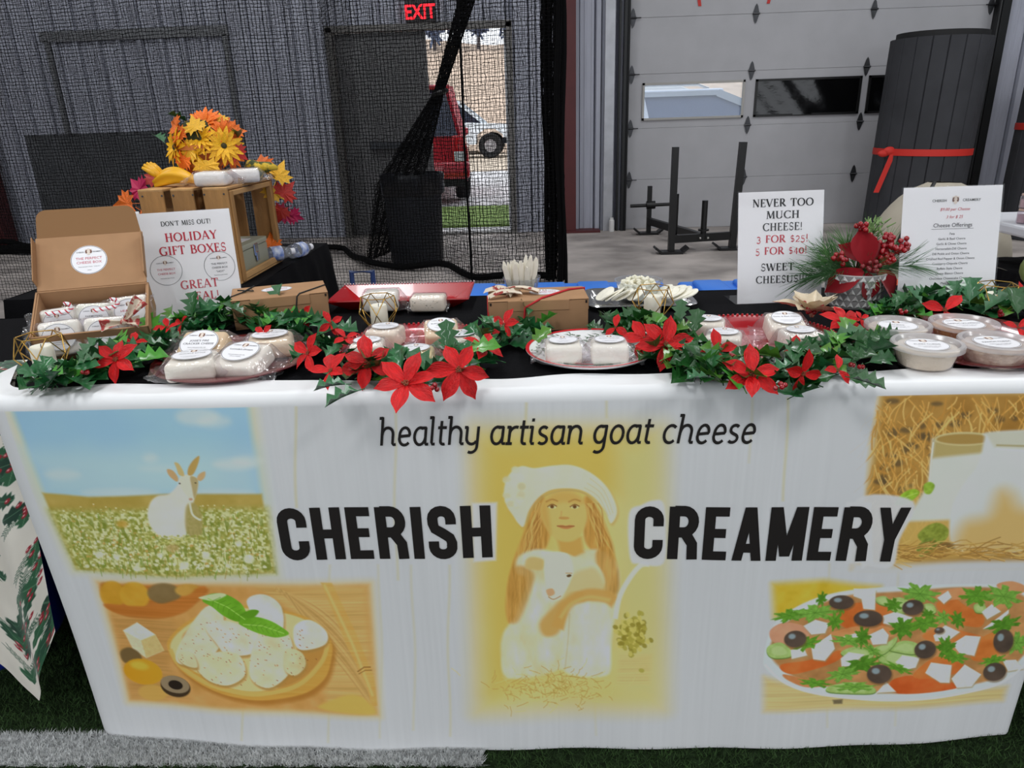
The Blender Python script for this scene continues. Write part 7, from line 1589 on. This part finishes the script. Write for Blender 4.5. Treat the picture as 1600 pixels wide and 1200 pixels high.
# basket of flowers
v = ony(320, 270, 2.40); fb = thing('flower_basket', 'orange wooden basket of yellow and orange artificial flowers on the crate', 'flower basket', (v.x, 2.40, CZ))
b = MB(); nst = 16
for k in range(nst):
    a = TAU * k / nst; ca, sa = math.cos(a), math.sin(a); b.grid(lambda u, q: ((.046 + .024 * q) * math.cos(a + (u - .5) * .36), (.046 + .024 * q) * math.sin(a + (u - .5) * .36), .115 * q), 2, 3)
b.lathe([(.0001, .002), (.045, .002)], 20); b.build('staves', mat('basket_orange', (196, 96, 30), rough=.6, var=.2, vscale=10, stretch=(6, 6, 1)), fb)
for z, r in ((.112, .072), (.06, .0605)): b = MB(); b.lathe([(r, z - .008), (r + .003, z - .008), (r + .003, z + .006), (r, z + .006)], 32); b.build('hoop', mat('basket_hoop', (206, 120, 50), rough=.6), fb, smooth=40)
b = MB(); b.tube([(.05, -.06, .05), (.075, -.05, .02), (.09, -.02, .0)], [.008, .008, .007], 4); b.build('handle', _mats['basket_hoop'], fb)
def daisy_mesh(m, seed):
    g = random.Random(seed); mb = MB()
    for ly, (n, s_, up) in enumerate(((15, 1.0, .25), (12, .75, .6))):
        for k in range(n):
            a = TAU * (k + .5 * ly) / n + g.uniform(-.1, .1); M = RZ(a) @ RY(-up + g.uniform(-.1, .1)) @ SC(s_)
            mb.grid(lambda u, q: (.08 + .92 * u, (q - .5) * .30 * math.sin(math.pi * min(.99, u * .8 + .14)), -.25 * u * u + .05 * abs(q - .5)), 5, 2, M)
    return mb.mesh('flower', m, 180)
DM = [daisy_mesh(mat('daisy_orange', (234, 112, 14), rough=.55, var=.2, vscale=20, rnd=.1), 1), daisy_mesh(mat('daisy_yellow', (240, 178, 20), rough=.55, var=.2, vscale=20, rnd=.1), 2)]
cd = MB(); cd.ball((0, 0, .08), .16, 12, 8, (1, 1, .6)); CDM = cd.mesh('flower_centre', mat('daisy_dark', (60, 54, 24), rough=.8), 180)
def fr(px, py, Y): return tuple(ony(px, py, Y) - fb.location)
for i, (px, py, Y, k, sz, d) in enumerate(((320, 193, 2.40, 0, .058, (0, -.75, .6)), (345, 202, 2.42, 0, .052, (.4, -.7, .5)), (275, 230, 2.36, 1, .062, (-.7, -.7, .2)), (313, 217, 2.35, 1, .052, (-.1, -.9, .4)), (350, 228, 2.36, 1, .060, (.35, -.85, .1)), (352, 210, 2.38, 0, .050, (.6, -.7, .3)), (292, 207, 2.38, 1, .046, (-.5, -.7, .5)), (360, 243, 2.38, 0, .045, (.5, -.8, -.2)), (300, 240, 2.34, 1, .045, (-.2, -.9, -.1)), (330, 215, 2.46, 0, .055, (.2, .4, .9)), (300, 215, 2.47, 1, .055, (-.3, .5, .8)))):
    f_ = child('flower', DM[k], fb, T(*fr(px, py, Y)) @ face_dir(d) @ SC(sz)); child('flower_centre', CDM, f_)
for i, (px, py, Y, k, sz, d, rl) in enumerate(((277, 197, 2.36, 0, .065, (-.4, -.8, .4), 1.2), (362, 205, 2.40, 0, .065, (.5, -.7, .4), -1.5), (306, 204, 2.33, 1, .07, (0, -.9, .4), .3), (300, 232, 2.33, 1, .075, (-.3, -.9, .2), 2.2), (322, 252, 2.32, 1, .085, (0, -1, .1), 3.1), (288, 245, 2.33, 0, .07, (-.3, -.9, .1), 2.6), (285, 216, 2.34, 0, .07, (-.3, -.9, .2), .5), (367, 235, 2.37, 2, .06, (.4, -.9, 0), -2.3), (345, 190, 2.42, 1, .05, (.2, -.7, .7), .1))): child('maple_leaf', MAP[k], fb, T(*fr(px, py, Y)) @ face_dir(d) @ RZ(rl) @ SC(sz))
for i, (px, py) in enumerate(((256, 222), (292, 190), (372, 215), (340, 240), (320, 225))): child('green_leaf', LEAF[i], fb, T(*fr(px, py, 2.4)) @ RZ(i * 1.3 + 2.5) @ RY(-.5) @ SC(.06))
b = MB(); b.ball((0, 0, .145), .062, 14, 10, (1.1, 1, .8)); b.build('stem_ball', mat('moss_dark', (52, 56, 26), rough=.95), fb, smooth=180)

# ================================================================== behind the table at the right
bg = thing('padded_bundle', 'beige padded bundle with a black strap behind the price sheet', 'bundle', (1.80, 3.42, 0), R(6)); b = MB()
def bf(u, v):
    a = TAU * v; z = .875 * u; taper = math.sqrt(max(0.0, 1 - max(0, (u - .55) / .46) ** 2)); x = .30 * taper * math.cos(a); y = .22 * taper * math.sin(a); return (x + .05 * u + .10 * max(0, math.cos(a)) * taper, y, z - .10 * max(0, x) * u)
b.grid(bf, 26, 40, wrapv=True); b.build('cover', mat('bundle_beige', (172, 164, 148), rough=.8, var=.05, bump=.1), bg, smooth=180)
b = MB(); b.tube([(-.24, -.14, .52), (-.16, -.12, .72), (-.07, -.09, .82), (.0, -.02, .872), (.06, .08, .86), (.12, .16, .7)], .011, 6); b.build('strap', m_black, bg, smooth=180)
wt = thing('side_table', 'white folding table at the right edge carrying clear jars', 'table', (2.15, 2.84, 0)); b = MB(); b.rbox((0, 0, .762), (.80, .46, .04), .01, 2); b.build('tabletop', mat('table_white', (214, 216, 222), rough=.4), wt)
for sx in (-.35, .35):
    for sy in (-.2, .2): b = MB(); b.tube([(sx, sy, 0), (sx, sy, .75)], .014, 10); b.build('leg', m_trim, wt)
cloth('table_skirt', 'black skirt hanging below the white table at the right edge', 1.80, 2.5, 2.64, 3.04, .60, {'f': .01, 'l': .01}, 9)
hs = thing('garden_hose', 'coiled green hose hanging under the white table at the right edge', 'hose', (1.93, 2.585, .66)); b = MB()
for k in range(5): b.tube([((.16 + .02 * k) * math.cos(a), -.02 * k * .5 - .015, (.05 + .014 * k) * math.sin(a)) for a in np.linspace(0, TAU, 30)], .009, 7, closed=False)
b.build('coil', mat('hose_green', (112, 124, 70), rough=.5), hs, smooth=180)
m_jar = film('jar_clear', (248, 240, 246), .08, milk=.2); m_jl = mat('jar_lid', (206, 176, 160), rough=.4)
jg = MB(); jg.lathe([(.0001, 0), (.020, 0), (.022, .003), (.022, .04), (.018, .046), (.018, .05)], 20); JM = jg.mesh('jar', m_jar, 40); jg = MB(); jg.lathe([(.0001, .052), (.019, .052), (.020, .046), (.019, .045)], 20); JL = jg.mesh('lid', m_jl, 40); jg = MB(); jg.lathe([(.0001, .003), (.019, .003), (.020, .03), (.0001, .032)], 16); JC = jg.mesh('filling', mat('jar_filling', (196, 170, 176), rough=.5, rnd=.2, hue=.05), 40)
b = MB()
for lvl in range(4):
    for c in range(5):
        for r in range(2):
            o = thing('jar', 'small clear lidded jar in the stacked rows on the white table', 'jar', (1.80 + .047 * c + .012 * (lvl > 1), 2.70 + .047 * r, .7835 + .0545 * lvl), 0, 'small jars stacked on the white table'); child('body', JM, o); child('lid', JL, o); child('filling', JC, o)
cn = thing('marker_cone', 'small orange cone on the floor between the pot and the price sheet', 'cone', (ony(1394, 440, 2.35).x, 2.35, 0)); b = MB(); b.rbox((0, 0, .01), (.28, .28, .02), .006, 1); b.build('base', mat('cone_orange', (226, 84, 30), rough=.5), cn); b = MB(); b.lathe([(.11, .02), (.03, .66), (.024, .67), (.0001, .67)], 28); b.build('body', _mats['cone_orange'], cn, smooth=40)
# ================================================================== artificial turf pile near the table
def turf(name, label, n, x0, x1, y0, y1, hgt, m, seed, keep=None):
    g = np.random.default_rng(seed); X = g.uniform(x0, x1, n); Y = g.uniform(y0, y1, n)
    if keep is not None: k = keep(X, Y); X, Y = X[k], Y[k]
    n = len(X); a = g.uniform(0, TAU, n); w = .0011; lx, ly = g.normal(0, .006, n), g.normal(0, .006, n); h = hgt * g.uniform(.6, 1.1, n)
    V = np.zeros((n, 3, 3)); V[:, 0] = np.stack([X - w * np.cos(a), Y - w * np.sin(a), np.zeros(n)], 1); V[:, 1] = np.stack([X + w * np.cos(a), Y + w * np.sin(a), np.zeros(n)], 1); V[:, 2] = np.stack([X + lx, Y + ly, h], 1)
    me = bpy.data.meshes.new(name); me.vertices.add(3 * n); me.vertices.foreach_set('co', V.ravel().astype(np.float32)); me.loops.add(3 * n); me.loops.foreach_set('vertex_index', np.arange(3 * n, dtype=np.int32)); me.polygons.add(n); me.polygons.foreach_set('loop_start', np.arange(0, 3 * n, 3, dtype=np.int32)); me.update(calc_edges=True); me.materials.append(m)
    o = bpy.data.objects.new(name, me); COL.objects.link(o); return tag(o, label, 'turf', kind='stuff')
line_in = lambda X, Y: (Y > 1.066 + .002 * np.sin(X * 90)) & (Y < 1.146 + .002 * np.sin(X * 70)) & (X < -.125)
turf('turf_pile', 'dark green artificial grass around the foot of the banner', 170000, -1.75, 1.5, .92, 1.95, .012, mat('turf_green', (52, 76, 40), rough=.7, var=.35, vscale=25, spec=.2), 1, lambda X, Y: ~line_in(X, Y))
turf('turf_line', 'white painted line on the artificial grass at the lower left', 60000, -1.75, -.12, 1.05, 1.16, .0125, mat('turf_white', (206, 208, 208), rough=.7, var=.3, vscale=120), 2, line_in)
